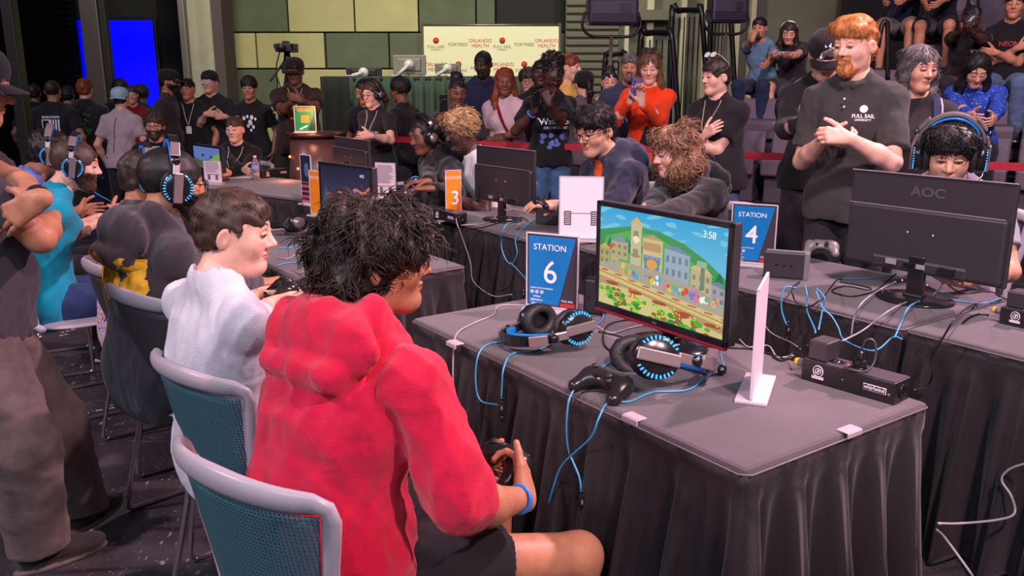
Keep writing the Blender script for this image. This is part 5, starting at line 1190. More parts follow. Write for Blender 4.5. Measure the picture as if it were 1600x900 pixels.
# headsets ------------------------------------------------------------------
m_hsb = mat('headset_black', (.010, .010, .012), .22, spec=.6); m_hsg = mat('headset_grey', S(150, 134, 134), .28, metal=.5); m_pad = mat('ear_pad', (.018, .017, .019), .55, bump=.25, bscale=120); m_hblue = mat('headset_blue', (.012, .18, .55), .35, emit=(.0, .12, .5), estr=.15); m_led = mat('blue_light_ring', (.02, .25, .6), .3, emit=(.06, .42, .95), estr=.9)
def headset(label, M, group=None, worn=True, plain=False, span=.094, sc_=1., silver=False, mic=True):
    t = thing('headset', label, 'headset', group=group); t.matrix_world = M @ Matrix.Scale(sc_, 4)
    mb = MB(); pts = []; n = 22; ins = []
    for i in range(n + 1):
        a = math.pi * i / n; pts.append(Vector((math.cos(a) * (span + .010), -.008, .035 + math.sin(a) * .112))); ins.append(Vector((math.cos(a) * (span - .001), -.008, .033 + math.sin(a) * .100)))
    for P_, w_, th, mi in ((pts, .030, .008, 0),):
        vs = []; 
        for i, p in enumerate(P_):
            d = Vector((p.x, 0, p.z - .035)).normalized()
            ww = w_ * (.55 + .45 * math.sin(math.pi * i / n))
            for sx_, sy_ in ((-1, -1), (1, -1), (1, 1), (-1, 1)): vs.append(p + d * (th / 2 * sx_) + Vector((0, sy_ * ww / 2, 0)))
        fs = [(i * 4 + k, i * 4 + (k + 1) % 4, i * 4 + 4 + (k + 1) % 4, i * 4 + 4 + k) for i in range(n) for k in range(4)] + [(3, 2, 1, 0), tuple(n * 4 + k for k in range(4))]
        mb.add(vs, fs, 0, False)
    band = mb.build('headband', m_hsg if silver else m_hsb, t)
    mb = MB(); vs = []; m2 = n
    for i in range(3, n - 2):
        p = ins[i]; d = Vector((p.x, 0, p.z - .033)).normalized(); ww = .036 * (.5 + .5 * math.sin(math.pi * i / n))
        for sx_, sy_ in ((-1, -.7), (.6, -1), (.6, 1), (-1, .7)): vs.append(p + d * (.005 * sx_) + Vector((0, sy_ * ww / 2, 0)))
    q = n - 5; fs = [(i * 4 + k, i * 4 + (k + 1) % 4, i * 4 + 4 + (k + 1) % 4, i * 4 + 4 + k) for i in range(q - 1) for k in range(4)] + [(3, 2, 1, 0), tuple((q - 1) * 4 + k for k in range(4))]
    mb.add(vs, fs, 0, True); mb.build('padding', m_pad if plain else m_hblue, band)
    for s in (-1, 1):
        Mx = Matrix(((0, 0, s), (0, 1, 0), (1, 0, 0))); mb = MB()
        prof = [(.038, 0), (.047, .004), (.050, .014), (.047, .026), (.036, .033), (.012, .036), (.001, .036)]
        mb.lathe(prof, 10 if not plain else 28, 0, (s * (span - .012), .004, -.002), Matrix(((0, 0, s), (0, .95, 0), (1.08, 0, 0)))); cup = mb.build('ear_cup', m_hsb, t)
        mb = MB(); mb.torus((s * (span - .022), .004, -.002), .036, .0135, 28, 10, Matrix(((0, 0, 1), (0, .95, 0), (1.1, 0, 0)))); mb.build('ear_pad', m_pad, t)
        if not plain:
            mb = MB()
            for k in range(30):
                a = 2 * math.pi * k / 30
                if abs(math.cos(a)) > .90: continue
                c_ = Vector((s * (span + .0175), .004 + .038 * math.sin(a), -.002 + .040 * math.cos(a))); mb.box(c_, (.004, .012, .0034), rot=Matrix.Rotation(-a + math.pi / 2, 3, 'X'))
            mb.build('light_ring', m_led, cup)
            mb = MB(); mb.box((s * (span + .025), .004, -.002), (.008, .026, .092), bev=.003); mb.box((s * (span + .018), -.004, .056), (.010, .022, .04), rot=(0, R(-14 * s), 0), bev=.003); plate = mb.build('metal_plate', m_hsg, cup)
            mb = MB(); mb.lathe([(.011, 0), (.011, .008), (.006, .012), (0, .012)], 16, 0, (s * (span + .014), -.006, .078), Mx); mb.build('hinge', m_hsb, cup)
        else:
            mb = MB(); mb.lathe([(.030, .0), (.030, .003), (0, .003)], 24, 0, (s * (span + .022), .004, -.002), Mx); mb.build('metal_plate', m_hsg, cup)
    if not plain:
        for s in (-1, 1): mb = MB(); mb.box((s * (span - .006), -.008, .112), (.008, .028, .05), rot=(0, R(-38 * s), 0), bev=.002); mb.build('slider_plate', m_hsg, band)
        if not mic: return t
        mb = MB(); mb.tube(smooth_pts([(-span - .012, .03, -.03), (-span - .006, .075, -.045), (-span + .018, .105, -.052)], 5), .0035, 6); mb.ell((-span + .022, .108, -.053), (.009, .006, .006), 10, 6); mb.build('microphone', m_hsb, t)
    return t
def Mx3(x, z, p):
    x = Vector(x).normalized(); z = Vector(z); z = (z - x * z.dot(x)).normalized(); y = z.cross(x); return Matrix.Translation(p) @ Matrix((x, y, z)).transposed().to_4x4()
headset('blue and black gaming headset lying on its side, below the station six sign', Mx3((.50, -.80, .12), (-.95, -.30, -.10), onz(866, 536, .75) + Vector((.0, .0, .062))), sc_=1.22, mic=False)
headset('blue and black gaming headset lying in front of the lit game monitor', Mx3((.12, -.95, .30), (.93, .10, -.25), onz(1008, 598, .75) + Vector((.0, .03, .074))), sc_=1.34, mic=False)
headset('plain black headphones lying on the table, left of the curly hair', Mx3((.4, -.88, .2), (-.9, -.4, .1), onz(462, 366, .75) + Vector((0, 0, .055))), plain=True)
headset('white and blue headphones on the middle table before the woman in black', Mx3((.5, -.8, .3), (-.8, -.5, .1), onz(640, 300, .75) + Vector((0, 0, .05))))

# controllers ------------------------------------------------------------------
m_ctl = mat('controller_black', (.016, .015, .016), .22, spec=.55); m_ctg = mat('controller_grey', S(120, 116, 118), .35)
CTL = {}
def controller(label, M, m=None, group=None, sc=1.):
    m = m or m_ctl; t = thing('game_controller', label, 'game controller', group=group); t.matrix_world = M @ Matrix.Scale(sc, 4)
    if 's' not in CTL:
        P = [cap((-.045, .005, 0), (.045, .005, 0), .024, None, .01, front=(0, 0, 1), rho=.72), cap((-.03, .02, 0), (.03, .02, 0), .020, None, .02, front=(0, 0, 1), rho=.8)]
        for s in (-1, 1): P += [elp((s * .048, .004, .0), (.028, .027, .021), .02), cap((s * .055, -.004, -.002), (s * .066, -.048, -.010), .0235, .0185, .02)]
        CTL['s'] = implicit(P, .0028, m=.02)
    V, F = CTL['s']; npmesh('shell', V, F, m, t)
    for (x, y) in ((-.045, .012), (.024, -.012)):
        mb = MB(); mb.lathe([(.0125, .014), (.0125, .018), (.006, .021), (.005, .027), (.0095, .028), (.0095, .031), (.0, .031)], 18, 0, (x, y, 0)); mb.build('stick', mat('stick_black', (.02, .02, .02), .5), t)
    mb = MB(); mb.box((-.023, -.010, .0175), (.020, .007, .006), bev=.002); mb.box((-.023, -.010, .0175), (.007, .020, .006), bev=.002); mb.build('d_pad', m_bez, t)
    mb = MB()
    for a, b_ in ((0, .010), (0, -.010), (.010, 0), (-.010, 0)): mb.lathe([(.0045, 0), (.0045, .003), (0, .0035)], 12, 0, (.046 + a, .012 + b_, .0185))
    for a in (-.012, .012): mb.lathe([(.0028, 0), (.0028, .002), (0, .002)], 10, 0, (a, .016, .0175))
    mb.build('buttons', mat('button_grey', (.10, .10, .11), .3), t)
    mb = MB()
    for s in (-1, 1): mb.box((s * .047, .030, .006), (.036, .014, .010), rot=(0, 0, R(-12 * s)), bev=.004)
    mb.build('shoulder_buttons', m_bez, t); return t
controller('black game controller lying on the front table before the headset', Mx3((.66, -.75, .0), (-.15, -.12, 1), onz(958, 614, .75) + Vector((-.02, .0, .034))), sc=1.08)
controller('grey game controller on the right table, beside the dock with cables', Mx3((.9, -.35, 0), (.1, -.5, .9), onz(1283, 395, .75) + Vector((0, 0, .035))), m_ctg)

# power boxes ------------------------------------------------------------------
m_box = mat('power_box_black', (.014, .013, .015), .38, bump=.1, bscale=300); m_boxt = mat('power_box_lid', S(84, 76, 84), .4, metal=.3); m_lab = mat('label_white', S(226, 214, 220), .5)
def power_box(label, a, b, w=.09, h=.066, L=None, adapter=True, emblem=True, n=0):
    """a, b: left and right bottom corners of the front face"""
    x = (b - a); x.z = 0; L = L or x.length; x.normalize(); t = thing('power_box', label, 'power box', a, math.atan2(x.y, x.x))
    mb = MB(); mb.box((L / 2, w / 2, h / 2), (L, w, h), bev=.003); mb.build('housing', m_box, t)
    mb = MB(); mb.box((L / 2, w / 2, h + .0008), (L - .008, w - .008, .0016)); mb.build('lid', m_boxt, t)
    for fx in (.30, .55):
        mb = MB(); mb.lathe([(.017, 0), (.017, .003), (0, .003)], 20, 0, (L * fx, w / 2, h + .0015)); mb.box((L * fx, w / 2, h + .0015), (.045, .030, .002), bev=.001); o = mb.build('outlet', m_bez, t)
        mb = MB(); [mb.box((L * fx + d_, w / 2 + .002, h + .005), (.002, .007, .001)) for d_ in (-.006, .006)]; mb.build('slots', m_ctg, o)
    mb = MB(); mb.ell((L * .42, w / 2, h + .002), (.006, .006, .004), 12, 6); mb.build('pilot_light', mat('pilot_red', (.5, .05, .05), .3), t)
    mb = MB(); mb.box((L * .80, -.0012, h * .52), (L * .235, .002, .018), bev=.0005); lb = mb.build('label', m_lab, t); mb = MB(); mb.box((L * .80, -.0026, h * .52), (L * .222, .001, .014)); mb.build('label_field', m_box, lb); text('whirlwind', .0145, 'lettering', m_lab, lb, (L * .80, -.0034, h * .53), MF, sx=1.0, bold=.0004)
    if emblem:
        mb = MB(); mb.torus((L * .19, -.0012, h * .60), .0150, .0016, 20, 5, MF, sc=(1, 1.05, 1)); mb.torus((L * .19, -.0012, h * .60), .0085, .0014, 16, 5, MF); mb.ell((L * .19, -.001, h * .6), (.004, .001, .005), 8, 5); mb.box((L * .19, -.0012, h * .29), (.036, .0016, .008)); mb.build('emblem', m_lab, t)
    mb = MB(); mb.ell((L * .46, -.001, h * .52), (.003, .002, .003), 8, 5); mb.ell((L * .945, -.001, h * .42), (.004, .002, .004), 8, 5); mb.build('screws', m_ctg, t)
    mb = MB(); mb.lathe([(.020, 0), (.020, .004), (.014, .005), (.014, .002), (.006, .002), (0, .002)], 20, 0, (L + .0005, w / 2, h * .5), Matrix(((0, 0, 1), (0, 1, 0), (-1, 0, 0)))); mb.build('inlet', m_bez, t)
    mb = MB(); mb.cyl((0, w / 2, h * .55), (-.035, w / 2, h * .55), .013, .012, 14); pl = mb.build('plug', m_ctg, t); mb = MB(); mb.cyl((-.034, w / 2, h * .55), (-.046, w / 2, h * .55), .0125, .010, 14); mb.build('yellow_collar', mat('yellow_collar', S(240, 180, 20), .4), pl)
    if adapter:
        ad = thing('power_adapter', adapter, 'adapter', t.matrix_world @ Vector((0, 0, 0))); ad.location = a + x * (L * .15) + Vector((0, 0, h + .002)) + Vector((-x.y, x.x, 0)) * (w * .5); ad.rotation_euler = t.rotation_euler
        mb = MB(); mb.box((0, 0, .029), (.058, .072, .055), bev=.004); mb.box((0, 0, .004), (.05, .06, .008)); mb.build('housing', m_plas, ad); mb = MB(); mb.box((0, 0, .0572), (.05, .064, .001)); mb.build('lid', m_boxt, ad)
    return t
PB = power_box('long black power distribution box at the right end of the front table', onz(1251, 592, .75), onz(1396, 634, .75), .085, .062, adapter='black cube power adapter plugged into the front power box')
p = PB.location
pt_ = PB.matrix_world
bx_ = onz(1540, 527, .75) + NV * .10; power_box('black power distribution box cut off by the right picture edge', onz(1560, 505, .75), onz(1560, 505, .75) + U * .28, .085, .062, adapter='black power adapter standing on the box at the right edge')
power_box('small black power distribution box in front of the orange number three sign', onz(677, 342, .75), onz(713, 351, .75), .085, .062, L=.25, adapter=None)
power_box('black power distribution box on the far left table, beside the bottle', onz(411, 279, .75), onz(463, 273, .75), .09, .066, L=.28, adapter=None)
# plug with looped lead on the front box
def rel(t, v): return Matrix.Rotation(t.rotation_euler.z, 3, 'Z') @ Vector(v) + Vector(t.location)
c = rel(PB, (.150, .043, .064)); t = thing('power_plug', 'black mains plug with a looped lead, standing in the front power box', 'plug', c)
mb = MB(); mb.box((0, 0, .012), (.034, .03, .024), bev=.006); mb.cyl((0, 0, .02), (0, 0, .052), .011, .008, 12); [mb.torus((0, 0, .03 + .005 * i), .010, .0018, 14, 5) for i in range(4)]; mb.build('plug_body', m_bez, t)
mb = MB(); mb.tube(smooth_pts([(0, 0, .05), (.012, -.004, .083), (.032, -.012, .075), (.030, -.026, .030), (.002, -.040, .004), (-.035, -.030, .004), (-.045, -.012, .006), (-.025, .0, .006), (.0, .01, .006)], 6), .0034, 8); mb.build('lead', m_plas, t)

# game console docks, small things ------------------------------------------------------------------
def dock(label, p, x, w, d_, h, strip=True):
    x = Vector((x[0], x[1], 0)).normalized(); t = thing('console_dock', label, 'console', p, math.atan2(x.y, x.x))
    mb = MB(); mb.box((0, d_ / 2, h / 2), (w, d_, h), bev=.008); mb.build('housing', m_plas, t); mb = MB(); mb.box((w * .46, d_ / 2, h / 2), (w * .12, d_ * 1.1, h * 1.04), bev=.006); mb.box((0, d_ * .3, h), (w * .9, .012, .012), bev=.003); mb.build('frame', m_bez if not strip else m_ctg, t)
    mb = MB(); [mb.box((-w * .2 + i * .03, -.001, h * .5), (.012, .002, .006)) for i in range(3)]; mb.build('ports', m_bez, t); return t
dock('upright black console dock leaning behind the station six sign', onz(925, 492, .75), (.85, -.5), .078, .045, .132, False)
dock('black console dock with grey side, left of the rear-facing monitor', onz(1226, 436, .75), (.93, -.37), .185, .06, .118)
dock('black console dock behind the white information sheet', onz(858, 352, .75), (.9, -.3), .17, .06, .105)
dock('small black box on the middle table, left of the white roll', onz(694, 322, .75), (.9, -.3), .13, .06, .06)
c = onz(635, 307, .75); t = thing('paper_roll', 'white tube lying on the middle table before the headphones', 'tube', c, R(28)); mb = MB(); mb.cyl((-.06, 0, .022), (.075, 0, .022), .022, n=20); mb.build('roll', m_white, t); mb = MB(); mb.cyl((-.062, 0, .022), (-.058, 0, .022), .014, n=16); mb.build('opening', m_ctg, t)
c = onz(411, 279, .75); c = onz(409, 281, .75) + Vector((-.04, -.02, 0)); t = thing('water_bottle', 'clear plastic water bottle with a blue-white label on the far left table', 'bottle', c)
mb = MB(); mb.lathe([(.026, 0), (.031, .006), (.031, .05), (.029, .06), (.031, .07), (.031, .13), (.026, .155), (.013, .178), (.012, .192), (0, .192)], 20); mb.build('bottle_body', m_acr, t); mb = MB(); mb.lathe([(.014, .19), (.014, .205), (0, .205)], 14); mb.build('bottle_cap', m_white, t); mb = MB(); mb.lathe([(.0316, .075), (.0316, .125)], 20); mb.build('bottle_label', mat('bottle_label', S(130, 150, 200), .5), t)
c = onz(370, 277, .75); mb = MB(); mb.box((0, 0, .003), (.34, .2, .004), rot=(0, 0, .2)); mb.box((.12, .02, .007), (.2, .16, .003), rot=(0, 0, -.2)); o = mb.build('papers', m_white); o.location = c; tag(o, 'white papers spread on the table before the seated woman in black', 'papers')
# round lit standing table with its poster
bY = 8.0; A = onY(458, 206, bY); B = onY(529, 206, bY); cx = (A.x + B.x) / 2; zt1 = A.z; rr = (B.x - A.x) / 2 + .06; t = thing('standing_table', 'round standing table with a dark glossy drum body glowing orange inside', 'table', (cx, bY, 0))
mb = MB(); mb.lathe([(rr, zt1 - .04), (rr + .01, zt1 - .02), (rr, zt1), (0, zt1)], 36); mb.build('table_top', mat('drum_top', S(60, 34, 28), .25), t)
mb = MB(); mb.lathe([(rr * .75, 0), (rr * .95, .3), (rr * .98, .7), (rr * .86, zt1 - .05), (rr * .6, zt1 - .04)], 36); mb.build('drum', mat('drum_body', S(96, 66, 64), .3, var=.3, vscale=3), t)
mb = MB(); [mb.ell((rr * .97 * math.cos(a), rr * .97 * math.sin(a), z), (.012, .012, .012), 8, 6) for a, z in ((4.2, .8), (4.6, .62), (5.0, .85), (4.0, .5), (3.75, .9), (5.3, .55), (4.8, .35), (3.6, .3))]; mb.build('lamps', mat('orange_lamp', (.8, .2, .05), .4, emit=(1, .22, .05), estr=3), t)
l = bpy.data.lights.new('drum_lamp', 'POINT'); l.energy = 7; l.color = (1, .40, .2); l.shadow_soft_size = .08; o = bpy.data.objects.new('drum_lamp', l); COL.objects.link(o); o.location = (cx, bY - .35, zt1 + .16)
l = bpy.data.lights.new('drum_lamp', 'POINT'); l.energy = 4; l.color = (1, .3, .15); l.shadow_soft_size = .08; o = bpy.data.objects.new('drum_lamp', l); COL.objects.link(o); o.location = (cx - .1, bY - .75, .75)
def greenposter(t, w, h):
    mb = MB(); mb.box((0, 0, h / 2 + .006), (w - .012, .004, h - .024)); card = mb.build('card', mat('poster_green', S(26, 128, 84), .4), t)
    mb = MB(); mb.prism([(w * .12, .02), (w / 2 - .008, .02), (w / 2 - .008, h * .85)], -.001, .001, M=MF.copy(), c=(0, -.003, 0)); mb.build('colour_field', mat('poster_dark', S(16, 60, 44), .4), card)
    text('SUPER SMASH', .026, 'lettering', m_or, card, (0, -.0045, h * .89), MF); text('BROTHERS', .026, 'lettering', m_or, card, (0, -.0045, h * .82), MF); mb = MB(); mb.box((0, -.003, h * .52), (w * .36, .002, h * .26)); mb.build('square', m_or, card); mb = MB(); mb.box((-w * .08, -.003, h * .2), (w * .4, .002, .012), rot=(0, R(-25), 0)); mb.build('stroke', m_lw, card)
pp = onY(479, 203, bY - .12); holder('green poster with an orange square, in a stand on the round lit table', 'sign', (pp.x, bY - .15, zt1), (1, -.1), .20, .235, greenposter)

# cables ------------------------------------------------------------------
def onP(px, py, d): r_ = ray(px, py); t = d / (NV.x * r_[0] + NV.y * r_[1]); return Vector((r_[0] * t, r_[1] * t, CAM_H + r_[2] * t))
m_cb = mat('cable_blue', S(70, 160, 205), .45); m_cw = mat('cable_grey', S(170, 158, 164), .5); m_ck = mat('cable_black', (.012, .012, .013), .4)
def cable(label, pts, m, r=.0028, z=.754, group=None):
    P = []
    for p in pts:
        if isinstance(p, Vector): P.append(p)
        elif len(p) == 2: P.append(onz(p[0], p[1], z))
        elif isinstance(p[2], str): P.append(onP(p[0], p[1], float(p[2])))
        else: P.append(onz(p[0], p[1], p[2]))
    mb = MB(); mb.tube(smooth_pts(P, 7), r, 7); o = mb.build('cable', m); return tag(o, label, 'cable', group)
fA, fB, fC, fD = '1.395', '2.70', '2.60', '1.36'
cable('blue cable running from the lying headset down the front of the table', [(862, 538), (835, 548), (800, 553), (787, 575, '1.40'), (784, 605, fA), (782, 640, fA)], m_cb)
cable('blue cable looping from the left headset over the table edge to a black remote', [(825, 522), (800, 533), (765, 537), (748, 553, '1.41'), (743, 590, fA), (750, 625, fA), (778, 633, fA)], m_cb)
cable('blue cable from the middle headset hanging down before the skirt to a black remote', [(968, 560), (930, 580), (895, 612), (886, 650, fA), (888, 700, fA), (905, 745, fA), (908, 770, fA)], m_cb)
cable('blue cable from the right headset crossing the table front down to the knee', [(1127, 580), (1105, 588), (1075, 609), (1020, 613), (985, 627), (950, 630), (935, 655, '1.40'), (922, 685, fA), (880, 725, fA), (865, 760, fA), (852, 815, fA), (850, 860, fA)], m_cb)
cable('short blue cable falling from the lit monitor onto its clip', [(1125, 540, .80), (1126, 555, .77), (1131, 572), (1127, 580)], m_cb)
cable('grey cable crossing the left end of the front table', [(822, 477), (780, 478), (770, 492), (740, 505), (715, 520), (709, 545, '1.42'), (708, 600, fA), (712, 650, fA)], m_cw, .0024)
cable('black cable coiled on the front table behind the headset', [(1045, 556), (985, 560), (945, 540), (948, 510), (975, 500), (1000, 503), (1040, 520), (1010, 535), (960, 523), (935, 518)], m_ck, .003)
cable('grey lead from the black controller over the table edge', [(958, 615), (925, 610), (902, 618), (893, 640, fA), (892, 720, fA), (902, 780, fA)], m_ck, .0026)
cable('white cable bundle behind the lit monitor', [(900, 490), (915, 500), (930, 508), (955, 520), (985, 512), (1010, 508), (1040, 515)], m_cw, .0024)
cable('blue cable beside the upright dock on the front table', [(945, 480), (940, 500), (925, 510), (912, 512)], m_cb, .0024)
cable('black cable behind the lit monitor running to the power box', [(1090, 525), (1105, 540), (1140, 543), (1180, 546), (1225, 560), (1243, 557)], m_ck, .003)
cable('grey cable behind the clear sign stand', [(1155, 530), (1170, 542), (1200, 540), (1215, 558), (1240, 555)], m_cw, .0022)
cable('black loop of cable from the power adapter', [(1262, 540, .82), (1245, 545, .79), (1225, 563, .756), (1212, 560), (1205, 553), (1190, 550)], m_ck, .0028)
# cables over the right table
cable('blue cable running along the right table behind its edge', [(1410, 530, '2.70'), (1395, 527, '2.69'), (1365, 548, '2.55'), (1320, 532, '2.6'), (1310, 512, '2.69'), (1300, 495, fB), (1285, 480, fB), (1275, 455, '2.72')], m_cb)
cable('long blue cable from the right power box across the table to the front box', [(1398, 527, '2.60'), (1408, 505, '2.69'), (1420, 480, '2.75'), (1440, 470), (1462, 467), (1500, 471), (1535, 474), (1565, 466)], m_cb)
cable('blue cable hanging left of the dock', [(1245, 450, '2.76'), (1226, 450, '2.72'), (1221, 480, fB), (1228, 505, fB), (1234, 510, fB)], m_cb)
cable('blue cable hanging under the dock to the adapter', [(1258, 447, '2.76'), (1261, 460, '2.72'), (1261, 485, fB), (1272, 512, '2.4'), (1274, 520, .84)], m_cb)
cable('blue cable crossing the one under the dock', [(1275, 450, '2.76'), (1288, 465, '2.72'), (1284, 490, fB), (1279, 515, '2.4')], m_cb)
cable('black cable looping from the dock down the right skirt', [(1250, 440), (1238, 450, '2.73'), (1243, 470, fB), (1262, 480, fB), (1285, 465, '2.71'), (1305, 440), (1315, 436)], m_ck, .003)
cable('grey cable from the rear monitor curving down the skirt to the adapter', [(1400, 440, .78), (1380, 450, .756), (1350, 470, '2.74'), (1335, 495, fB), (1330, 525, fB)], m_cw, .003)
cable('long grey cable from the rear monitor port to the front power box', [(1475, 425, .86), (1472, 445, .80), (1455, 462), (1420, 471), (1390, 485, '2.73'), (1350, 515, '2.65'), (1322, 530, '2.3'), (1312, 534, .80)], m_cw, .003)
cable('black cable bundle on the right table beside the base', [(1312, 440), (1340, 445), (1360, 450), (1355, 453), (1320, 447), (1300, 455), (1330, 463), (1365, 455), (1385, 440), (1400, 428, .80)], m_ck, .003)
cable('pale blue cable running behind the rear monitor neck', [(1313, 436), (1345, 436), (1375, 434), (1400, 428)], m_cb, .0024)
cable('black cable from the right edge box hanging down before the skirt', [(1565, 468), (1525, 474), (1495, 495, '2.74'), (1475, 525, fB), (1455, 560, fB), (1457, 585, fB), (1448, 605, fB), (1428, 610, '2.2')], m_ck, .003)
cable('black lead with a yellow plug at the right edge box', [(1545, 492), (1530, 491), (1515, 496), (1504, 505)], m_ck, .004)
cable('black cable hanging off the right edge power box', [(1600, 462), (1575, 468), (1545, 455), (1505, 458), (1475, 440)], m_ck, .0024)
cable('grey cable sagging low behind the front table on the right', [(1466, 818, '2.3'), (1500, 818, '2.45'), (1560, 812, '2.6'), (1585, 802, fB), (1580, 775, fB), (1565, 750, fB), (1578, 733, fB), (1610, 722, fB)], m_cw, .004)
cable('grey cable dropping to the floor behind the front table on the right', [(1464, 828, '2.35'), (1480, 845, '2.4'), (1520, 900, '2.4')], m_cw, .004)
cable('left grey cable dropping behind the clear sign stand', [(1190, 500, '2.68'), (1205, 520, fB), (1235, 535, '2.5'), (1250, 545, '2.2')], m_cw, .0024)
# middle and left
cable('blue cable hanging in a loop down the middle table skirt', [(812, 345), (790, 352, fC), (783, 380, fC), (790, 405, fC), (800, 412, fC), (808, 395, fC), (806, 370, fC), (830, 345, '2.64')], m_cb)
cable('blue cable going down from the loop to a black remote', [(797, 410, fC), (812, 425, fC), (823, 440, '2.58'), (820, 455, fC)], m_cb)
cable('white cable falling down the middle table skirt', [(712, 322), (713, 345, fC), (722, 370, fC), (735, 410, fC), (740, 440, fC), (770, 462, fC), (800, 460, fC)], m_cw)
cable('black cable falling beside the white one on the middle skirt', [(716, 330), (712, 365, fC), (708, 400, fC), (722, 430, fC), (745, 455, fC), (790, 452, fC), (805, 425, fC)], m_ck)
cable('white cable along the edge of the middle table', [(720, 352), (760, 348), (780, 335), (800, 328), (825, 335)], m_cw)
cable('black cable along the edge of the middle table', [(725, 358), (755, 355), (790, 345), (815, 340), (832, 350)], m_ck)
cable('blue cable on the left table nearest the white-shirted player', [(432, 415), (450, 411), (480, 410), (500, 412)], m_cb)
cable('second blue cable farther back on the left table', [(436, 388), (455, 387), (475, 380), (500, 376)], m_cb)
cable('white cable curling on the left table between the blue ones', [(434, 403), (450, 404), (468, 395), (490, 398)], m_cw)
cable('white cable on the left table below the black headphones', [(445, 378), (460, 373), (478, 377), (490, 385)], m_cw)
cable('black cables hanging from the far table near the orange sign', [(478, 295), (472, 310, '2.05'), (475, 325, '2.0'), (485, 335, '1.95')], m_ck)
cable('blue cable from the teal-shirted player headset', [onY(134, 287, 4.45), onY(150, 302, 4.5), onY(168, 312, 4.6), onY(185, 322, 4.7)], m_cb)
for lab, p, ax in (('small black inline remote hanging on the skirt left of the knees', (784, 638, '1.39'), 0), ('black inline remote hanging on the skirt above the bare knee', (909, 785, '1.39'), 0), ('small black inline remote under the dock on the right skirt', (1231, 516, '2.69'), 0), ('small black inline remote on the middle skirt', (818, 460, '2.59'), 0)):
    q = onP(p[0], p[1], float(p[2])); t = thing('inline_remote', lab, 'remote', q); mb = MB(); mb.ell((0, 0, 0), (.010, .008, .028), 14, 10); mb.cyl((0, 0, -.025), (0, 0, -.042), .004); mb.cyl((0, 0, .025), (0, 0, .038), .004); mb.build('remote_body', m_bez, t); mb = MB(); mb.box((0, -.008, .004), (.006, .003, .012), bev=.001); mb.build('wheel', m_ctg, t)
c = onz(1128, 583, .755); t = thing('cable_clip', 'black cable clip at the right end of the headset band', 'clip', c); mb = MB(); mb.torus((0, 0, .012), .010, .004, 18, 8, Matrix.Rotation(R(70), 3, 'X')); mb.box((0, 0, .003), (.02, .02, .006), bev=.002); mb.build('clip_ring', m_bez, t)

# belt barriers ------------------------------------------------------------------
m_belt = mat('belt_red', (.42, .012, .03), .55, bump=.15, bscale=300)
def belt(label, a, b, sag=.01):
    mb = MB(); n = 10; d = (b - a); nn = Vector((-d.y, d.x, 0)).normalized() * .0015
    for i in range(n):
        p = a + d * (i / n); q = a + d * ((i + 1) / n); p = p - Vector((0, 0, sag * 4 * (i / n) * (1 - i / n))); q = q - Vector((0, 0, sag * 4 * ((i + 1) / n) * (1 - (i + 1) / n))); h = Vector((0, 0, .026))
        mb.add([p - h - nn, q - h - nn, q + h - nn, p + h - nn, p - h + nn, q - h + nn, q + h + nn, p + h + nn], [(0, 1, 2, 3), (7, 6, 5, 4), (3, 2, 6, 7), (4, 5, 1, 0)])
    return tag(mb.build('barrier_belt', m_belt), label, 'belt')
def stanchion(label, p):
    t = thing('stanchion', label, 'stanchion', (p.x, p.y, 0)); mb = MB(); mb.lathe([(.17, 0), (.17, .012), (.10, .03), (.03, .04), (0, .04)], 28); mb.build('base', m_rail, t); mb = MB(); mb.cyl((0, 0, .03), (0, 0, 1.0), .030); mb.build('post', m_rail, t); mb = MB(); mb.lathe([(.036, .98), (.040, .99), (.040, 1.09), (.036, 1.10), (0, 1.102)], 20); mb.build('head', m_bez, t)
BP = [onz(612, 217, 1.05), onz(980, 231, 1.05), onz(1347, 247, 1.05), onz(1640, 262, 1.05)]
stanchion('black barrier post behind the woman in the black hoodie', BP[0]); stanchion('black barrier post between the orange top and the man with glasses', BP[1]); stanchion('black barrier post behind the red-haired man', BP[2])
belt('red barrier belt behind the middle table, left stretch', BP[0], BP[1], .015); belt('red barrier belt behind the seated curly-haired player, middle stretch', BP[1], BP[2], .02); belt('red barrier belt at the right before the bleachers', BP[2], BP[3], .01)
# ------------------------------------------------------------------ the players at the front tables
def grip(px, py, Y, dw, nw, **k): return dict(t=(px, py, Y), dw=dw, nw=nw, curl=k.pop('curl', (38, 42, 30)), thumb=(.45, .75, -.35), tc=30, **k)
def at_hands(info, label, m=None, off=(0, .085, .01), tiltd=0., sc=1., kind='controller', rot=None):
    """a thing held between the two hands"""
    A = info['arms']; c = (A['R'][3] + A['L'][3]) / 2 + (nrm(A['R'][4]) + nrm(A['L'][4])) / 2 * off[1] + np.array([0, 0, off[2]])
    x = nrm(A['R'][3] - A['L'][3]); z = nrm(V3(0, -.35, 1)); M = info['M']; X = (M.to_3x3() @ Vector(x)).normalized(); Z = (M.to_3x3() @ Vector(z)).normalized()
    return controller(label, Mx3(X, Z, M @ Vector(c)), m, sc=sc)
def worn(info, label, plain=False, sc=1.06, tilt=0., silver=False):
    Mh = info['Mh'].copy(); p = Mh.to_translation(); q = Mh.to_3x3(); s = info['s'] * sc; q = Matrix([r_.normalized() for r_ in q.transposed()]).transposed()
    return headset(label, Matrix.Translation(p) @ q.to_4x4() @ Matrix.Rotation(R(tilt), 4, 'X') @ Matrix.Translation((0, .004, .004)) @ Matrix.Scale(s, 4), plain=plain, silver=silver)
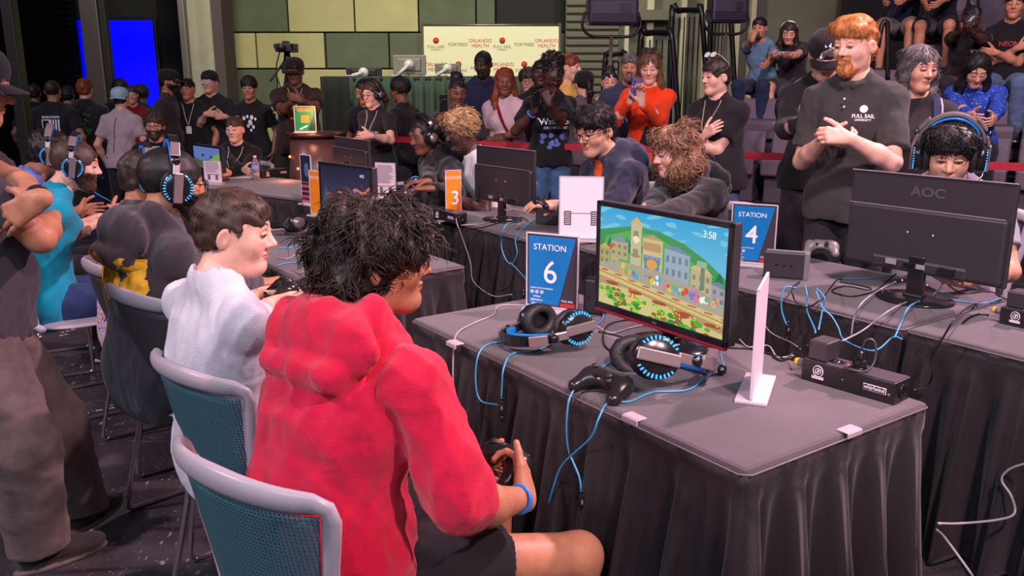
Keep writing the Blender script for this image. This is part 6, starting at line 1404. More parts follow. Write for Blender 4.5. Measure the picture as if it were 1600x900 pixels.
def phone(info, label, hand='R', off=(0, .10, .02), col=(.012, .012, .014), up=(0, -.3, 1), case=None, wide=False):
    a = info['arms'][hand]; T, d, n = a[3], nrm(a[4]), nrm(np.array(a[5], float)); c = T + d * .085 + n * .022
    M = info['M']; y = nrm(d + V3(0, 0, .3)) if not wide else nrm(np.cross(n, d)); z = nrm(-np.array(n) * 1.0); x = nrm(np.cross(y, z)); z = np.cross(x, y)
    q = M.to_3x3(); X, Y_, Z = [(q @ Vector(v)).normalized() for v in (x, y, z)]; t = thing('phone', label, 'phone'); t.matrix_world = Matrix.Translation(M @ Vector(c)) @ Matrix((X, Y_, Z)).transposed().to_4x4() @ Matrix.Scale(info['s'], 4)
    mb = MB(); mb.box((0, .02, 0), (.076, .158, .009), bev=.004); mb.build('phone_case', mat('case_%d_%d' % (int(col[0] * 999), int(col[2] * 999)), col, .35), t)
    mb = MB(); mb.box((0, .02, .005), (.068, .146, .001)); mb.build('phone_screen', mat('phone_glow', (.02, .02, .03), .1, emit=(.35, .45, .6), estr=.7), t)
    mb = MB(); [mb.cyl((.02, .07 - i * .022, -.004), (.02, .07 - i * .022, -.0065), .007, n=10) for i in range(2)]; mb.build('lenses', m_bez, t); return t

# chairs ------------------------------------------------------------------
m_shell = mat('chair_shell', S(176, 168, 176), .35, spec=.5); m_chrome = mat('chair_chrome', S(190, 180, 186), .18, metal=.9)
def mesh_mat(name, col, dens=230., al=.45):
    m = mat(name, col, .5); nt = m.node_tree
    if 'holes' in [n.label for n in nt.nodes]: return m
    N, L = nt.nodes, nt.links; b = N['Principled BSDF']; tc = N.new('ShaderNodeTexCoord'); sx = N.new('ShaderNodeSeparateXYZ'); sx.label = 'holes'; L.new(tc.outputs['Object'], sx.inputs[0]); out = None
    for k in (0, 2):
        a = N.new('ShaderNodeMath'); a.operation = 'MULTIPLY'; L.new(sx.outputs[k], a.inputs[0]); a.inputs[1].default_value = dens * 6.283 / 2
        s = N.new('ShaderNodeMath'); s.operation = 'SINE'; L.new(a.outputs[0], s.inputs[0]); g = N.new('ShaderNodeMath'); g.operation = 'GREATER_THAN'; L.new(s.outputs[0], g.inputs[0]); g.inputs[1].default_value = .15
        if out is None: out = g.outputs[0]
        else: q = N.new('ShaderNodeMath'); q.operation = 'MULTIPLY'; L.new(out, q.inputs[0]); L.new(g.outputs[0], q.inputs[1]); out = q.outputs[0]
    i = N.new('ShaderNodeMath'); i.operation = 'SUBTRACT'; i.inputs[0].default_value = 1.; L.new(out, i.inputs[1]); L.new(i.outputs[0], b.inputs['Alpha']); return m
m_net = mesh_mat('chair_net', S(58, 104, 116)); m_netd = mat('chair_net_dense', S(64, 60, 64), .55, bump=.3, bscale=300)
def back_pt(u, v, o=0.):
    x = u * (.165 + .068 * v ** 1.2); y = -.205 - .085 * v + (.05 * u * u + .035 * u ** 4) * (.4 + .6 * v) - o; z = .46 + .40 * v + .018 * (1 - u * u) * v; return Vector((x, y, z))
def make_chair(label, loc, face, net, grp=None, sc=1.):
    t = thing('mesh_back_chair', label, 'chair', loc, R(face), grp); t.scale = (sc,) * 3
    def shellpatch(name, m, u0, u1, v0, v1, o0, th, nu=20, nv=14, par=t):
        V = []; 
        for o in (o0, o0 + th):
            for j in range(nv + 1):
                for i in range(nu + 1): V.append(back_pt(u0 + (u1 - u0) * i / nu, v0 + (v1 - v0) * j / nv, o))
        K = (nu + 1) * (nv + 1); F = []
        for j in range(nv):
            for i in range(nu): a = j * (nu + 1) + i; F += [(a, a + 1, a + nu + 2, a + nu + 1), (K + a, K + a + nu + 1, K + a + nu + 2, K + a + 1)]
        for i in range(nu): F += [(i + 1, i, K + i, K + i + 1)]; a = nv * (nu + 1) + i; F += [(a, a + 1, K + a + 1, K + a)]
        for j in range(nv): a = j * (nu + 1); F += [(a, a + nu + 1, K + a + nu + 1, K + a)]; b = a + nu; F += [(b + nu + 1, b, K + b, K + b + nu + 1)]
        mb = MB(); mb.add(V, F, 0, True); return mb.build(name, m, par)
    shellpatch('backrest', net, -.93, .93, .02, .93, 0, .0022)
    mb = MB()                                               # rim: wide top rail running down both sides
    path = [back_pt(-1, v) for v in np.linspace(0, .92, 10)] + [back_pt(-.97, .98)] + [back_pt(u, 1.0) for u in np.linspace(-.88, .88, 19)] + [back_pt(.97, .98)] + [back_pt(1, v) for v in np.linspace(.92, 0, 10)]
    n = len(path); vs = []; fs = []
    for i, p in enumerate(path):
        tg = (path[min(i + 1, n - 1)] - path[max(i - 1, 0)]).normalized(); fwd = Vector((0, 1, .15)); fwd = (fwd - tg * fwd.dot(tg)).normalized(); w = fwd.cross(tg)
        topk = min(1, max(0, 1 - abs(i - n / 2) / (n / 2) * 1.25)) ** .5; hw = .013 + .017 * topk; ht = .009 + .008 * topk
        for k in range(10):
            a = 2 * math.pi * k / 10; vs.append(p + w * math.cos(a) * hw + fwd * math.sin(a) * ht)
    fs = [(i * 10 + k, i * 10 + (k + 1) % 10, i * 10 + 10 + (k + 1) % 10, i * 10 + 10 + k) for i in range(n - 1) for k in range(10)] + [tuple(range(9, -1, -1)), tuple((n - 1) * 10 + k for k in range(10))]
    mb.add(vs, fs, 0, True); mb.build('back_frame', m_shell, t)
    P = [elp((0, .02, .452), (.225, .225, .022), .01), elp((0, .21, .440), (.17, .05, .02), .03), elp((0, .02, .495), (.20, .20, .032), .02, op='s'), cap((-.20, -.16, .46), (-.165, -.21, .50), .018, .012, .03), cap((.20, -.16, .46), (.165, -.21, .50), .018, .012, .03)]
    V, F = implicit(P, .010); npmesh('seat', V, F, m_shell, t)
    for s in (-1, 1):
        mb = MB(); mb.tube(smooth_pts([(s * .17, .16, .435), (s * .225, .20, .42), (s * .24, .225, .36), (s * .25, .24, .06), (s * .25, .225, .012), (s * .25, .18, .010), (s * .25, -.20, .010), (s * .25, -.245, .016), (s * .245, -.25, .06), (s * .21, -.19, .36), (s * .185, -.19, .45), (s * .172, -.20, .50)], 5), .0095, 8); mb.build('leg', m_chrome, t)
    mb = MB(); mb.cyl((-.17, .14, .432), (.17, .14, .432), .008); mb.cyl((-.20, -.17, .425), (.20, -.17, .425), .008); mb.build('crossbar', m_chrome, t); return t
def chair_under(info, label, net, turn=0., back=-.07, grp=None, dx=.07):
    M = info['M']; p = M @ Vector((0, -back, 0)); f = math.degrees(info['root'].rotation_euler.z) + turn; return make_chair(label, (p.x + dx, p.y - .03, 0), f, net, grp, info['s'])

WHITE = (.80, .76, .78); BLACK = (.016, .015, .018)
# 1 the player in the red hoodie
red = person('seated person in a crimson hoodie with dark wavy hair, holding a controller', (578, 304), 1.92, -38, sit=True, lean=9, hunch=13, head=(-38, 0, 0), neckf=5, w=1.15, fat=1.20, sk='tan', hair='mop', hc='dark', hw=.90,
             tufts=(5200, .052, .0034, .014, dict(lift=.05, rnd=.24, bend=8, seg=8, keep=lambda C: (C[:, 2] > -.045) & ~((C[:, 1] > .03) & (C[:, 2] < .05)))), shirt='hoodie', sc=S(214, 26, 66), hood=True, folds=.0065, pants='shorts', pc=BLACK, q=0, seed=3, hem=None,
             R_=dict(t=(822, 778, 1.86), dw=(-.10, .65, .55), nw=(-.75, .3, -.1), curl=(48, 45, 30), thumb=(.35, .8, -.2), tc=20, push=.04, pole=(.6, -.3, -.9)),
             L_=dict(t=(738, 735, 2.08), dw=(.75, .1, .35), nw=(.15, -.35, -.6), curl=(30, 50, 40), thumb=(.5, .8, -.2), tc=15, pole=(-.6, -.3, -.8)),
             legs=dict(R=((905, 868, 1.98), (900, 1120, 2.02)), L=((.10, .50, .54), (.10, .48, .09))), eyes=False, shortk=.62)
at_hands(red, 'black game controller held by the player in the crimson hoodie', off=(0, .06, .015), sc=1.1)
c = red['arms']['R']; mb = MB(); T = Vector(c[3]); dd = Vector(nrm(c[3] - c[2])); mb.torus(T - dd * .035, .031, .005, 24, 8, basis(dd.orthogonal(), dd.cross(dd.orthogonal()))); mb.build('wristband', mat('band_blue', S(50, 130, 225), .4), red['root'])
make_chair('pale chair with teal net back, nearest the camera, under the player in crimson', onz(440, 905, .30) * 1.0 * Vector((1, 1, 0)) if False else (red['root'].location.x + .06, red['root'].location.y - .05, 0), -38, m_net)
# 2 the white T-shirt
wht = person('seated person in a plain white t-shirt with short brown hair, seen in profile', (358, 291), 2.36, -44, sit=True, lean=-7, hunch=10, head=(-42, 6, 0), neckf=18, w=1.02, fat=1.06, sk='fair', hair='crop', hc='brown', tufts=(4200, .030, .0016, .003, dict(lift=.30)), hfat=.006,
             shirt='tee', sc=(.62, .62, .68), folds=.0055, pants='shorts', pc=S(120, 110, 96), q=0, seed=11,
             R_=dict(t=(425, 470, 2.85), dw=(.8, .1, .3), nw=(0, -.3, -1)), L_=dict(t=(400, 462, 2.9), dw=(.8, .1, .3), nw=(0, -.3, -1)))
at_hands(wht, 'black game controller held by the player in the white t-shirt')
chair_under(wht, 'pale chair with teal net back under the player in the white t-shirt', m_net, 2)
# 3 black hoodie
blk = person('seated person in a charcoal hoodie with a yellow back print, wearing a glowing headset', (262, 226), 3.05, -44, sit=True, lean=-3, hunch=14, head=(-18, 8, 0), neckf=12, w=1.04, fat=1.04, sk='tan', hair='buzz', hc='black', tufts=(2200, .012, .0012, .004),
             shirt='hoodie', sc=S(58, 52, 60), hood=True, folds=.006, pants='jeans', pc=BLACK, q=0, seed=21, beard=('full', 'black'), R_=dict(t=(425, 455, 3.5), dw=(.8, .3, .1), nw=(0, 0, -1)), L_=dict(t=(405, 455, 3.6), dw=(.8, .3, .1), nw=(0, 0, -1)))
worn(blk, 'grey and black blue-lit headset worn by the player in the charcoal hoodie', sc=1.1)
glasses(blk)
V, F = blk['shirt'][1:]; rg = random.Random(8); polys = []
for i in range(20):
    x = rg.uniform(-.14, .14); y = rg.uniform(-.06, .05); n = 7; r_ = rg.uniform(.012, .034); polys.append([(x + r_ * (1 + .4 * math.sin(3 * a)) * math.cos(a), y + r_ * 1.5 * math.sin(a)) for a in np.linspace(0, 6.28, n, endpoint=False)])
decal(V, F, blk['root'], 'back_print', mat('print_yellow', S(206, 160, 30), .7, var=.3, vscale=30), blk['waist'] + V3(0, -.1, .26), (0, -1, .1), (0, 0, 1), poly=polys)
chair_under(blk, 'pale chair with a grey net back under the player in the charcoal hoodie', m_netd, 0, dx=.15)
# 4 floral shirt
flo = person('seated person in a white shirt with a red and blue swirl pattern, mostly hidden', (222, 232), 3.65, -50, sit=True, lean=-2, hunch=12, head=(-10, 8, 0), sk='tan', hair='crop', hc='dark', shirt='tee', sc=[mat('floral', S(225, 220, 235), .8, color2=S(60, 90, 190), vscale=26)], pants='jeans', pc=S(60, 60, 80), q=1, seed=31, fat=1.1,
             R_=dict(t=(180, 335, 4.2)), L_=dict(t=(175, 335, 4.3)))
nt = MATS['floral'].node_tree; rp = [n for n in nt.nodes if n.type == 'VALTORGB'][0]; rp.color_ramp.interpolation = 'CONSTANT'
for e in list(rp.color_ramp.elements)[1:]: rp.color_ramp.elements.remove(e)
rp.color_ramp.elements[0].position = 0; rp.color_ramp.elements[0].color = (*S(232, 226, 238), 1)
for p_, c_ in ((.42, S(70, 96, 190)), (.47, S(232, 226, 238)), (.54, S(226, 84, 60)), (.58, S(232, 226, 238)), (.63, S(80, 70, 150))): e = rp.color_ramp.elements.new(p_); e.color = (*c_, 1)
worn(flo, 'black and blue headset worn by the person in the swirl-patterned shirt')
chair_under(flo, 'pale chair with a grey net back under the person in the swirl-patterned shirt', m_netd, 0)
# 5 teal
tea = person('seated person in a bright turquoise t-shirt with a shaved neck, wearing a headset', (113, 214), 4.2, -58, sit=True, lean=4, hunch=16, head=(-14, 10, 0), neckf=14, sk='fair', hair='buzz', hc='brown', shirt='tee', sc=S(22, 150, 178), folds=.006, pants='jeans', pc=S(44, 60, 100), q=1, seed=41, beard=('full', 'brown'), w=1.06, fat=1.06,
             R_=dict(t=(147, 350, 4.5), dw=(.7, .4, .2), nw=(0, -.2, -1)), L_=dict(t=(148, 342, 4.65), dw=(.7, .4, .2), nw=(0, -.2, -1)))
worn(tea, 'black headset with a blue ring, worn by the player in the turquoise t-shirt'); at_hands(tea, 'black game controller held by the player in the turquoise t-shirt')
decal(*tea['shirt'][1:], tea['root'], 'sleeve_print', m_lw, tea['chest'] + V3(-.15, -.02, .08), (-.9, -.35, .2), (0, 0, 1), poly=[[(x + .016 * math.cos(a), .018 * math.sin(a) + .008 * math.sin(x * 90)) for a in np.linspace(0, 6.28, 7, endpoint=False)] for x in (-.05, -.01, .03)])
chair_under(tea, 'pale chair with a grey net back under the player in the turquoise t-shirt', m_netd, 4)
# 6 light blue
lbl = person('seated person in a light blue t-shirt behind the turquoise one, wearing a headset', (75, 201), 4.8, -62, sit=True, lean=8, hunch=20, head=(-8, 8, 0), neckf=16, sk='olive', hair='short', hc='black', tufts=(500, .03, .003, .01), shirt='tee', sc=S(96, 120, 190), pants='jeans', pc=BLACK, q=1, seed=51, R_=dict(t=(130, 335, 5.2)), L_=dict(t=(120, 330, 5.3)))
worn(lbl, 'silver and black headset worn by the person in the light blue t-shirt', silver=True); chair_under(lbl, 'pale chair with a grey net back under the person in the light blue t-shirt', m_netd, 0)
# 7 standing on the left
lft = person('standing person in rolled dark trousers with crossed arms, cut by the left edge', (-50, 62), 2.62, -62, lean=-2, hunch=8, head=(-4, 14, 0), neckf=10, w=1.12, fat=1.2, sk='tan', hair='longside', hc='dark', tufts=(900, .07, .003, .012), shirt='tee', sc=S(64, 58, 66), folds=.007, hem=-.10, pants='wide', pc=S(96, 82, 80), shoes=(.03, .024, .022), solec=(.10, .075, .06), q=0, seed=61, jaw=1.05, toe=(25, 40),
             R_=dict(t=(-.04, .25, 1.19), hide=True, pole=(1., .45, -.75)),
             L_=dict(t=(88, 324, 2.36), dw=(-.93, -.05, -.50), nw=(.1, .98, -.15), curl=(10, 16, 12), spread=7, g=1.1, polew=(1, -.25, -.35)),
             legs=dict(R=((38, 700, 2.35), (60, 850, 2.40)), L=((85, 660, 2.70), (125, 790, 2.78))))
capwear(lft, S(34, 32, 38))
A = lft['arms']['L']; dd = Vector(nrm(A[3] - A[2])); mb = MB(); mb.torus(Vector(A[3]) - dd * .03, .032, .0055, 24, 8, basis(dd.orthogonal(), dd.cross(dd.orthogonal()))); mb.build('wristband', m_rail, lft['root'])
# ------------------------------------------------------------------ players on the far side
gls = person('seated person with black-framed glasses in a navy zip hoodie over an orange shirt', (930, 163), 4.85, 118, sit=True, lean=8, hunch=12, head=(14, 14, 0), neckf=14, sk='light', hair='quiff', hc='black', tufts=(1500, .05, .003, .012), shirt='hoodie', sc=S(52, 54, 74), hood=True, folds=.006, pants='jeans', pc=BLACK, q=0, seed=71,
             R_=dict(t=(876, 320, 4.8), dw=(-.9, -.2, .1), nw=(0, .2, -1)), L_=dict(t=(868, 322, 4.68), dw=(-.9, .1, .1), nw=(0, .2, -1)))
glasses(gls, (.008, .008, .008)); at_hands(gls, 'black game controller held by the player with black-framed glasses')
V, F = gls['shirt'][1:]; C_ = gls['chest']; decal(V, F, gls['root'], 'shirt_front', clothmat(S(226, 84, 30)), C_ + V3(-.0, .1, .02), (0, 1, .1), (0, 0, 1), poly=[[(-.008, -.14), (.008, -.14), (.018, .0), (.036, .11), (.03, .16), (-.03, .16), (-.036, .11), (-.018, .0)]], off=.004)
cur = person('seated person with shoulder-length curly brown hair in a black hoodie, seen in profile', (1052, 190), 4.45, 120, sit=True, lean=4, hunch=14, head=(-8, 14, 0), neckf=16, sk='fair', hair='bob', hc='curlbrown', tufts=(2400, .075, .0044, .024, dict(lift=.2, seg=8)), shirt='hoodie', sc=S(46, 42, 46), hood=True, folds=.006, pants='jeans', pc=BLACK, q=0, seed=81, hw=.95,
             R_=dict(t=(1000, 345, 4.1)), L_=dict(t=(985, 350, 4.0)))
V, F = cur['shirt'][1:]; ring = [[(.045 * math.cos(a), .045 * math.sin(a)), (.045 * math.cos(b), .045 * math.sin(b)), (.039 * math.cos(b), .039 * math.sin(b)), (.039 * math.cos(a), .039 * math.sin(a))] for a, b in [(i * .3, i * .3 + .32) for i in range(21)]]
decal(V, F, cur['root'], 'print', m_lw, cur['chest'] + V3(-.02, .1, .0), (-.15, 1, .1), (0, 0, 1), poly=ring); decal(V, F, cur['root'], 'print', m_lw, cur['chest'] + V3(-.02, .1, .0), (-.15, 1, .1), (0, 0, 1), 'B', .05, bold=.001); decal(V, F, cur['root'], 'print', m_lw, cur['chest'] + V3(-.02, .1, -.085), (-.15, 1, .1), (0, 0, 1), 'GAMING', .05, bold=.002)
chair_under(gls, 'pale chair behind the player with black-framed glasses', m_netd); chair_under(cur, 'pale chair behind the curly-haired player', m_netd)
hdp = person('seated person in a headset, face half hidden behind the large monitor', (1490, 190), 3.75, 148, sit=True, lean=14, hunch=16, head=(8, 14, 0), neckf=14, sk='light', hair='quiff', hc='black', hw=1.04, tufts=(2600, .055, .0030, .014), shirt='tee', sc=S(150, 150, 165), folds=.006, pants='jeans', pc=BLACK, q=0, seed=91, w=1.05,
             R_=dict(t=(1460, 420, 3.5)), L_=dict(t=(1530, 430, 3.45)))
worn(hdp, 'silver and blue headset worn by the person half hidden behind the large monitor', sc=1.13, silver=True); chair_under(hdp, 'pale chair behind the large rear-facing monitor', m_netd)
dre = person('seated person in a white t-shirt with short bleached twists, seen in profile', (722, 169), 5.85, 112, sit=True, lean=4, hunch=12, head=(0, 8, 0), neckf=14, sk='dark', hair='cropcurl', hc='blond', tufts=(900, .035, .006, .012, dict(lift=.9)), shirt='tee', sc=(.72, .70, .72), folds=.005, pants='jeans', pc=BLACK, q=1, seed=101, beard=('goatee', 'black'),
             R_=dict(t=(712, 300, 5.6)), L_=dict(t=(702, 303, 5.65)))
whd = person('seated person in a black hoodie with headphones, looking down, beside the white-shirted player', (661, 182), 6.0, 122, sit=True, lean=4, hunch=12, head=(6, 14, 0), neckf=14, sk='brown', hair='pony', hc='black', shirt='hoodie', sc=S(30, 28, 32), hood=True, folds=.006, pants='jeans', pc=BLACK, q=1, seed=111, fat=1.12,
             R_=dict(t=(668, 287, 5.6), dw=(-.9, -.2, 0), nw=(0, 0, -1)), L_=dict(t=(672, 295, 5.45), dw=(-.9, 0, 0), nw=(0, 0, -1)))
worn(whd, 'black headphones worn by the seated person in the black hoodie', plain=True); chair_under(whd, 'pale chair under the person in the black hoodie', m_netd); chair_under(dre, 'pale chair under the player with bleached twists', m_netd)
brd = person('seated bearded person with glasses and long brown hair in a black suit jacket', (240, 175), 7.9, 190, sit=True, head=(0, 2, 0), sk='light', hair='short', hc='brown', hw=1.02, tufts=(600, .05, .004, .006), beard=('full', 'brown'), shirt='jacket', sc=S(24, 22, 24), pants='jeans', pc=BLACK, q=1, seed=121, R_=dict(t=(205, 270, 7.5)), L_=dict(t=(228, 270, 7.5)))
glasses(brd, (.02, .01, .01)); chair_under(brd, 'pale chair under the bearded person in the suit jacket', m_netd)
V, F = brd['shirt'][1:]; decal(V, F, brd['root'], 'shirt_front', clothmat(S(190, 185, 190)), brd['chest'] + V3(0, .1, .06), (0, 1, .1), (0, 0, 1), poly=[[(0, -.10), (.03, .04), (.035, .12), (-.035, .12), (-.03, .04)]], off=.004)
bom = person('seated person with short brown hair in a black bomber jacket', (366, 181), 7.9, 186, sit=True, head=(-10, 2, 0), sk='fair', hair='crop', hc='brown', tufts=(300, .03, .004, .004), shirt='jacket', sc=S(26, 24, 27), pants='jeans', pc=BLACK, q=1, seed=131, R_=dict(t=(385, 268, 7.5)), L_=dict(t=(358, 270, 7.5)))
lanyard(bom, (.5, .45, .5), (.7, .7, .7)); chair_under(bom, 'pale chair under the person in the black bomber jacket', m_netd)
# ------------------------------------------------------------------ standing near the right
gin = person('tall standing person with ginger hair and beard in a charcoal polo shirt, hands clasped', (1341, 24), 4.3, 140, lean=2, hunch=6, head=(-12, 6, 0), neckf=6, w=1.04, sk='fair', hair='quiff', hw=.95, hc='ginger', tufts=(2400, .04, .0016, .005), beard=('chin', 'ginger'), shirt='polo', sc=S(62, 60, 60), folds=.0055, hem=-.12, pants='jeans', pc=S(44, 42, 46), q=0, seed=141,
             R_=dict(t=(1290, 215, 4.20), dw=(.5, -.6, -.1), nw=(.5, .3, .5), curl=(45, 50, 40), pole=(.7, -.6, -.8)), L_=dict(t=(1326, 216, 4.02), dw=(-.9, .05, .12), nw=(-.1, .9, -.3), curl=(42, 46, 34), pole=(-.7, -.8, -.8)))
V, F = gin['shirt'][1:]; O = gin['chest'] + V3(-.075, .1, .06); nn = (-.25, 1, .1)
decal(V, F, gin['root'], 'emblem', m_lw, O + V3(0, 0, .032), nn, (0, 0, 1), poly=[[(.017 * math.cos(a), .017 * math.sin(a)) for a in np.linspace(0, 6.28, 14, endpoint=False)]]); decal(V, F, gin['root'], 'lettering', m_lw, O, nn, (0, 0, 1), 'FULL SAIL', .022, bold=.0006); decal(V, F, gin['root'], 'lettering', m_lw, O + V3(0, 0, -.017), nn, (0, 0, 1), 'UNIVERSITY', .013, bold=.0003)
mb = MB(); [mb.ell((gin['nb'] + gin['fr'] * (.125 + .0 * i) + gin['up1'] * (-.06 - .035 * i)), (.005, .003, .005), 8, 6) for i in range(2)]; mb.build('buttons', m_lw, gin['root'])
cp = person('standing person in a black cap and black long-sleeved top, looking down at a phone', (1294, 50), 5.3, 160, lean=2, hunch=10, head=(6, 34, 0), neckf=14, w=1.08, fat=1.12, sk='fair', hair='crop', hc='grey', shirt='long', sc=BLACK, pants='jeans', pc=S(56, 48, 54), q=1, seed=151, R_=dict(t=(1262, 188, 5.0), dw=(.7, -.2, .1), nw=(0, -.2, .9)), L_=dict(t=(1275, 190, 4.95), dw=(-.5, -.3, .2), nw=(0, -.2, .9)))
capwear(cp, (.008, .008, .009)); phone(cp, 'phone in a dark case held by the person in the black cap')
mb = MB(); Mc = basis((1, 0, 0), (0, -.35, 1))
pl = [(-.030, -.028), (-.022, -.006), (-.010, .008), (-.014, .026), (-.002, .016), (.010, .034), (.012, .014), (.030, .018), (.016, .002), (.020, -.010), (.004, -.006), (-.004, -.020), (-.012, -.012), (-.016, -.028)]
mb.prism([(x * 1.35, y * 1.35) for x, y in pl], 0, .003, M=Matrix(((-1, 0, 0), (0, -.35, .93), (0, .93, .35))), c=(.0, .088, .085)); headpart(cp, mb, 'cap_emblem', m_lw)
gry = person('standing woman with long grey-brown wavy hair and a backpack strap, frowning', (1441, 68), 5.0, 162, lean=2, hunch=6, head=(26, 10, 0), sk='light', hair='long', hc='grey', hw=1.12, tufts=(1800, .07, .004, .014), shirt='tee', sc=S(40, 36, 40), pants='jeans', pc=BLACK, q=1, seed=161, bust=1., cat='person')
V, F = gry['shirt'][1:]; decal(V, F, gry['root'], 'backpack_strap', clothmat(S(44, 50, 78)), gry['chest'] + V3(-.11, .1, .05), (-.3, 1, .2), (0, 0, 1), poly=[[(-.018, -.2), (.018, -.2), (.028, .16), (-.014, .16)]], off=.008); decal(V, F, gry['root'], 'strap_edge', clothmat(S(176, 166, 170)), gry['chest'] + V3(-.135, .1, .05), (-.3, 1, .2), (0, 0, 1), poly=[[(-.005, -.2), (.003, -.2), (.013, .16), (.004, .16)]], off=.010)
sg_ = person('standing person with crossed arms and white sunglasses pushed up on dark hair', (1122, 90), 6.15, 130, lean=0, hunch=6, head=(-14, 4, 0), w=1.12, fat=1.24, bust=1.1, sk='fair', hair='short', hc='dark', tufts=(800, .03, .003, .005), shirt='tee', sc=S(34, 31, 35), hem=-.10, pants='jeans', pc=S(86, 100, 140), q=1, seed=171,
             R_=dict(t=(-.07, .26, 1.22), d=(-.8, .1, .5), n=(0, -1, .1)), L_=dict(t=(.09, .31, 1.17), d=(.9, -.1, .1), n=(0, -1, .1)))
lanyard(sg_, S(170, 150, 110)); g = glasses(sg_, (.8, .78, .8), sun=True); g.matrix_local = sg_['Mlh'] @ Matrix.Translation((0, -.035, .088)) @ Matrix.Rotation(R(35), 4, 'X')
orw = person('standing person with long brown hair in a bright orange top, filming', (1016, 79), 7.35, 172, lean=2, hunch=4, head=(-4, 16, 0), sk='fair', hair='long', hc='chestnut', hw=1.04, tufts=(900, .09, .004, .008), shirt='long', sc=S(230, 62, 18), pants='jeans', pc=BLACK, q=1, seed=181, bust=1.,
             R_=dict(t=(985, 158, 7.05), dw=(.2, -.3, .9), nw=(.3, -.9, 0)), L_=dict(t=(1002, 162, 7.0), dw=(-.1, -.3, .9), nw=(-.3, -.9, 0)))
phone(orw, 'phone in a lilac case held up by the person in the orange top', col=S(120, 100, 170)); g = glasses(orw, (.01, .01, .01), sun=True); g.matrix_local = orw['Mlh'] @ Matrix.Translation((0, -.035, .088)) @ Matrix.Rotation(R(35), 4, 'X')
decal(*orw['shirt'][1:], orw['root'], 'crossbody_bag', clothmat(BLACK), orw['chest'] + V3(-.03, .1, -.16), (0, 1, 0), (0, 0, 1), poly=[[(-.09, -.06), (.06, -.11), (.10, .02), (-.05, .07)]], off=.02)
# ------------------------------------------------------------------ crowd behind the belt
def crowd(label, top, Y, face, **k):
    d = dict(q=2, folds=.005, pants='jeans', pc=(.03, .03, .045), seed=int(top[0])); d.update(k); return person(label, top, Y, face, **d)
gm = crowd('standing person with a grey goatee in a navy t-shirt behind the orange top', (985, 81), 8.0, 176, head=(-6, 4, 0), sk='tan', hair='crop', hc='grey', beard=('goatee', 'grey'), shirt='tee', sc=S(52, 56, 78), w=1.08, fat=1.1)
decal(*gm['shirt'][1:], gm['root'], 'print', m_lw, gm['chest'] + V3(-.0, .1, -.05), (0, 1, 0), (0, 0, 1), 'COAST\n1982', .06)
crowd('girl with dark tied hair in a pale yellow top behind the grey back', (953, 103), 8.9, 178, head=(0, 4, 0), sk='light', hair='bun', hc='black', shirt='tee', sc=S(216, 170, 110))
pc_ = crowd('person in a grey t-shirt and dark cap with a clipped ponytail, seen from behind', (913, 110), 8.2, 10, head=(10, 0, 0), sk='light', hair='pony', hc='black', shirt='tee', sc=S(92, 82, 86), eyes=False); capwear(pc_, (.012, .012, .014))
yl = crowd('young person lit orange from the side in a yellow t-shirt, looking right', (888, 83), 8.9, 215, head=(30, 0, 0), sk='fair', hair='short', hc='auburn', shirt='tee', sc=S(226, 176, 90))
pf = person('standing person with a hair puff and glasses in a black printed t-shirt', (866, 84), 7.15, 196, lean=2, hunch=6, head=(-4, 24, 0), neckf=10, sk='dark', hair='puff', hc='black', tufts=(700, .03, .003, .01), shirt='tee', sc=S(30, 28, 32), pants='jeans', pc=S(70, 100, 140), q=1, seed=201, bust=1.1, hem=-.06,
            R_=dict(t=(836, 172, 6.9), dw=(-.1, -.2, .9), nw=(.5, -.7, 0)), L_=dict(t=(858, 162, 6.85), dw=(-.3, .1, .8), nw=(.2, .9, 0), curl=(45, 40, 30)))
glasses(pf); phone(pf, 'black phone held by the person with the hair puff')
V, F = pf['shirt'][1:]; O = pf['chest'] + V3(0, .1, 0); decal(V, F, pf['root'], 'print', m_lw, O, (0, 1, 0), (0, 0, 1), 'Waterloo', .07, bold=.002); decal(V, F, pf['root'], 'print', m_lw, O + V3(0, 0, -.05), (0, 1, 0), (0, 0, 1), 'ON THE ROAD', .03, bold=.001)
rg = random.Random(2); decal(V, F, pf['root'], 'print', clothmat(S(96, 120, 190)), O + V3(0, 0, -.16), (0, 1, 0), (0, 0, 1), poly=[[(x + r_ * math.cos(a) * (1 + .4 * math.sin(a * 3 + i)), y + r_ * math.sin(a)) for a in np.linspace(0, 6.28, 8, endpoint=False)] for i, (x, y, r_) in enumerate([(rg.uniform(-.1, .1), rg.uniform(-.06, .06), rg.uniform(.012, .03)) for _ in range(14)])])
decal(V, F, pf['root'], 'backpack_strap', clothmat(S(60, 56, 60)), pf['chest'] + V3(-.12, .1, .05), (-.3, 1, .2), (0, 0, 1), poly=[[(-.02, -.2), (.02, -.2), (.03, .16), (-.014, .16)]], off=.008)
mb = MB(); c = pf['arms']['R']; dd = Vector(nrm(c[3] - c[2])); mb.torus(Vector(c[3]) - dd * .05, .034, .007, 20, 8, basis(dd.orthogonal(), dd.cross(dd.orthogonal()))); mb.build('watch', mat('band_blue', S(50, 130, 225), .4), pf['root'])
cg = crowd('young person with dark curly hair and glasses, face lit warm, before the banner', (825, 104), 9.3, 176, sk='light', hair='afro', hc='dark', shirt='tee', sc=S(40, 60, 44)); glasses(cg)
hd_ = crowd('person with a dark headband right behind the hair puff', (845, 92), 8.3, 178, sk='dark', hair='crop', hc='black', shirt='tee', sc=BLACK)
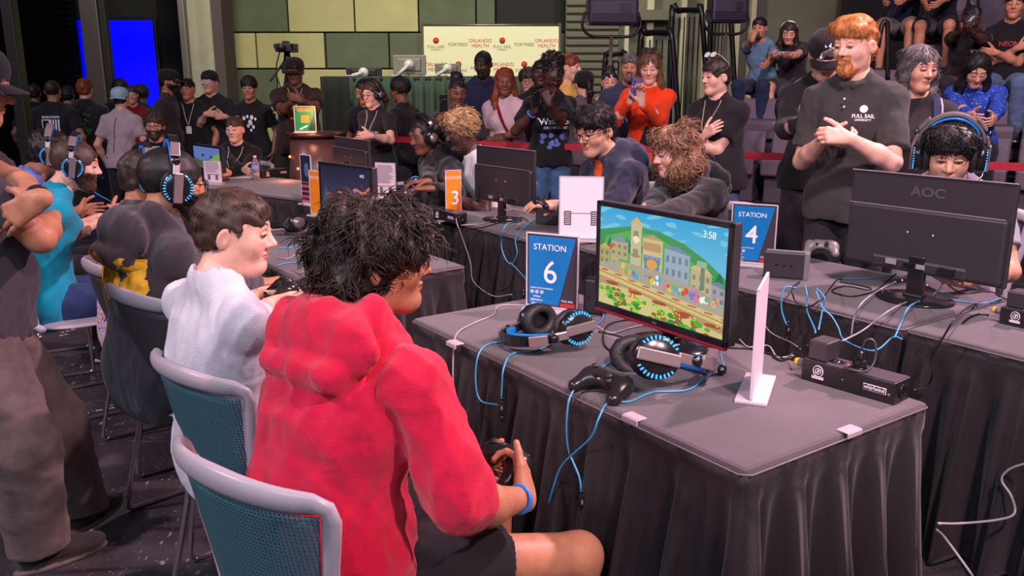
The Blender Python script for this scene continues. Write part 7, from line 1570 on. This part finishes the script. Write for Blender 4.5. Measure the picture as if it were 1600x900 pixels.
pk = person('standing person in a pale pink t-shirt with a red crossbody strap, arms crossed', (789, 105), 7.9, 166, lean=0, head=(14, 6, 0), sk='brown', hair='long', hc='auburn', hw=1.0, tufts=(500, .06, .005, .012), shirt='tee', sc=S(206, 176, 184), fat=1.15, bust=1.1, q=1, seed=211, hem=-.04,
            R_=dict(t=(-.07, .22, 1.14), d=(-.9, .1, .2), n=(0, -1, .1)), L_=dict(t=(.09, .26, 1.10), d=(.9, .0, .1), n=(0, -1, .1)))
decal(*pk['shirt'][1:], pk['root'], 'crossbody_strap', clothmat(S(120, 20, 30)), pk['chest'] + V3(0, .1, 0), (0, 1, 0), (0, 0, 1), poly=[[(.10, -.22), (.13, -.22), (-.06, .18), (-.09, .18)]], off=.008)
nv = crowd('tall person with a shaved head in a dark navy patterned shirt behind the crowd', (754, 78), 9.0, 190, head=(-30, 14, 0), sk='dark', hair='buzz', hc='black', shirt='polo', sc=S(36, 40, 66), w=1.1, fat=1.1, beard=('goatee', 'black'))
gp = person('young person in a dark grey t-shirt holding up a phone, behind the bleached twists', (715, 115), 7.6, 186, lean=0, head=(8, 16, 0), sk='brown', hair='bun', hc='black', hw=.98, shirt='tee', sc=S(64, 60, 66), fat=1.18, q=1, seed=221, bust=.9, R_=dict(t=(693, 178, 7.25), dw=(.0, -.3, .9), nw=(.2, -.9, 0)))
phone(gp, 'dark phone held up by the person in the dark grey t-shirt')
hw_ = person('standing person with glasses, headset and lanyard in a black t-shirt, hands together', (581, 126), 7.9, 150, lean=2, head=(-6, 10, 0), sk='fair', hair='pony', hc='brown', hw=1.04, tufts=(400, .06, .004, .01), shirt='tee', sc=BLACK, q=1, seed=231, bust=1.,
             R_=dict(t=(577, 218, 7.6), dw=(-.7, -.2, 0), nw=(.2, .9, 0)), L_=dict(t=(580, 212, 7.5), dw=(-.7, .1, 0), nw=(.2, .9, 0)))
glasses(hw_, (.12, .11, .11)); worn(hw_, 'black headset worn by the standing person with the lanyard', plain=True); lanyard(hw_, (.55, .5, .52))
decal(*hw_['shirt'][1:], hw_['root'], 'lettering', m_lw, hw_['chest'] + V3(-.07, .1, .0), (-.2, 1, 0), (0, 0, 1), 'FULL SAIL', .022)
crowd('long-haired person in a black top behind the standing headset wearer', (566, 124), 8.7, 160, head=(-20, 20, 0), sk='tan', hair='long', hc='black', shirt='tee', sc=BLACK)
crowd('bushy-haired person in black seen from behind, before the green drape', (626, 118), 8.6, 60, sk='brown', hair='afro', hc='black', shirt='tee', sc=BLACK, w=1.05)
bg = person('large standing person in a dark brown t-shirt and cap, hands clasped in orange light', (459, 90), 8.9, 182, lean=0, head=(-2, 10, 0), w=1.16, fat=1.3, sk='brown', hair='crop', hc='black', shirt='tee', sc=S(54, 38, 32), hem=-.12, q=1, seed=241, R_=dict(t=(455, 160, 8.5), dw=(.7, -.2, .3), nw=(0, .9, 0), curl=(40, 40, 30)), L_=dict(t=(470, 157, 8.45), dw=(-.7, -.2, .3), nw=(0, .9, 0), curl=(40, 40, 30)))
capwear(bg, S(40, 28, 24)); lanyard(bg, (.5, .4, .3)); decal(*bg['shirt'][1:], bg['root'], 'print', clothmat(S(180, 110, 60)), bg['chest'] + V3(0, .1, 0), (0, 1, 0), (0, 0, 1), poly=[[(-.09, -.03), (0, .08), (.09, -.03), (.04, -.09), (-.04, -.09)]])
bp_ = crowd('standing person in a black t-shirt with white graphics, far left of the lit table', (388, 117), 9.5, 184, sk='tan', hair='afro', hc='black', hw=.9, shirt='tee', sc=BLACK); decal(*bp_['shirt'][1:], bp_['root'], 'print', m_lw, bp_['chest'] + V3(0, .1, -.02), (0, 1, 0), (0, 0, 1), poly=[[(x + r_ * math.cos(a), y + 1.4 * r_ * math.sin(a)) for a in np.linspace(0, 6.28, 7, endpoint=False)] for x, y, r_ in [(-.07, .05, .018), (-.03, .07, .014), (.02, .06, .02), (.06, .04, .014), (0, .0, .026), (-.03, -.04, .016), (.03, -.05, .018), (0, -.09, .014)]])
sgc = crowd('standing person in a plain black t-shirt, backwards cap and sunglasses, hands at the waist', (327, 110), 9.5, 176, sk='light', hair='crop', hc='black', shirt='tee', sc=BLACK, pc=S(74, 70, 72), w=1.05, R_=dict(t=(322, 178, 9.2), dw=(.8, 0, 0), nw=(0, .9, 0)), L_=dict(t=(352, 182, 9.2), dw=(-.8, 0, 0), nw=(0, .9, 0)))
capwear(sgc, (.01, .01, .012), back=True); glasses(sgc, (.4, .4, .45), sun=True)
lyb = crowd('person with a lanyard and badge half hidden behind the bearded man in the cap', (292, 122), 9.4, 178, sk='tan', hair='crop', hc='black', shirt='tee', sc=BLACK); lanyard(lyb, (.6, .6, .6), (.8, .8, .8))
cpb = crowd('standing bearded person in a shiny black cap and dark grey t-shirt, facing right', (262, 108), 9.2, -84, head=(-4, 4, 0), sk='olive', hair='crop', hc='black', beard=('full', 'black'), shirt='tee', sc=S(52, 44, 50), w=1.1, fat=1.1, q=1); capwear(cpb, (.012, .012, .014))
wc = crowd('person in a pale dusty pink t-shirt and light blue backwards cap, seen from behind', (186, 136), 8.6, 2, sk='light', hair='crop', hc='dark', shirt='tee', sc=S(172, 150, 156), eyes=False, pc=BLACK); capwear(wc, S(150, 180, 196), back=True)
decal(*wc['shirt'][1:], wc['root'], 'crossbody_strap', clothmat(BLACK), wc['chest'] + V3(-.05, -.1, 0), (0, -1, 0), (0, 0, 1), poly=[[(-.006, -.22), (.0, -.22), (.03, .16), (.024, .16)]], off=.006)
fl = crowd('bald-topped person in a black t-shirt with a striped white flag print, seen from behind', (80, 124), 9.0, 8, sk='olive', hair='buzz', hc='dark', shirt='tee', sc=BLACK, eyes=False, w=1.1, fat=1.1)
V, F = fl['shirt'][1:]; O = fl['chest'] + V3(.0, -.1, -.03); decal(V, F, fl['root'], 'print', m_lw, O + V3(0, 0, .115), (0, -1, 0), (0, 0, 1), 'PRODUCTION', .028, bold=.001)
decal(V, F, fl['root'], 'print', m_lw, O, (0, -1, 0), (0, 0, 1), poly=[[(.0 + .026 * i, -.20), (.013 + .026 * i, -.20), (.013 + .026 * i, .09), (.0 + .026 * i, .09)] for i in range(4)] + [[(-.085 + .024 * i, -.20), (-.074 + .024 * i, -.20), (-.074 + .024 * i, -.03), (-.085 + .024 * i, -.03)] for i in range(4)] + [[(-.09, -.02), (-.005, -.02), (-.005, -.01), (-.09, -.01)], [(-.09, .08), (-.005, .08), (-.005, .09), (-.09, .09)], [(-.09, -.02), (-.08, -.02), (-.08, .09), (-.09, .09)], [(-.015, -.02), (-.005, -.02), (-.005, .09), (-.015, .09)]])
gh = crowd('person with reddish hair in a black hoodie with a faded green back print', (130, 122), 9.4, 6, sk='light', hair='short', hc='auburn', shirt='hoodie', hood=False, sc=BLACK, eyes=False, w=1.08)
rg = random.Random(7); decal(*gh['shirt'][1:], gh['root'], 'print', clothmat(S(60, 84, 64)), gh['chest'] + V3(0, -.1, -.03), (0, -1, 0), (0, 0, 1), poly=[[(x + r_ * math.cos(a), y + r_ * math.sin(a)) for a in np.linspace(0, 6.28, 7, endpoint=False)] for x, y, r_ in [(rg.uniform(-.1, .1), rg.uniform(-.14, .12), rg.uniform(.008, .025)) for _ in range(26)]])
crowd('dark-haired person in silhouette at the far left before the small screens', (51, 130), 10.2, 20, sk='brown', hair='crop', hc='black', shirt='tee', sc=(.008, .008, .012), eyes=False)
crowd('person with dark hair and a red scarf before the blue screen', (204, 133), 10.4, 200, sk='light', hair='short', hc='dark', shirt='tee', sc=S(120, 30, 36)); crowd('person in a teal top before the right half of the blue screen', (219, 131), 10.6, 30, sk='brown', hair='afro', hc='black', shirt='tee', sc=S(14, 70, 90), eyes=False); crowd('dark head before the left half of the blue screen', (186, 122), 11.0, 15, sk='brown', hair='afro', hc='black', shirt='tee', sc=(.01, .01, .015), eyes=False); crowd('dark figure beside the left post, behind the reddish-haired person', (104, 134), 10.3, 12, sk='olive', hair='short', hc='black', shirt='tee', sc=(.01, .01, .015), eyes=False)
# ------------------------------------------------------------------ people on the bleachers
BF = math.degrees(BZ) + 180
def sitter(label, top, Y, row, face=None, **k):
    nn, fz = BROWS[row]; d = dict(q=1, folds=.005, pants='jeans', pc=(.03, .03, .045), seed=int(top[0]), sit=True, floor=fz); d.update(k); return person(label, top, Y, BF if face is None else face, **d)
mb_ = sitter('seated man in a blue t-shirt on the bleachers, hand at his cheek', (1188, 26), 9.1, 2, lean=14, hunch=12, sk='tan', hair='crop', hc='black', beard=('goatee', 'black'), shirt='tee', sc=S(96, 124, 150), pc=S(30, 40, 66), R_=dict(t=(1177, 60, 8.7), dw=(.2, 0, .9), nw=(.6, .5, .2), curl=(60, 50, 40)), L_=dict(t=(1190, 118, 8.4)), head=(0, 4, 0))
hb = sitter('seated person with a white headband and long dark hair, beside the man in blue', (1234, 32), 8.9, 2, lean=16, hunch=16, sk='light', hair='long', hc='dark', tufts=(300, .06, .004, .01), shirt='tee', sc=S(44, 36, 44), pants='shorts', pc=(.04, .03, .04), R_=dict(t=(1208, 92, 8.5), dw=(.2, -.8, 0), nw=(0, 0, 1)), L_=dict(t=(1214, 94, 8.45), dw=(-.2, -.8, 0), nw=(0, 0, 1)), head=(16, 26, 0), neckf=16)
mb = MB(); mb.tube([(.088 * math.cos(a), -.012 + .03 * 0 + .0, .03 + .10 * math.sin(a)) for a in np.linspace(.1, 3.04, 16)], .010, 8); h = headpart(hb, mb, 'headband', m_white); phone(hb, 'phone held low by the person with the white headband')
gb = sitter('seated girl with very long black hair in a blue floral blouse, looking down', (1531, 84), 7.0, 0, lean=14, hunch=16, sk='light', hair='long', hc='black', hw=1.1, tufts=(900, .10, .004, .008), shirt='long', sc=[mat('blue_floral', S(30, 66, 170), .8, color2=S(120, 150, 220), vscale=60)], pc=BLACK, head=(14, 34, 0), neckf=16, R_=dict(t=(1530, 196, 6.5)), L_=dict(t=(1550, 196, 6.5)))
nt = MATS['blue_floral'].node_tree; rp = [n for n in nt.nodes if n.type == 'VALTORGB'][0]; rp.color_ramp.elements[0].position = .60; rp.color_ramp.elements[1].position = .63
pw = sitter('seated person in a black t-shirt reading a phone, high on the bleachers', (1523, 0), 8.2, 2, lean=10, hunch=14, sk='dark', hair='bun', hc='black', shirt='tee', sc=S(26, 22, 26), pc=(.02, .02, .025), fat=1.2, bust=1.1, head=(20, 26, 0), neckf=14, R_=dict(t=(1503, 46, 7.8), dw=(.2, -.5, .4), nw=(0, -.3, .9)), L_=dict(t=(1510, 52, 7.75), dw=(-.5, -.4, .3), nw=(0, -.3, .9)))
phone(pw, 'phone held by the person in the black t-shirt high on the right'); decal(*pw['shirt'][1:], pw['root'], 'print', m_lw, pw['chest'] + V3(-.07, .1, 0), (-.3, 1, 0), (0, 0, 1), "JOY'S", .05)
ar = sitter('seated person in blue jeans with crossed arms at the right edge', (1588, -14), 8.1, 2, sk='tan', hair='crop', hc='black', shirt='tee', sc=S(24, 22, 26), pc=S(80, 100, 130), R_=dict(t=(-.07, .20, .84), d=(-.8, .1, .3), n=(0, -1, .1)), L_=dict(t=(.09, .25, .80), d=(.9, -.1, .1), n=(0, -1, .1)), hood=False, w=1.08)
decal(*ar['shirt'][1:], ar['root'], 'print', m_rs, ar['chest'] + V3(.0, .1, 0.02), (0, 1, 0), (0, 0, 1), 'NEON', .06)
sitter('seated person in beige shorts, cut off by the top edge', (1418, -78), 9.3, 4, lean=16, sk='tan', hair='crop', hc='dark', shirt='tee', sc=S(28, 28, 44), pants='shorts', pc=S(104, 90, 84), R_=dict(t=(1378, 18, 8.7)), L_=dict(t=(1390, 20, 8.6)))
sitter('seated person in black shorts with clasped hands, cut off by the top edge', (1478, -80), 9.0, 4, lean=16, sk='tan', hair='short', hc='dark', shirt='tee', sc=S(20, 20, 30), pants='shorts', pc=S(26, 26, 38), R_=dict(t=(1446, 24, 8.5)), L_=dict(t=(1450, 22, 8.45)))
sitter('seated person in a grey top, top right corner of the bleachers', (1560, -60), 9.4, 3, sk='tan', hair='short', hc='dark', shirt='tee', sc=S(80, 74, 84), q=2)
